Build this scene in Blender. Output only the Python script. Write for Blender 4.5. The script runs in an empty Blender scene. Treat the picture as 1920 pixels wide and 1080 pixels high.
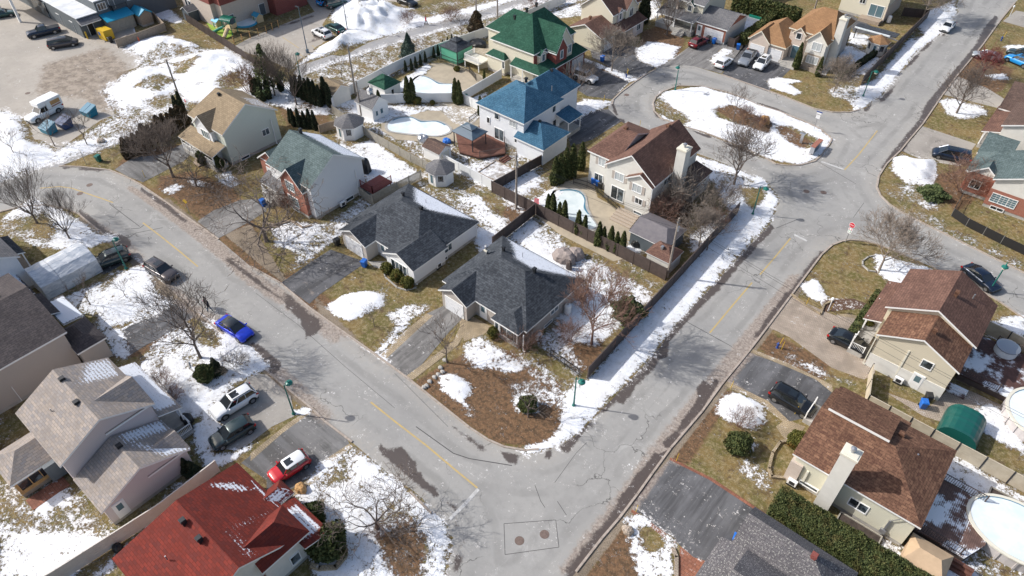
import bpy, bmesh, math, random
import numpy as np
from mathutils import Vector, Matrix, Euler
from mathutils.geometry import delaunay_2d_cdt
R = math.radians
random.seed(7); rng = np.random.default_rng(7)
scene = bpy.context.scene; col = scene.collection

# ---------------------------------------------------------------- camera, sky, sun, exposure
CAMH = 58.0; PITCH = R(43.5); AZ = R(40.25); FPX = 1333.0
cd = bpy.data.cameras.new('camera'); cam = bpy.data.objects.new('camera', cd); col.objects.link(cam)
cd.sensor_width = 36; cd.lens = FPX / 1920 * 36; cd.clip_end = 3000; cd.clip_start = 0.5
cam.location = (0, 0, CAMH); cam.rotation_euler = (math.pi/2 - PITCH, 0, AZ)
scene.camera = cam
scene.render.resolution_x = 1024; scene.render.resolution_y = 576
SUN_EL = R(38); sun_dir = Vector((-math.cos(R(30))*math.cos(SUN_EL), -math.sin(R(30))*math.cos(SUN_EL), math.sin(SUN_EL)))
w = bpy.data.worlds.new("World"); scene.world = w; w.use_nodes = True
nt = w.node_tree; sky = nt.nodes.new('ShaderNodeTexSky'); sky.sky_type = 'NISHITA'; sky.sun_disc = False
sky.sun_elevation = SUN_EL; sky.sun_rotation = math.atan2(sun_dir.x, sun_dir.y)
sky.dust_density = 3.0; sky.air_density = 1.0; sky.ozone_density = 0.8
nt.links.new(sky.outputs[0], nt.nodes['Background'].inputs[0]); nt.nodes['Background'].inputs[1].default_value = 0.15
sl = bpy.data.lights.new('sun', 'SUN'); so = bpy.data.objects.new('sun', sl); col.objects.link(so)
sl.energy = 4.0; sl.angle = R(0.6); sl.color = (1, .972, .93)
so.rotation_euler = sun_dir.to_track_quat('Z', 'Y').to_euler()
scene.view_settings.view_transform = 'Standard'; scene.view_settings.look = 'None'
scene.view_settings.exposure = 0.16; scene.view_settings.gamma = 1

# ---------------------------------------------------------------- surveying: photograph point -> place on the ground (metres)
_ca, _sa = math.cos(AZ), math.sin(AZ); _cp, _sp = math.cos(PITCH), math.sin(PITCH)
def at(px, py, z=0.0):
    u = (px-960)/FPX; v = (540-py)/FPX
    a = u; b = _cp + v*_sp; c = -_sp + v*_cp
    t = (z-CAMH)/c
    return (( _ca*a - _sa*b)*t, (_sa*a + _ca*b)*t)
def P(*pts): return [at(x, y) for x, y in pts]

# ---------------------------------------------------------------- tags
def tag(o, label=None, cat=None, group=None, kind=None):
    if label: o['label'] = label
    if cat: o['category'] = cat
    if group: o['group'] = group
    if kind: o['kind'] = kind
    return o
def thing(name, label, cat, x, y, z=0, rz=0, group=None):
    o = bpy.data.objects.new(name, None); col.objects.link(o); o.location = (x, y, z); o.rotation_euler = (0, 0, rz)
    o.empty_display_size = .2
    return tag(o, label, cat, group)

# ---------------------------------------------------------------- mesh builder
class MB:
    def __init__(s): s.v = []; s.f = []; s.m = []
    def add(s, vs, fs, m=0):
        b = len(s.v); s.v += [tuple(p) for p in vs]; s.f += [tuple(b+i for i in f) for f in fs]; s.m += [m]*len(fs); return s
    def box(s, x0, x1, y0, y1, z0, z1, m=0):
        return s.add([(x0,y0,z0),(x1,y0,z0),(x1,y1,z0),(x0,y1,z0),(x0,y0,z1),(x1,y0,z1),(x1,y1,z1),(x0,y1,z1)],
                     [(0,3,2,1),(4,5,6,7),(0,1,5,4),(1,2,6,5),(2,3,7,6),(3,0,4,7)], m)
    def cbox(s, cx, cy, cz, sx, sy, sz, rz=0, m=0):
        c, n = math.cos(rz), math.sin(rz); vs = []
        for dz in (-1, 1):
            for dx, dy in ((-1,-1),(1,-1),(1,1),(-1,1)):
                x, y = dx*sx/2, dy*sy/2; vs.append((cx+c*x-n*y, cy+n*x+c*y, cz+dz*sz/2))
        return s.add(vs, [(0,3,2,1),(4,5,6,7),(0,1,5,4),(1,2,6,5),(2,3,7,6),(3,0,4,7)], m)
    def prism(s, poly, z0, z1, m=0, top=None):
        n = len(poly); vs = [(x,y,z0) for x,y in poly]+[(x,y,z1) for x,y in poly]
        area = sum(poly[i][0]*poly[(i+1)%n][1]-poly[(i+1)%n][0]*poly[i][1] for i in range(n))
        fs = [tuple(range(n))[::-1], tuple(range(n,2*n))]+[(i,(i+1)%n,n+(i+1)%n,n+i) for i in range(n)]
        if area < 0: fs = [f[::-1] for f in fs]
        s.add(vs, fs, m)
        if top is not None: s.m[-len(fs)+1] = top
        return s
    def tube(s, a, b, r0, r1=None, n=8, m=0, caps=True):
        r1 = r0 if r1 is None else r1; a = Vector(a); b = Vector(b); d = (b-a).normalized()
        t = d.orthogonal().normalized(); u = d.cross(t); vs = []
        for p, r in ((a, r0), (b, r1)):
            for i in range(n):
                g = 2*math.pi*i/n; vs.append(p + t*math.cos(g)*r + u*math.sin(g)*r)
        fs = [(i,(i+1)%n,n+(i+1)%n,n+i) for i in range(n)]
        if caps: fs += [tuple(range(n))[::-1], tuple(range(n,2*n))]
        return s.add(vs, fs, m)
    def path(s, pts, r, n=5, m=0):
        for a, b in zip(pts[:-1], pts[1:]): s.tube(a, b, r, r, n, m)
        return s
    def lathe(s, prof, cx=0, cy=0, n=16, m=0):
        vs = []
        for r, z in prof:
            for i in range(n):
                g = 2*math.pi*i/n; vs.append((cx+r*math.cos(g), cy+r*math.sin(g), z))
        fs = []
        for k in range(len(prof)-1):
            for i in range(n): fs.append((k*n+i, k*n+(i+1)%n, (k+1)*n+(i+1)%n, (k+1)*n+i))
        fs += [tuple(range(n))[::-1], tuple(range((len(prof)-1)*n, len(prof)*n))]
        return s.add(vs, fs, m)
    def build(s, name, mats, parent=None, loc=None, smooth=False, world=True, bevel=0):
        me = bpy.data.meshes.new(name)
        used = sorted({i for f in s.f for i in f})
        if len(used) < len(s.v): mp = {a: b for b, a in enumerate(used)}; s.v = [s.v[i] for i in used]; s.f = [tuple(mp[i] for i in f) for f in s.f]
        V = np.array(s.v, dtype=float).reshape(-1, 3)
        o = bpy.data.objects.new(name, me); col.objects.link(o)
        if parent is not None:
            o.parent = parent
            if world and parent.type == 'EMPTY':
                lp = parent.location; V = V - np.array([lp.x, lp.y, lp.z])
        elif loc is not None:
            V = V - np.array(loc, dtype=float); o.location = loc
        me.from_pydata(V.tolist(), [], s.f)
        if not isinstance(mats, (list, tuple)): mats = [mats]
        for mm in mats: me.materials.append(mm)
        me.polygons.foreach_set('material_index', s.m)
        if smooth: me.polygons.foreach_set('use_smooth', [True]*len(s.f))
        autouv(me); me.update()
        if bevel:
            b = o.modifiers.new('b', 'BEVEL'); b.width = bevel; b.segments = 2; b.limit_method = 'ANGLE'
        return o
def autouv(me):
    nl = len(me.loops)
    if not nl: return
    uv = me.uv_layers.new(name='UVMap'); n = len(me.polygons)
    N = np.empty(n*3); me.polygons.foreach_get('normal', N); N = N.reshape(-1, 3)
    tot = np.empty(n, dtype=int); me.polygons.foreach_get('loop_total', tot)
    vi = np.empty(nl, dtype=int); me.loops.foreach_get('vertex_index', vi)
    co = np.empty(len(me.vertices)*3); me.vertices.foreach_get('co', co); co = co.reshape(-1, 3)
    T = np.stack([-N[:,1], N[:,0], np.zeros(n)], 1); L = np.linalg.norm(T, axis=1); flat = L < .02
    T[flat] = (1, 0, 0); L[flat] = 1; T /= L[:,None]; B = np.cross(N, T)
    T = np.repeat(T, tot, 0); B = np.repeat(B, tot, 0); p = co[vi]
    uv.data.foreach_set('uv', np.stack([(p*T).sum(1), (p*B).sum(1)], 1).ravel())

# ---------------------------------------------------------------- materials
def mat(name, rgb, rough=.7, metal=0, spec=None, alpha=None):
    m = bpy.data.materials.new(name); m.use_nodes = True; b = m.node_tree.nodes['Principled BSDF']
    b.inputs['Base Color'].default_value = (*rgb, 1); b.inputs['Roughness'].default_value = rough; b.inputs['Metallic'].default_value = metal
    if spec is not None: b.inputs['Specular IOR Level'].default_value = spec
    return m
class NT:
    def __init__(s, m): s.t = m.node_tree; s.b = s.t.nodes['Principled BSDF']
    def n(s, ty, **kw):
        nd = s.t.nodes.new(ty)
        for k, v in kw.items(): setattr(nd, k, v)
        return nd
    def l(s, a, b): s.t.links.new(a, b)
    def val(s, x, sock):
        if isinstance(x, (int, float)): sock.default_value = x
        elif isinstance(x, tuple): sock.default_value = (*x, 1) if len(x) == 3 and sock.type == 'RGBA' else x
        else: s.l(x, sock)
    def noise(s, scale, detail=3, rough=.6, vec=None, dist=0):
        nd = s.n('ShaderNodeTexNoise'); nd.inputs['Scale'].default_value = scale; nd.inputs['Detail'].default_value = detail
        nd.inputs['Roughness'].default_value = rough; nd.inputs['Distortion'].default_value = dist
        if vec is not None: s.l(vec, nd.inputs['Vector'])
        return nd.outputs['Fac']
    def math(s, op, a, b=0.0, clamp=False):
        nd = s.n('ShaderNodeMath', operation=op, use_clamp=clamp); s.val(a, nd.inputs[0]); s.val(b, nd.inputs[1]); return nd.outputs[0]
    def mix(s, f, a, b, bt='MIX'):
        nd = s.n('ShaderNodeMix', data_type='RGBA', blend_type=bt); s.val(f, nd.inputs[0]); s.val(a, nd.inputs[6]); s.val(b, nd.inputs[7]); return nd.outputs[2]
    def rng(s, x, a, b, c=0.0, d=1.0):
        nd = s.n('ShaderNodeMapRange'); nd.interpolation_type = 'SMOOTHSTEP'; s.val(x, nd.inputs[0])
        for i, q in enumerate((a, b, c, d)): nd.inputs[i+1].default_value = q
        return nd.outputs[0]
    def attr(s, name):
        nd = s.n('ShaderNodeAttribute'); nd.attribute_name = name; return nd.outputs['Fac']
    def obj(s, scale=(1,1,1), rot=0):
        tc = s.n('ShaderNodeTexCoord'); mp = s.n('ShaderNodeMapping'); s.l(tc.outputs['Object'], mp.inputs[0])
        mp.inputs['Scale'].default_value = scale; mp.inputs['Rotation'].default_value = (0, 0, rot); return mp.outputs[0]
    def uv(s, scale=(1,1,1)):
        tc = s.n('ShaderNodeTexCoord'); mp = s.n('ShaderNodeMapping'); s.l(tc.outputs['UV'], mp.inputs[0])
        mp.inputs['Scale'].default_value = scale; return mp.outputs[0]
    def color(s, x): s.val(x, s.b.inputs['Base Color'])
    def bump(s, h, dist=.02, strength=.6):
        nd = s.n('ShaderNodeBump'); nd.inputs['Strength'].default_value = strength; nd.inputs['Distance'].default_value = dist
        s.l(h, nd.inputs['Height']); s.l(nd.outputs[0], s.b.inputs['Normal'])
def c8(r, g, b):
    f = lambda c: ((c/255)/12.92 if c/255 <= .04045 else ((c/255+.055)/1.055)**2.4)
    return (f(r), f(g), f(b))
def dark(c, k): return tuple(x*k for x in c)

def snow_over(t, base, vec, amt='snow'):
    """snow where the attribute says it lies, broken up by noise at its edges, greyer and wetter where it is thin"""
    s = t.attr(amt)
    n1 = t.noise(2.3, 6, .82, vec); n2 = t.noise(.5, 3, .6, vec); n3 = t.noise(8, 3, .7, vec)
    n = t.math('ADD', t.math('ADD', t.math('MULTIPLY', n1, .55), t.math('MULTIPLY', n2, .25)), t.math('MULTIPLY', n3, .2))
    k = t.math('SUBTRACT', s, t.math('SUBTRACT', t.math('MULTIPLY', n, 5.2), 2.14))
    m = t.rng(k, -.16, .14)
    dirty = t.noise(.8, 5, .75, vec)
    sc = t.mix(t.rng(dirty, .38, .72), (.80, .82, .855), (.66, .655, .65))
    sc = t.mix(t.rng(k, .02, .22), (.50, .47, .44), sc)
    spk = t.rng(t.noise(6.5, 3, .7, vec), .60, .70)
    sc = t.mix(t.math('MULTIPLY', spk, .5), sc, (.24, .19, .14))
    return t.mix(m, base, sc), m

# ground: winter lawn, leaf litter, bare dirt and snow
def ground_mat():
    m = mat('ground', (.2,.16,.08), .95, spec=.2); t = NT(m); v = t.obj()
    a = t.noise(.35, 4, .6, v); b = t.noise(2.2, 5, .7, v); c = t.noise(9, 3, .7, v)
    g = t.mix(t.rng(a, .40, .60), (.225, .155, .060), (.125, .112, .032))
    g = t.mix(t.rng(b, .42, .66), g, (.330, .265, .150)); g = t.mix(t.rng(t.noise(.8, 5, .75, v), .52, .66), g, (.115, .075, .045))
    br = t.mix(t.rng(b, .35, .65), (.085, .052, .034), (.235, .130, .072)); br = t.mix(t.rng(t.noise(5, 3, .8, v), .58, .66), br, (.33,.22,.14))
    g = t.mix(t.rng(t.math('ADD', t.attr('brown'), t.math('MULTIPLY', t.math('SUBTRACT', b, .5), .9)), .3, .7), g, br)
    di = t.mix(t.rng(a, .3, .7), (.30, .245, .19), (.20, .16, .125))
    g = t.mix(t.rng(t.math('ADD', t.attr('dirt'), t.math('MULTIPLY', t.math('SUBTRACT', b, .5), .6)), .4, .6), g, di)
    g = t.mix(t.math('MULTIPLY', t.rng(c, .4, .65), .6), g, dark((.09,.075,.04), 1))
    k, mk = snow_over(t, g, v); t.color(k)
    h = t.math('ADD', t.math('MULTIPLY', b, .7), t.math('MULTIPLY', mk, 1.0)); h = t.math('ADD', h, t.math('MULTIPLY', c, .4))
    t.bump(h, .12, .7); return m
def asphalt_mat(name, c1, c2, streak=0, rot=0, wetty=True):
    m = mat(name, c1, .85, spec=.25); t = NT(m); v = t.obj()
    a = t.noise(.12, 4, .6, v); b = t.noise(1.2, 6, .75, v); c = t.noise(14, 2, .6, v)
    k = t.mix(t.rng(a, .3, .7), c1, c2)
    if streak < 0: k = t.mix(t.rng(t.noise(.3, 6, .75, v, .5), .55, .75), k, dark(c1, .6))
    elif streak:
        sv = t.obj((.12, 1.3, 1) if streak == 1 else (1.3, .12, 1)); s = t.noise(.7, 5, .65, sv)
        k = t.mix(t.rng(s, .40, .62), k, dark(c1, .45)); k = t.mix(t.math('MULTIPLY', t.rng(t.noise(.35, 5, .7, v), .5, .75), .5), k, dark(c1, 1.6))
    else:
        e = t.math('ADD', t.attr('edge'), t.math('MULTIPLY', t.math('SUBTRACT', t.noise(.22, 4, .6, v), .5), 1.3))   # metres from the kerb: wheel tracks and sand run along it
        sn = t.n('ShaderNodeMath', operation='SINE'); t.l(t.math('MULTIPLY', e, 3.1), sn.inputs[0])
        k = t.mix(t.math('MULTIPLY', t.math('MULTIPLY', t.rng(sn.outputs[0], -.1, .9), t.rng(t.noise(.15, 4, .6, v), .35, .6)), .55), k, dark(c1, .62))
        sand = t.math('MULTIPLY', t.rng(e, 2.6, .6), t.rng(b, .35, .6)); k = t.mix(t.math('MULTIPLY', sand, .45), k, (.46, .425, .375))
        salt = t.rng(t.noise(.35, 6, .8, v, .8), .56, .70); k = t.mix(t.math('MULTIPLY', salt, .40), k, (.52, .51, .495))
        cr = t.n('ShaderNodeTexVoronoi', feature='DISTANCE_TO_EDGE'); cr.inputs['Scale'].default_value = .16; wv = t.n('ShaderNodeVectorMath', operation='ADD'); t.l(v, wv.inputs[0])
        nc = t.n('ShaderNodeTexNoise'); nc.inputs['Scale'].default_value = .5; nc.inputs['Detail'].default_value = 5; t.l(v, nc.inputs['Vector']); sc_ = t.n('ShaderNodeVectorMath', operation='SCALE'); sc_.inputs['Scale'].default_value = 3.2; t.l(nc.outputs['Color'], sc_.inputs[0]); t.l(sc_.outputs[0], wv.inputs[1]); t.l(wv.outputs[0], cr.inputs['Vector'])
        ck = t.math('MULTIPLY', t.rng(cr.outputs['Distance'], .008, .002), t.rng(t.noise(.1, 2, .5, v), .48, .58)); k = t.mix(t.math('MULTIPLY', ck, .75), k, (.05, .047, .045))
    k = t.mix(t.math('MULTIPLY', t.rng(b, .45, .75), .4), k, dark(c1, .62))
    k = t.mix(t.math('MULTIPLY', c, .25), k, dark(c1, .55))
    if wetty:
        dr = t.rng(t.math('ADD', t.attr('dirt'), t.math('MULTIPLY', t.math('SUBTRACT', b, .5), 1.1)), .35, .75)
        k = t.mix(t.math('MULTIPLY', dr, .85), k, t.mix(t.rng(t.noise(3.5 if streak >= 0 else .7, 5, .75, v), .38, .62), (.20, .155, .13) if streak >= 0 else (.17, .135, .105), (.37, .32, .275) if streak >= 0 else (.34, .285, .23)))
        wt = t.rng(t.math('ADD', t.attr('wet'), t.math('ADD', t.math('MULTIPLY', t.math('SUBTRACT', t.noise(.8, 4, .65, v), .5), .8), t.math('MULTIPLY', t.math('SUBTRACT', t.noise(4, 4, .7, v), .5), .5))), .40, .66)
        k = t.mix(t.math('MULTIPLY', wt, .93), k, (.075, .060, .055))
        t.l(t.math('SUBTRACT', .85, t.math('MULTIPLY', wt, .4)), t.b.inputs['Roughness'])
        k, mk = snow_over(t, k, v)
    t.color(k); t.bump(t.math('ADD', c, b), .02, .5); return m
def shingle_mat(name, c1, c2, dk=.5, snowy=True, speck=None):
    m = mat(name, c1, .9, spec=.2); t = NT(m); v = t.uv()
    br = t.n('ShaderNodeTexBrick'); t.l(v, br.inputs['Vector']); br.offset = .5
    br.inputs['Scale'].default_value = 1; br.inputs['Brick Width'].default_value = .5; br.inputs['Row Height'].default_value = .25
    br.inputs['Mortar Size'].default_value = .022; br.inputs['Mortar Smooth'].default_value = .5; br.inputs['Bias'].default_value = -.1
    br.inputs['Color1'].default_value = (*c1, 1); br.inputs['Color2'].default_value = (*c2, 1); br.inputs['Mortar'].default_value = (*dark(c1, dk), 1)
    k = br.outputs['Color']
    n = t.noise(.45, 4, .6, v); n2 = t.noise(3.2, 3, .7, v)
    k = t.mix(t.math('MULTIPLY', t.rng(n, .38, .64), .55), k, dark(c1, .60)); k = t.mix(t.math('MULTIPLY', t.rng(n2, .45, .7), .4), k, dark(c2, 1.35))
    if speck: k = t.mix(t.rng(t.noise(8, 0, .4, v), .62, .70), k, speck)
    if snowy:
        sv = t.uv((1, 1.4, 1)); s = t.attr('snow'); nn = t.noise(4.5, 5, .8, sv); row = t.n('ShaderNodeTexWave', bands_direction='Y'); t.l(v, row.inputs[0])
        row.inputs['Scale'].default_value = .95; row.inputs['Distortion'].default_value = 1.2
        q = t.math('SUBTRACT', s, t.math('ADD', t.math('MULTIPLY', nn, 2.6), t.math('MULTIPLY', row.outputs['Fac'], .30)))
        k = t.mix(t.rng(q, -.62, -.40), k, (.70, .73, .79))
    t.color(k); t.bump(t.math('ADD', br.outputs['Fac'], n2), .02, -.5); return m
def siding_mat(name, c, step=.2):
    m = mat(name, c, .6); t = NT(m); v = t.uv(); sx = t.n('ShaderNodeSeparateXYZ'); t.l(v, sx.inputs[0])
    f = t.math('FRACT', t.math('DIVIDE', sx.outputs[1], step)); k = t.mix(t.math('MULTIPLY', t.rng(f, .78, 1.0), .35), c, dark(c, .6))
    k = t.mix(t.math('MULTIPLY', t.noise(.8, 4, .6, v), .18), k, dark(c, .7)); t.color(k); t.bump(f, .02, .4); return m
def brick_mat(name, c1, c2, mo, bw=.25, rh=.085, ms=.012):
    m = mat(name, c1, .85); t = NT(m); br = t.n('ShaderNodeTexBrick'); t.l(t.uv(), br.inputs['Vector'])
    for k, q in (('Scale',1),('Brick Width',bw),('Row Height',rh),('Mortar Size',ms)): br.inputs[k].default_value = q
    br.inputs['Color1'].default_value = (*c1,1); br.inputs['Color2'].default_value = (*c2,1); br.inputs['Mortar'].default_value = (*mo,1)
    k = t.mix(t.math('MULTIPLY', t.noise(1.5, 4, .6, t.uv()), .4), br.outputs['Color'], dark(c1, .6)); t.color(k); return m
def noisy(name, c1, c2, scale=3, rough=.8, metal=0, bump=0):
    m = mat(name, c1, rough, metal); t = NT(m); n = t.noise(scale, 4, .65, t.obj()); t.color(t.mix(t.rng(n, .3, .7), c1, c2))
    if bump: t.bump(n, bump, .6)
    return m
def plank_mat(name, c, w=.14, axis=0, snow=False):
    m = mat(name, c, .75); t = NT(m); v = t.obj(); sx = t.n('ShaderNodeSeparateXYZ'); t.l(v, sx.inputs[0])
    f = t.math('FRACT', t.math('DIVIDE', sx.outputs[axis], w)); fl = t.math('FLOOR', t.math('DIVIDE', sx.outputs[axis], w))
    k = t.mix(t.rng(t.noise(1.7, 3, .6, v), .3, .7), c, dark(c, .6)); k = t.mix(t.math('MULTIPLY', t.math('LESS_THAN', f, .12), .8), k, dark(c, .25))
    if snow:
        n = t.noise(.35, 4, .7, t.obj((1, 1, 1))); s2 = t.math('ADD', n, t.math('MULTIPLY', f, .06)); k = t.mix(t.rng(s2, .54, .62), k, (.74,.77,.82))
    t.color(k); return m
def leaf_mat(name, c1, c2, c3=None):
    m = mat(name, c1, .75, spec=.25); t = NT(m); g = t.n('ShaderNodeNewGeometry'); r = g.outputs['Random Per Island']
    k = t.mix(r, c1, c2)
    if c3: k = t.mix(t.rng(t.noise(1.1, 3, .6, t.obj()), .5, .7), k, c3)
    t.color(k); return m
M = {}
M['ground'] = ground_mat()
M['road'] = asphalt_mat('road_asphalt', (.36,.352,.335), (.29,.285,.275))
M['lot'] = asphalt_mat('lot_asphalt', (.44,.40,.35), (.36,.33,.29), -1)
M['path'] = asphalt_mat('path_asphalt', (.33,.33,.34), (.27,.275,.29))
M['drive_dark'] = asphalt_mat('driveway_dark', (.15,.15,.157), (.10,.10,.107), 2)
M['drive_grey'] = asphalt_mat('driveway_grey', (.26,.25,.24), (.20,.195,.19), 2)
M['drive_x'] = asphalt_mat('driveway_along', (.21,.205,.20), (.14,.14,.145), 1)
M['drive_tan'] = asphalt_mat('driveway_tan', (.36,.335,.30), (.30,.275,.25))
M['mulch'] = asphalt_mat('mulch', (.13,.075,.05), (.09,.055,.04), -1)
M['kerb'] = noisy('kerb_concrete', (.42,.36,.31), (.30,.25,.21), 2.5, .9)
M['concrete'] = noisy('concrete', (.42,.40,.37), (.30,.29,.27), 1.5, .9)
M['yellow'] = noisy('line_yellow', (.50,.36,.12), (.40,.31,.16), 3, .8)
M['whiteline'] = noisy('line_white', (.55,.55,.54), (.38,.37,.36), 2, .8)
def paver(name, c1, c2, bw=.3, rh=.2):
    m = mat(name, c1, .85); t = NT(m); br = t.n('ShaderNodeTexBrick'); t.l(t.uv(), br.inputs['Vector'])
    for k, q in (('Scale',1),('Brick Width',bw),('Row Height',rh),('Mortar Size',.018)): br.inputs[k].default_value = q
    br.inputs['Color1'].default_value = (*c1,1); br.inputs['Color2'].default_value = (*c2,1); br.inputs['Mortar'].default_value = (*dark(c1,.4),1)
    n = t.noise(.5, 4, .65, t.obj()); k = t.mix(t.math('MULTIPLY', t.rng(n, .4, .65), .6), br.outputs['Color'], dark(c2, .45))
    k, mk = snow_over(t, k, t.obj()); t.color(k); return m
M['paver_tan'] = paver('paver_tan', (.43,.34,.22), (.34,.27,.18))
M['paver_big'] = paver('paver_slab', (.44,.38,.28), (.38,.33,.25), .6, .6)
M['paver_brown'] = paver('paver_brown', (.38,.31,.25), (.43,.36,.29))
M['paver_red'] = paver('paver_red', (.33,.135,.08), (.27,.11,.07), .4, .3)
M['stamped'] = noisy('stamped_concrete', (.43,.365,.27), (.33,.285,.215), .5, .8)
G8 = c8
M['sh_char'] = shingle_mat('shingle_charcoal', (.040,.046,.056), (.088,.098,.112))
M['sh_teal'] = shingle_mat('shingle_greengrey', (.085,.118,.12), (.13,.17,.172))
M['sh_brown'] = shingle_mat('shingle_brown', (.125,.070,.056), (.185,.105,.08))
M['sh_brown2'] = shingle_mat('shingle_redbrown', (.115,.058,.040), (.235,.13,.082))
M['sh_dbrown'] = shingle_mat('shingle_darkbrown', (.105,.072,.062), (.15,.10,.08))
M['sh_tan'] = shingle_mat('shingle_tan', (.32,.25,.165), (.225,.172,.115))
M['sh_orange'] = shingle_mat('shingle_orange', (.32,.185,.095), (.25,.14,.075))
M['sh_grey'] = shingle_mat('shingle_grey', (.14,.14,.15), (.185,.18,.18))
M['sh_mix'] = shingle_mat('shingle_greytan', (.37,.315,.27), (.22,.21,.215))
M['sh_speck'] = shingle_mat('shingle_speckled', (.115,.11,.118), (.15,.14,.145), speck=(.27,.265,.25))
M['sh_black'] = shingle_mat('shingle_nearblack', (.065,.057,.06), (.10,.085,.083))
M['sh_green'] = shingle_mat('shingle_green', (.018,.068,.045), (.035,.105,.07), .6)
M['sh_blue'] = shingle_mat('shingle_blue', (.040,.115,.19), (.07,.165,.25), .4)
M['sh_red'] = shingle_mat('shingle_red', (.205,.036,.025), (.105,.028,.025), .5)
M['sd_white'] = siding_mat('siding_white', (.72,.73,.74))
M['sd_cream'] = siding_mat('siding_cream', (.66,.62,.50))
M['sd_beige'] = siding_mat('siding_beige', (.60,.54,.42))
M['sd_yellow'] = siding_mat('siding_paleyellow', (.62,.60,.48))
M['sd_greige'] = siding_mat('siding_greige', (.50,.46,.42))
M['sd_pink'] = siding_mat('siding_pink', (.60,.53,.52))
M['sd_taupe'] = siding_mat('siding_taupe', (.44,.39,.35))
M['sd_sage'] = siding_mat('siding_sage', (.60,.64,.57))
M['sd_grey'] = siding_mat('siding_darkgrey', (.105,.125,.14))
M['stucco'] = noisy('stucco_white', (.72,.74,.76), (.66,.68,.71), 1.2, .8)
M['stucco_cream'] = noisy('stucco_cream', (.66,.645,.60), (.61,.595,.55), 1.2, .8)
M['brick_red'] = brick_mat('brick_red', (.34,.10,.055), (.28,.08,.05), (.38,.25,.2))
M['brick_tan'] = brick_mat('brick_tan', (.42,.34,.26), (.36,.29,.22), (.45,.4,.34))
M['brick_pale'] = brick_mat('brick_pale', (.58,.49,.42), (.50,.40,.33), (.55,.5,.45))
M['brick_dred'] = brick_mat('brick_darkred', (.24,.045,.035), (.19,.04,.035), (.25,.12,.1))
M['brick_grey'] = brick_mat('brick_taupe', (.42,.375,.34), (.36,.325,.295), (.45,.42,.39))
M['trim'] = mat('trim_white', (.78,.78,.77), .5)
M['trim_cream'] = mat('trim_cream', (.68,.65,.55), .5)
M['trim_dark'] = mat('trim_dark', (.03,.03,.035), .5)
M['black'] = mat('black_plastic', (.012,.013,.015), .45)
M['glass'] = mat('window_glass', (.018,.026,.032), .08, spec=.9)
_t = NT(M['glass']); _t.color(_t.mix(_t.rng(_t.noise(.8, 3, .6, _t.obj()), .45, .62), (.018,.026,.032), (.13,.16,.18)))  # paler noise patches painted into the glass colour as reflections and curtains
M['glass_blue'] = mat('window_glass_blue', (.10,.17,.20), .1, spec=.9)
M['curtain'] = mat('window_curtain', (.42,.45,.46), .25, spec=.8)
M['gdoor'] = siding_mat('garage_door_white', (.72,.73,.75), .5)
M['vent'] = mat('roof_vent_black', (.02,.022,.025), .4)
M['metal'] = mat('galvanised_metal', (.42,.43,.45), .35, .7)
M['wood'] = noisy('weathered_wood', (.27,.21,.16), (.36,.29,.22), 4, .85)
M['woodgrey'] = noisy('grey_wood', (.40,.37,.31), (.31,.29,.25), 3, .85)
M['woodnew'] = noisy('new_wood', (.52,.30,.12), (.42,.24,.10), 3, .8)
M['poolsnow'] = noisy('snowy_pool_cover', (.76,.79,.81), (.60,.69,.72), .45, .6)
M['poolice'] = noisy('icy_pool_cover', (.68,.73,.73), (.54,.62,.63), .5, .5)
M['poolblue'] = mat('pool_liner_blue', (.06,.19,.28), .4)
M['bark'] = noisy('bark', (.185,.145,.12), (.11,.088,.075), 6, .9)
M['bark_light'] = noisy('bark_light', (.30,.25,.205), (.20,.165,.14), 6, .9)
M['bark_red'] = noisy('twigs_reddish', (.25,.15,.11), (.17,.10,.08), 6, .9)
M['bark_crim'] = noisy('twigs_crimson', (.19,.045,.04), (.12,.035,.035), 6, .9)
M['cedar'] = leaf_mat('cedar_leaves', (.038,.058,.02), (.105,.115,.038), (.10,.085,.03))
M['cedar_brown'] = leaf_mat('cedar_leaves_brown', (.055,.045,.028), (.10,.072,.04), (.13,.08,.045))
M['cedar_dark'] = leaf_mat('dark_evergreen', (.022,.034,.02), (.065,.075,.035), (.085,.07,.04))
M['pine'] = leaf_mat('pine_needles', (.055,.085,.035), (.12,.14,.055))
M['spruce'] = leaf_mat('blue_spruce_needles', (.05,.085,.07), (.10,.14,.115))
M['boxwood'] = leaf_mat('boxwood_leaves', (.07,.08,.022), (.16,.15,.035), (.20,.12,.03))
M['deadleaf'] = leaf_mat('dead_leaves', (.22,.105,.05), (.14,.07,.04))
M['tyre'] = mat('tyre', (.018,.018,.02), .8); M['rim'] = mat('rim', (.35,.36,.38), .3, .8)
M['lampg'] = mat('lamp_green', (.012,.14,.115), .4); M['headl'] = mat('headlight', (.6,.62,.65), .1, .3); M['taill'] = mat('taillight', (.42,.015,.012), .2)
M['carglass'] = mat('car_glass', (.012,.016,.019), .05, spec=1.0)
# ---------------------------------------------------------------- what lies on the ground: (layer, value, feather m, outline surveyed from the photograph)
LAY = []
def lay(ch, val, fe, *pts): LAY.append((ch, val, fe, np.array(P(*pts))))
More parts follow.
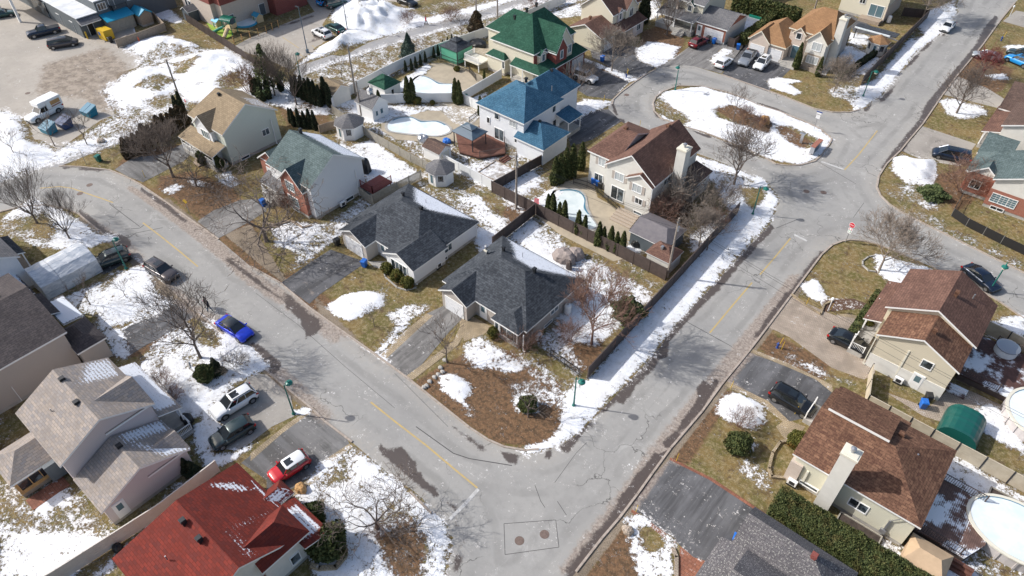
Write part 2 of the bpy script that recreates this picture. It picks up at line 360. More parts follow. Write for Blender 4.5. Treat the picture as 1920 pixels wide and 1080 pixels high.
# brown leaf litter and bare soil
lay('brown',.15,3,(-100,-60),(2100,-60),(2100,1300),(-100,1300))
lay('brown',1,2.5,(270,350),(410,450),(520,520),(560,510),(640,580),(560,590),(420,460),(350,420),(240,340))
lay('brown',.75,2,(300,330),(360,320),(440,350),(470,400),(500,470),(520,520),(420,450),(340,385),(290,355))
lay('brown',1,1.5,(780,715),(840,680),(900,650),(960,660),(1000,690),(1050,720),(1060,800),(1010,838),(930,830),(850,775))
lay('brown',1,1,(1040,620),(1080,560),(1140,600),(1120,690),(1080,700))
lay('brown',.9,1.2,(975,360),(1000,410),(960,430),(940,400))
lay('brown',1,1,(1205,425),(1280,370),(1300,350),(1290,430),(1240,440))
lay('brown',.9,1.2,(690,1000),(760,960),(800,1000),(790,1090),(720,1090))
lay('brown',.9,2,(1090,1090),(1180,960),(1195,1000),(1230,1080),(1260,1120),(1060,1120))
lay('brown',1,1.5,(1205,60),(1245,45),(1285,75),(1270,105),(1200,95))
lay('brown',.8,1.5,(1420,650),(1440,620),(1560,680),(1540,720),(1440,670))
lay('brown',1,1,(1340,205),(1370,195),(1450,225),(1520,265),(1500,285),(1400,240))
lay('brown',.8,1.2,(240,280),(350,270),(345,300),(280,330),(215,320))
lay('brown',1,1.2,(205,670),(280,600),(310,590),(320,640),(250,670))
lay('brown',1,1,(1255,860),(1345,730),(1380,735),(1290,870))
lay('brown',.7,1,(1360,770),(1400,800),(1440,800),(1420,760))
lay('brown',.8,1,(1750,330),(1830,310),(1850,360),(1790,400))
lay('brown',.9,1.5,(1740,150),(1830,100),(1900,130),(1880,170),(1800,190))
lay('brown',.6,1,(500,170),(620,200),(620,240),(540,240))
lay('brown',.9,.8,(0,850),(60,830),(110,900),(40,910))
lay('brown',.7,1,(1100,130),(1150,120),(1190,150),(1150,160))
lay('dirt',.8,5,(60,180),(75,120),(200,85),(245,120),(250,150),(230,190),(215,215),(180,215),(150,190))
lay('dirt',1,1,(470,420),(560,560),(530,530),(420,440))
lay('dirt',.9,1.2,(350,240),(370,190),(410,210),(400,250))
# --- snow, painted from broad to small
lay('snow',.95,4,(-200,335),(-200,190),(0,205),(40,215),(55,262),(110,280),(230,225),(190,170),(255,130),(268,110),(228,92),(250,75),(300,66),(390,75),(440,98),(520,160),(600,150),(625,212),(540,190),(450,205),(350,190),(350,230),(235,262),(150,292),(55,322),(0,345))
lay('snow',.55,1.5,(190,228),(235,205),(330,190),(350,215),(240,262),(150,262))
lay('snow',.05,1,(335,60),(400,75),(425,95),(385,92),(330,75))
lay('snow',.1,1.5,(255,-10),(300,-10),(420,85),(400,90),(330,60),(270,20))
lay('snow',.9,1,(255,0),(275,25),(330,45),(345,42),(290,-10))
lay('snow',.5,1.5,(235,120),(300,88),(420,92),(330,112),(285,128))
lay('snow',.3,1.5,(250,165),(300,140),(330,150),(300,175))
lay('snow',.35,1.5,(270,190),(330,170),(345,185),(290,205))
lay('snow',.3,1.5,(400,150),(450,140),(470,160),(420,175))
lay('snow',.3,1.2,(320,120),(385,112),(350,140),(325,138))
lay('snow',.98,2,(545,132),(590,95),(640,70),(618,35),(640,0),(720,0),(745,15),(790,15),(860,5),(1000,-30),(1000,-10),(900,22),(800,47),(700,75),(600,108),(560,122))
lay('snow',.3,2,(760,20),(860,-5),(1000,-40),(1000,-15),(880,15),(800,35))
lay('snow',.62,2,(556,138),(620,112),(760,72),(900,32),(960,12),(1100,-30),(1100,0),(950,50),(880,75),(820,92),(760,115),(700,155),(660,178),(600,200),(560,190))
lay('snow',.22,2,(665,125),(740,102),(770,112),(700,142),(670,160))
lay('snow',.15,2,(820,65),(930,30),(960,20),(930,55),(860,78))
lay('snow',.85,1.2,(565,150),(640,130),(650,170),(630,205),(570,185))
lay('snow',.85,1.2,(500,190),(560,165),(620,215),(560,215))
# thin snow over the gardens between the houses
lay('snow',.46,3,(620,210),(700,190),(900,200),(960,260),(1030,330),(1000,400),(1100,430),(1250,540),(1180,610),(1090,600),(1000,480),(880,420),(780,340),(690,370),(640,340))
lay('snow',.42,3,(560,140),(760,75),(960,20),(1060,0),(900,80),(800,120),(660,180),(560,215))
lay('snow',.40,3,(1700,840),(1800,860),(1930,960),(1930,1090),(1700,1100),(1560,1000),(1580,985),(1700,1010),(1750,900))
lay('snow',.38,2.5,(1590,60),(1680,80),(1610,160),(1560,150))
lay('snow',.40,2,(0,900),(120,900),(240,1000),(160,1080),(0,1080))
lay('snow',.32,2,(1650,340),(1700,380),(1800,430),(1920,490),(1920,510),(1790,450),(1690,398))
# front yards of the middle row
lay('snow',.78,1,(505,430),(540,415),(620,420),(640,440),(600,470),(560,478),(520,460))
lay('snow',.55,1,(610,420),(680,370),(700,385),(640,440),(570,500),(540,510),(560,470))
lay('snow',.65,.8,(400,330),(430,320),(450,345),(430,355))
lay('snow',.9,.6,(305,355),(330,345),(345,350),(320,368))
lay('snow',.6,.6,(355,330),(395,345),(380,352),(350,342))
lay('snow',.85,2,(640,270),(700,260),(760,300),(790,330),(720,350),(690,330))
lay('snow',.8,1.5,(650,250),(700,255),(770,320),(800,360),(860,430),(930,430),(960,500),(900,470),(870,420),(740,300),(690,330))
lay('snow',.9,1.5,(690,262),(750,310),(760,330),(700,350),(690,300))
lay('snow',.1,1.2,(640,245),(690,240),(700,260),(650,275))
lay('snow',.12,1,(710,250),(770,285),(800,320),(790,325),(700,265))
lay('snow',.95,1.2,(890,425),(935,435),(950,490),(900,480))
lay('snow',.2,1.2,(790,335),(850,325),(970,400),(990,430),(950,410),(880,370),(830,360))
lay('snow',.72,1,(850,350),(900,370),(960,430),(940,440),(880,400))
lay('snow',.7,1,(860,320),(900,300),(940,330),(980,350),(970,385),(880,335))
lay('snow',.85,.8,(945,335),(990,320),(1020,340),(980,365))
lay('snow',.95,1,(960,440),(1000,410),(1020,440),(1090,470),(1100,520),(1060,540),(1000,480))
lay('snow',.7,1.2,(990,440),(1020,430),(1050,440),(1100,490),(1200,540),(1225,560),(1170,600),(1090,600),(1090,520))
lay('snow',.15,.9,(1030,425),(1100,450),(1210,525),(1220,545),(1140,500),(1080,475))
lay('snow',.85,1.2,(1060,560),(1100,540),(1170,560),(1180,600),(1120,650),(1070,640),(1030,620))
lay('snow',.55,1.2,(1000,640),(1060,590),(1060,640),(1100,690),(1080,705),(1020,660))
lay('snow',.99,.8,(612,572),(650,552),(690,545),(722,552),(720,575),(690,590),(655,602),(625,590))
lay('snow',.62,.9,(720,590),(760,570),(810,570),(790,590),(730,640),(700,665),(705,650),(740,610))
lay('snow',.9,.4,(700,662),(760,612),(766,614),(706,668))
lay('snow',.8,1,(865,650),(900,628),(915,640),(960,670),(985,690),(960,700),(900,690),(870,670))
lay('snow',.97,.7,(822,705),(845,700),(885,720),(888,735),(872,750),(886,778),(865,760),(830,735))
lay('snow',.5,1.2,(935,650),(990,660),(1040,700),(1080,720),(1060,770),(1010,760),(960,745),(950,720),(1000,710))
lay('snow',.8,.6,(958,745),(990,738),(1010,752),(1008,775),(965,772))
lay('snow',1.0,1,(1086,712),(1100,714),(1250,540),(1372,408),(1340,345),(1310,320),(1300,290),(1370,312),(1436,340),(1460,375),(1440,420),(1397,458),(1337,530),(1278,592),(1206,680),(1171,718),(1123,766),(1069,822),(1000,852),(948,846),(990,838),(1030,825),(1052,800),(1055,750),(1080,715))
lay('snow',.86,1.5,(1130,750),(1180,690),(1290,560),(1400,430),(1450,385),(1440,420),(1337,530),(1206,680),(1123,766),(1069,822),(1030,838))
lay('snow',.15,1,(1385,350),(1430,352),(1438,370),(1410,395),(1395,378))
lay('snow',.6,1,(1320,310),(1390,330),(1420,340),(1400,352),(1350,345))
# mansion yard
lay('snow',.9,.7,(985,385),(1040,350),(1062,360),(1030,400),(1010,402))
lay('snow',.9,.7,(1175,450),(1200,450),(1220,470),(1180,480))
lay('snow',.8,.8,(1290,440),(1360,400),(1365,430),(1300,480))
# pools side
lay('snow',.8,1,(620,190),(690,185),(700,200),(720,220),(700,235),(650,205))
lay('snow',.75,.8,(700,195),(740,200),(840,200),(845,208),(800,208),(740,225),(700,235))
lay('snow',.9,.8,(730,175),(760,145),(800,120),(810,125),(790,150),(770,160),(745,185))
lay('snow',.85,.8,(880,185),(915,172),(905,188),(885,195))
lay('snow',.6,.8,(770,255),(820,262),(850,275),(840,300),(800,285))
lay('snow',.85,.9,(1055,190),(1080,183),(1145,190),(1140,200),(1100,215),(1065,235),(1050,220))
lay('snow',.1,.8,(1052,180),(1095,183),(1090,192),(1055,192))
lay('snow',.9,.7,(1095,108),(1150,130),(1200,150),(1180,155),(1090,112))
lay('snow',.95,1,(1190,95),(1215,78),(1240,80),(1275,88),(1265,108),(1230,128),(1195,112))
lay('snow',.9,.6,(1330,115),(1355,90),(1375,95),(1345,125))
lay('snow',.7,1.2,(1030,25),(1090,5),(1095,30),(1050,35))
lay('snow',.7,1,(1200,0),(1240,0),(1240,30),(1215,40),(1205,20))
lay('snow',.9,1.2,(1345,15),(1430,30),(1440,45),(1390,70),(1370,40))
lay('snow',.8,.8,(1400,75),(1440,55),(1450,80),(1425,100))
# cul-de-sac island
lay('snow',.96,.5,(1225,193),(1243,172),(1316,162),(1396,185),(1460,209),(1538,242),(1560,262),(1540,292),(1500,310),(1436,297),(1345,258),(1241,223))
lay('snow',.25,1,(1450,235),(1480,235),(1535,260),(1520,285),(1470,262))
lay('snow',.1,1,(1340,205),(1370,195),(1450,232),(1440,250),(1390,235),(1345,220))
lay('snow',.3,1.2,(1225,190),(1240,178),(1260,200),(1300,225),(1280,235),(1235,215))
# orange house yard and strip
lay('snow',.97,.7,(1437,150),(1460,145),(1505,152),(1480,158),(1505,175),(1490,180),(1445,165))
lay('snow',.95,1,(1600,210),(1590,170),(1640,150),(1700,80),(1740,20),(1790,0),(1795,25),(1766,62),(1718,97),(1694,129),(1648,183),(1616,206))
lay('snow',.55,1.2,(1550,165),(1600,158),(1615,185),(1600,195),(1560,180))
lay('snow',.9,1,(1590,85),(1620,100),(1650,110),(1620,142),(1580,120),(1575,100))
lay('snow',.9,.7,(1595,60),(1630,70),(1625,85),(1590,80))
lay('snow',.2,1,(1700,60),(1720,50),(1735,65),(1715,75))
# right side
lay('snow',.97,.8,(1675,295),(1695,290),(1720,300),(1755,300),(1758,330),(1745,352),(1700,345),(1672,320))
lay('snow',.45,1.2,(1665,345),(1720,345),(1760,380),(1770,400),(1730,390))
lay('snow',.3,.8,(1830,450),(1920,490),(1920,505),(1820,465))
lay('snow',.85,1,(1760,185),(1790,185),(1840,200),(1855,215),(1810,225),(1775,215))
lay('snow',.9,.8,(1845,140),(1880,138),(1895,150),(1860,150))
lay('snow',.95,.7,(1880,85),(1925,85),(1925,97),(1890,95))
lay('snow',.95,.8,(1640,475),(1700,490),(1750,505),(1710,545),(1680,540),(1640,505))
lay('snow',.97,.7,(1500,535),(1530,522),(1545,545),(1555,560),(1530,566),(1505,550))
lay('snow',.5,.8,(1462,660),(1480,662),(1560,700),(1600,722),(1560,715),(1470,680))
lay('snow',.45,.8,(1560,565),(1640,572),(1620,585),(1570,580))
lay('snow',.93,.7,(1342,775),(1348,748),(1378,735),(1430,758),(1438,790),(1410,805),(1362,790))
lay('snow',.5,1,(1395,860),(1440,880),(1450,920),(1420,915),(1380,885))
lay('snow',.85,.6,(1400,822),(1415,820),(1420,840),(1408,858))
lay('snow',.8,1.2,(1590,1010),(1650,1025),(1740,1050),(1830,1060),(1850,1110),(1700,1110),(1560,1000))
lay('snow',.85,1.2,(1770,860),(1820,850),(1870,900),(1920,930),(1930,980),(1870,950),(1800,960),(1750,900))
lay('snow',.3,1,(1820,860),(1860,870),(1890,900),(1850,895))
lay('snow',.7,1,(1700,830),(1740,845),(1790,860),(1760,865),(1700,840))
lay('snow',.9,1,(1850,750),(1880,770),(1920,830),(1920,850),(1840,810),(1830,770))
lay('snow',.9,.8,(1875,595),(1925,590),(1925,640),(1870,610))
lay('snow',.95,.8,(1860,600),(1920,640),(1920,660),(1850,630))
lay('snow',.25,1,(1560,1000),(1600,1015),(1580,1020))
# bottom centre
lay('snow',.75,1,(1170,975),(1195,955),(1270,1010),(1265,1085),(1200,1090),(1180,1030))
lay('snow',.1,.9,(1200,990),(1230,985),(1250,1030),(1210,1040))
lay('snow',.1,1.2,(1090,1090),(1165,975),(1175,1040),(1190,1090))
lay('snow',.88,1.2,(560,930),(610,860),(665,838),(720,880),(785,930),(830,975),(848,1010),(840,1060),(825,1120),(600,1120),(570,1000))
lay('snow',.5,1.2,(585,905),(650,840),(670,850),(660,900),(600,920))
lay('snow',.45,1.5,(730,930),(780,960),(810,1010),(800,1060),(740,1040),(700,960))
lay('snow',.12,.9,(705,1010),(740,990),(785,1010),(790,1080),(735,1085))
# bottom left
lay('snow',.9,1.5,(0,985),(60,1000),(200,1010),(130,1085),(0,1085))
lay('snow',.95,1,(40,1010),(110,1000),(200,1012),(130,1080),(60,1080))
lay('snow',.9,.7,(60,955),(120,912),(130,925),(142,945),(110,955),(75,965))
lay('snow',.45,1,(0,930),(20,900),(20,960),(0,990))
lay('snow',.55,1,(240,1015),(330,900),(350,905),(290,990),(200,1080),(170,1080))
lay('snow',.88,1.2,(250,700),(300,630),(400,600),(470,650),(505,690),(440,720),(420,760),(400,800),(370,780),(340,800),(300,740),(250,720))
lay('snow',.6,1,(260,670),(330,610),(360,600),(350,640),(300,690))
lay('snow',.3,1,(360,600),(410,620),(410,650),(370,650))
lay('snow',.5,.8,(340,665),(380,660),(385,690),(350,690))
lay('snow',.9,1,(420,640),(470,650),(500,690),(440,715),(420,680))
lay('snow',.85,1.2,(60,370),(130,400),(190,440),(225,445),(200,455),(150,470),(120,470),(60,460),(20,430),(0,430),(0,410))
lay('snow',.5,1.5,(0,410),(80,395),(110,430),(100,460),(40,450),(0,440))
lay('snow',.2,1.2,(20,415),(80,400),(100,430),(90,450),(50,430))
lay('snow',.85,1.2,(200,520),(250,500),(285,490),(290,540),(330,570),(300,590),(230,610),(190,620),(170,580),(150,560))
lay('snow',.35,1,(195,510),(240,485),(245,500),(210,530),(190,550))
lay('snow',.75,1,(115,560),(180,530),(190,590),(165,590))
lay('snow',.8,1,(185,620),(230,615),(245,650),(240,675),(210,660))
lay('snow',.9,.8,(360,800),(400,775),(420,800),(400,850),(440,850),(470,830),(470,840),(430,870),(390,880),(370,860))
lay('snow',.8,.5,(540,775),(585,760),(590,770),(560,780))
# beyond the frame the same patchy winter ground goes on
lay('snow',.45,6,(-700,1100),(-700,500),(-30,440),(-15,700),(-20,1000),(-10,1300))
lay('snow',.45,6,(1935,700),(2500,700),(2500,1300),(1935,1300))
# wet and dirty road edges
def strip(ch, val, fe, wd, *pts):
    q = [Vector(a) for a in P(*pts)]; L = []; Rr = []
    for i, a in enumerate(q):
        d = (q[min(i+1, len(q)-1)]-q[max(i-1, 0)]).normalized(); n = Vector((-d.y, d.x)); L.append(a+n*wd/2); Rr.append(a-n*wd/2)
    LAY.append((ch, val, fe, np.array([tuple(v) for v in L+Rr[::-1]])))
lay('wet',1,.8,(530,545),(575,580),(615,610),(600,615),(592,635),(575,632),(560,600),(535,580))
lay('wet',1,.8,(470,640),(500,660),(528,675),(527,702),(505,700),(480,665))
lay('wet',1,.8,(703,838),(758,840),(775,862),(800,905),(850,940),(860,952),(830,930),(790,920),(740,870))
lay('wet',1,.6,(768,722),(830,775),(880,812),(935,845),(1000,860),(1060,830),(1118,780),(1120,800),(1080,835),(1030,858),(960,868),(900,840),(850,800),(790,755))
strip('wet',1,.7,1.1,(1125,775),(1180,720),(1212,690),(1250,640),(1290,590),(1345,540),(1405,470),(1450,425))
lay('wet',1,.6,(1225,652),(1255,640),(1252,662),(1235,672),(1215,670))
lay('wet',1,.6,(1160,735),(1185,728),(1186,745),(1160,755))
lay('wet',1,.6,(1313,718),(1350,715),(1330,760),(1290,795),(1262,820),(1300,765))
lay('wet',1,.6,(1245,830),(1300,790),(1260,840),(1245,850))
strip('wet',1,.8,1.3,(1238,850),(1185,928),(1150,980),(1100,1040),(1070,1080))
strip('wet',.95,.8,1.2,(1420,640),(1470,570),(1515,515),(1560,463))
strip('wet',.95,.8,1.3,(1652,330),(1680,285),(1725,230),(1760,175),(1790,140),(1830,90),(1870,30))
strip('dirt',.9,1.2,2.4,(1060,1085),(1120,1010),(1190,920),(1240,850),(1300,775),(1360,700),(1430,610),(1500,520))
strip('dirt',.8,1.5,2.2,(300,375),(380,440),(470,520),(560,580),(640,640))
strip('dirt',1,.8,1.3,(240,350),(300,385),(360,430),(470,520),(530,560))
strip('wet',.8,.8,1.0,(262,352),(310,385),(350,420))
strip('wet',.75,.7,.6,(420,480),(470,520),(530,560))
strip('dirt',.8,1.2,2,(150,405),(230,460),(300,530),(420,620),(520,700),(620,790))
strip('wet',.9,.7,1.0,(150,395),(190,425),(235,465),(250,490))
strip('wet',.8,.7,.8,(205,320),(150,316),(115,314))
strip('wet',.85,.6,.7,(1145,190),(1155,215),(1175,235),(1215,250),(1300,290))
strip('wet',.9,.5,.6,(1223,200),(1240,226),(1290,244),(1345,260),(1436,300),(1500,313))
strip('wet',.8,.5,.5,(1245,170),(1318,160),(1398,183),(1470,211),(1540,240))
strip('wet',.9,.5,.7,(1618,208),(1655,185),(1700,130),(1722,97),(1770,62))
lay('wet',.9,.8,(835,930),(850,970),(862,1010),(850,1060),(840,1090),(852,1090),(872,1040),(868,990),(850,940))
lay('wet',.6,1.5,(590,60),(620,55),(610,75),(570,85))
lay('wet',.6,1.5,(490,35),(570,22),(600,30),(560,45),(500,55))
lay('dirt',.7,1.2,(555,500),(600,560),(640,600),(700,660),(690,670),(600,590))
lay('wet',.9,1,(195,440),(240,440),(250,460),(215,470),(180,468),(150,460))

def sdf(px, py, poly):
    d = np.full(px.shape, 1e9); ins = np.zeros(px.shape, bool); n = len(poly)
    for i in range(n):
        ax, ay = poly[i]; bx, by = poly[(i+1) % n]; ex, ey = bx-ax, by-ay; L = ex*ex+ey*ey+1e-12
        t = np.clip(((px-ax)*ex+(py-ay)*ey)/L, 0, 1); d = np.minimum(d, (px-ax-t*ex)**2+(py-ay-t*ey)**2)
        c = ((ay > py) != (by > py)) & (px < (bx-ax)*(py-ay)/((by-ay) if abs(by-ay) > 1e-12 else 1e-12)+ax); ins ^= c
    return np.where(ins, 1, -1)*np.sqrt(d)
def layers(X, Y, chans):
    out = {c: np.zeros(X.shape) for c in chans}
    for ch, val, fe, poly in LAY:
        if ch not in out: continue
        lo = poly.min(0)-fe; hi = poly.max(0)+fe
        k = (X > lo[0]) & (X < hi[0]) & (Y > lo[1]) & (Y < hi[1])
        if not k.any(): continue
        t = np.clip(.5+sdf(X[k], Y[k], poly)/fe, 0, 1); t = t*t*(3-2*t); out[ch][k] = out[ch][k]*(1-t)+val*t
    return out
def set_attr(me, name, vals):
    a = me.attributes.new(name, 'FLOAT', 'POINT'); a.data.foreach_set('value', np.asarray(vals, dtype=np.float32))

# snow heaps (height, reach, outline)
HEAPS = [(.9,7,P((245,85),(300,68),(385,78),(370,98),(290,108))), (1.3,9,P((330,110),(420,95),(500,125),(560,160),(520,170),(430,150),(350,140))),
         (.9,7,P((235,140),(285,125),(320,150),(300,185),(240,165))), (2.6,9,P((625,45),(650,8),(730,10),(760,30),(720,60),(660,70))),
         (1.8,5,P((600,92),(650,62),(680,78),(640,100))), (.9,2.5,P((1678,298),(1752,302),(1740,345),(1700,340))), (.25,1.4,P((615,572),(650,553),(690,546),(720,555),(718,573),(690,588),(655,598))),
         (.35,1.4,P((824,706),(848,702),(884,722),(870,748),(835,735))), (.5,2.4,P((0,215),(45,225),(55,262),(90,290),(20,300),(0,300))), (.35,2,P((1348,750),(1378,738),(1430,760),(1432,785),(1362,785)))]
def heap(X, Y):
    z = np.zeros(X.shape)
    for h, fe, poly in HEAPS:
        poly = np.array(poly); lo = poly.min(0)-fe; hi = poly.max(0)+fe; k = (X > lo[0]) & (X < hi[0]) & (Y > lo[1]) & (Y < hi[1])
        if not k.any(): continue
        t = np.clip((sdf(X[k], Y[k], poly)+fe*.25)/(fe*.8), 0, 1); t = t*t*(3-2*t)
        wob = .8+.13*np.sin(X[k]*1.7+2*np.sin(Y[k]*.9))+.12*np.sin(Y[k]*2.3+1.5*np.sin(X[k]*1.1))+.06*np.sin(X[k]*5+Y[k]*4)
        z[k] = np.maximum(z[k], h*t*wob)
    return z
def build_ground():
    xs = np.concatenate([[-1500,-900,-600,-420,-320,-260], np.arange(-225, -130, 1.1), np.arange(-130, 26, .5), [32,45,70,120,250,600,1500]])
    ys = np.concatenate([[-1500,-700,-300,-120,-60,-30], np.arange(-15, 125, .5), np.arange(125, 215, 1.1), [225,260,320,420,600,900,1500]])
    X, Y = np.meshgrid(xs, ys); nx, ny = len(xs), len(ys); X = X.ravel(); Y = Y.ravel()
    A = layers(X, Y, ('snow', 'brown', 'dirt')); Z = heap(X, Y)+.10*np.clip((A['snow']-.62)/.25, 0, 1)*(X > -235)*(X < 40)
    i = np.arange(nx*ny).reshape(ny, nx); F = np.stack([i[:-1,:-1], i[:-1,1:], i[1:,1:], i[1:,:-1]], -1).reshape(-1, 4)
    me = bpy.data.meshes.new('ground'); me.vertices.add(nx*ny); me.vertices.foreach_set('co', np.stack([X,Y,Z],1).ravel())
    me.loops.add(F.size); me.loops.foreach_set('vertex_index', F.ravel()); me.polygons.add(len(F))
    me.polygons.foreach_set('loop_start', np.arange(0, F.size, 4)); me.update(calc_edges=True)
    me.polygons.foreach_set('use_smooth', [True]*len(F))
    for k in A: set_attr(me, k, A[k])
    me.materials.append(M['ground']); o = bpy.data.objects.new('ground', me); col.objects.link(o); tag(o, kind='structure')
build_ground()

def sheet(name, outline, z, m, res=.8, hole=None, kind='structure', label=None, cat=None, snow_ok=True, parent=None):
    """a thin level surface that follows an outline, fine enough to carry its snow, dirt and wet patches"""
    poly = np.array(outline); vs = [Vector(p) for p in poly]; n = len(vs); ed = [(i, (i+1) % n) for i in range(n)]; fa = [list(range(n))]
    if hole is not None:
        h = [Vector(p) for p in hole]; b = len(vs); vs += h; ed += [(b+i, b+(i+1) % len(h)) for i in range(len(h))]
    lo = poly.min(0); hi = poly.max(0); gx, gy = np.meshgrid(np.arange(lo[0], hi[0], res), np.arange(lo[1], hi[1], res)); gx = gx.ravel(); gy = gy.ravel()
    k = sdf(gx, gy, poly) > res*.3
    if hole is not None: k &= sdf(gx, gy, np.array(hole)) < -res*.3
    vs += [Vector((a, b)) for a, b in zip(gx[k], gy[k])]
    r = delaunay_2d_cdt(vs, ed, [], 0, 1e-4); V = np.array([tuple(v) for v in r[0]]); F = [f for f in r[2]]
    cen = np.array([V[list(f)].mean(0) for f in F]); ok = sdf(cen[:,0], cen[:,1], poly) > 0
    if hole is not None: ok &= sdf(cen[:,0], cen[:,1], np.array(hole)) < 0
    F = [tuple(f) for f, q in zip(F, ok) if q]
    me = bpy.data.meshes.new(name); me.from_pydata([(x, y, z) for x, y in V], [], F)
    me.update(); nn = np.empty(len(F)*3); me.polygons.foreach_get('normal', nn)
    if nn[2::3].mean() < 0: me.flip_normals()
    A = layers(V[:,0], V[:,1], ('snow', 'wet', 'dirt', 'brown'))
    for q in A: set_attr(me, q, A[q] if (snow_ok or q != 'snow') else A[q]*0)
    ed_ = sdf(V[:,0], V[:,1], poly)
    if hole is not None: ed_ = np.minimum(ed_, -sdf(V[:,0], V[:,1], np.array(hole)))
    set_attr(me, 'edge', ed_)
    me.materials.append(m); autouv(me); o = bpy.data.objects.new(name, me); col.objects.link(o)
    if kind: tag(o, kind=kind)
    if label: tag(o, label, cat)
    if parent: o.parent = parent
    return o
ROAD = P((-260,395),(-60,350),(0,341),(54,320),(80,314),(112,312),(150,313),(205,319),(235,331),(263,346),(310,378),(360,414),(410,449),(470,500),(526,531),(580,577),(640,620),(704,665),(768,712),(830,762),(880,802),(915,825),(945,838),(985,845),(1020,842),(1050,826),
  (1110,766),(1160,718),(1230,635),(1278,580),(1330,524),(1390,450),(1432,410),(1450,375),(1446,356),(1430,340),(1400,324),(1370,311),(1300,285),(1208,246),(1168,230),(1152,221),(1141,205),(1140,196),(1147,187),(1163,172),(1187,154),(1208,140),(1229,129),(1270,122),(1300,124),(1353,140),(1413,161),(1470,181),(1527,204),(1562,211),(1592,211),(1616,202),
  (1640,185),(1665,156),(1690,127),(1710,104),(1735,78),(1760,56),(1785,30),(1800,-5),(1830,-60),(1985,-60),(1940,-30),(1903,5),(1876,38),(1839,89),(1796,140),(1766,180),(1729,234),(1705,262),(1688,283),(1662,308),(1648,330),(1644,351),(1651,367),(1667,383),(1688,397),(1729,418),(1796,451),(1920,512),(2080,590),
  (2080,690),(1920,598),(1874,566),(1820,535),(1746,500),(1688,475),(1645,458),(1619,452),(1594,450),(1578,453),(1560,460),(1541,477),(1522,502),(1484,553),(1439,613),(1404,659),(1353,721),(1316,772),(1257,841),(1222,889),(1195,927),(1160,973),(1128,1010),(1080,1072),(1020,1150),
  (780,1180),(815,1110),(828,1070),(834,1040),(832,1005),(808,962),(769,923),(720,880),(660,829),(609,790),(588,769),(507,702),(470,672),(419,627),(392,605),(344,565),(282,510),(225,465),(185,433),(148,402),(125,392),(85,385),(40,388),(0,398),(-60,420),(-260,500))
ISLAND = P((1225,193),(1227,209),(1241,223),(1276,236),(1316,247),(1345,258),(1400,280),(1436,297),(1455,308),(1478,311),(1500,310),(1527,303),(1540,292),(1552,275),(1560,262),(1550,252),(1538,242),(1508,228),(1460,209),(1420,197),(1396,185),(1359,172),(1316,162),(1272,161),(1243,172),(1230,182))
sheet('road', ROAD, .012, M['road'], .9, ISLAND)
def kerb(pts, closed=False, w=.2, h=.12, z=0.0):
    q = [Vector((*a, 0)) for a in pts]; n = len(q); mb = MB()
    for i in range(n if closed else n-1):
        a, b = q[i], q[(i+1) % n]; d = (b-a); L = d.length; mb.cbox((a.x+b.x)/2, (a.y+b.y)/2, z+h/2, L+.04, w, h, math.atan2(d.y, d.x))
    o = mb.build('kerb', M['kerb']); tag(o, kind='structure')
kerb(P((112,312),(150,313),(205,319),(235,331),(263,346),(310,378),(360,414),(410,449)))
kerb(P((470,500),(526,531),(580,577),(640,620),(704,665),(768,712),(830,762),(880,802),(915,825),(945,838),(985,845),(1010,843)))
kerb(ISLAND, True); 
kerb(P((1148,196),(1150,187),(1165,173),(1189,155),(1210,141),(1231,130))); kerb(P((1353,140),(1413,161),(1470,181),(1527,204),(1562,211),(1592,211),(1612,206)))
kerb(P((1903,5),(1876,38),(1839,89),(1796,140),(1766,180),(1729,234),(1705,262),(1688,283),(1662,308),(1648,330),(1644,351),(1651,367),(1667,383),(1688,397),(1729,418),(1796,451),(1920,512),(2080,590)))
kerb(P((1688,475),(1645,458),(1619,452),(1594,450),(1578,453),(1560,460),(1541,477),(1522,502),(1484,553),(1439,613),(1404,659),(1353,721),(1316,772),(1257,841),(1222,889),(1195,927),(1160,973),(1128,1010),(1080,1072)))
kerb(P((1746,500),(1820,535),(1874,566),(1920,598),(2080,690)))
kerb(P((808,962),(769,923))); kerb(P((660,829),(609,790),(588,769),(507,702))); kerb(P((419,627),(392,605),(344,565)))
kerb(P((185,433),(148,402),(125,392),(85,385),(40,388),(0,398)))
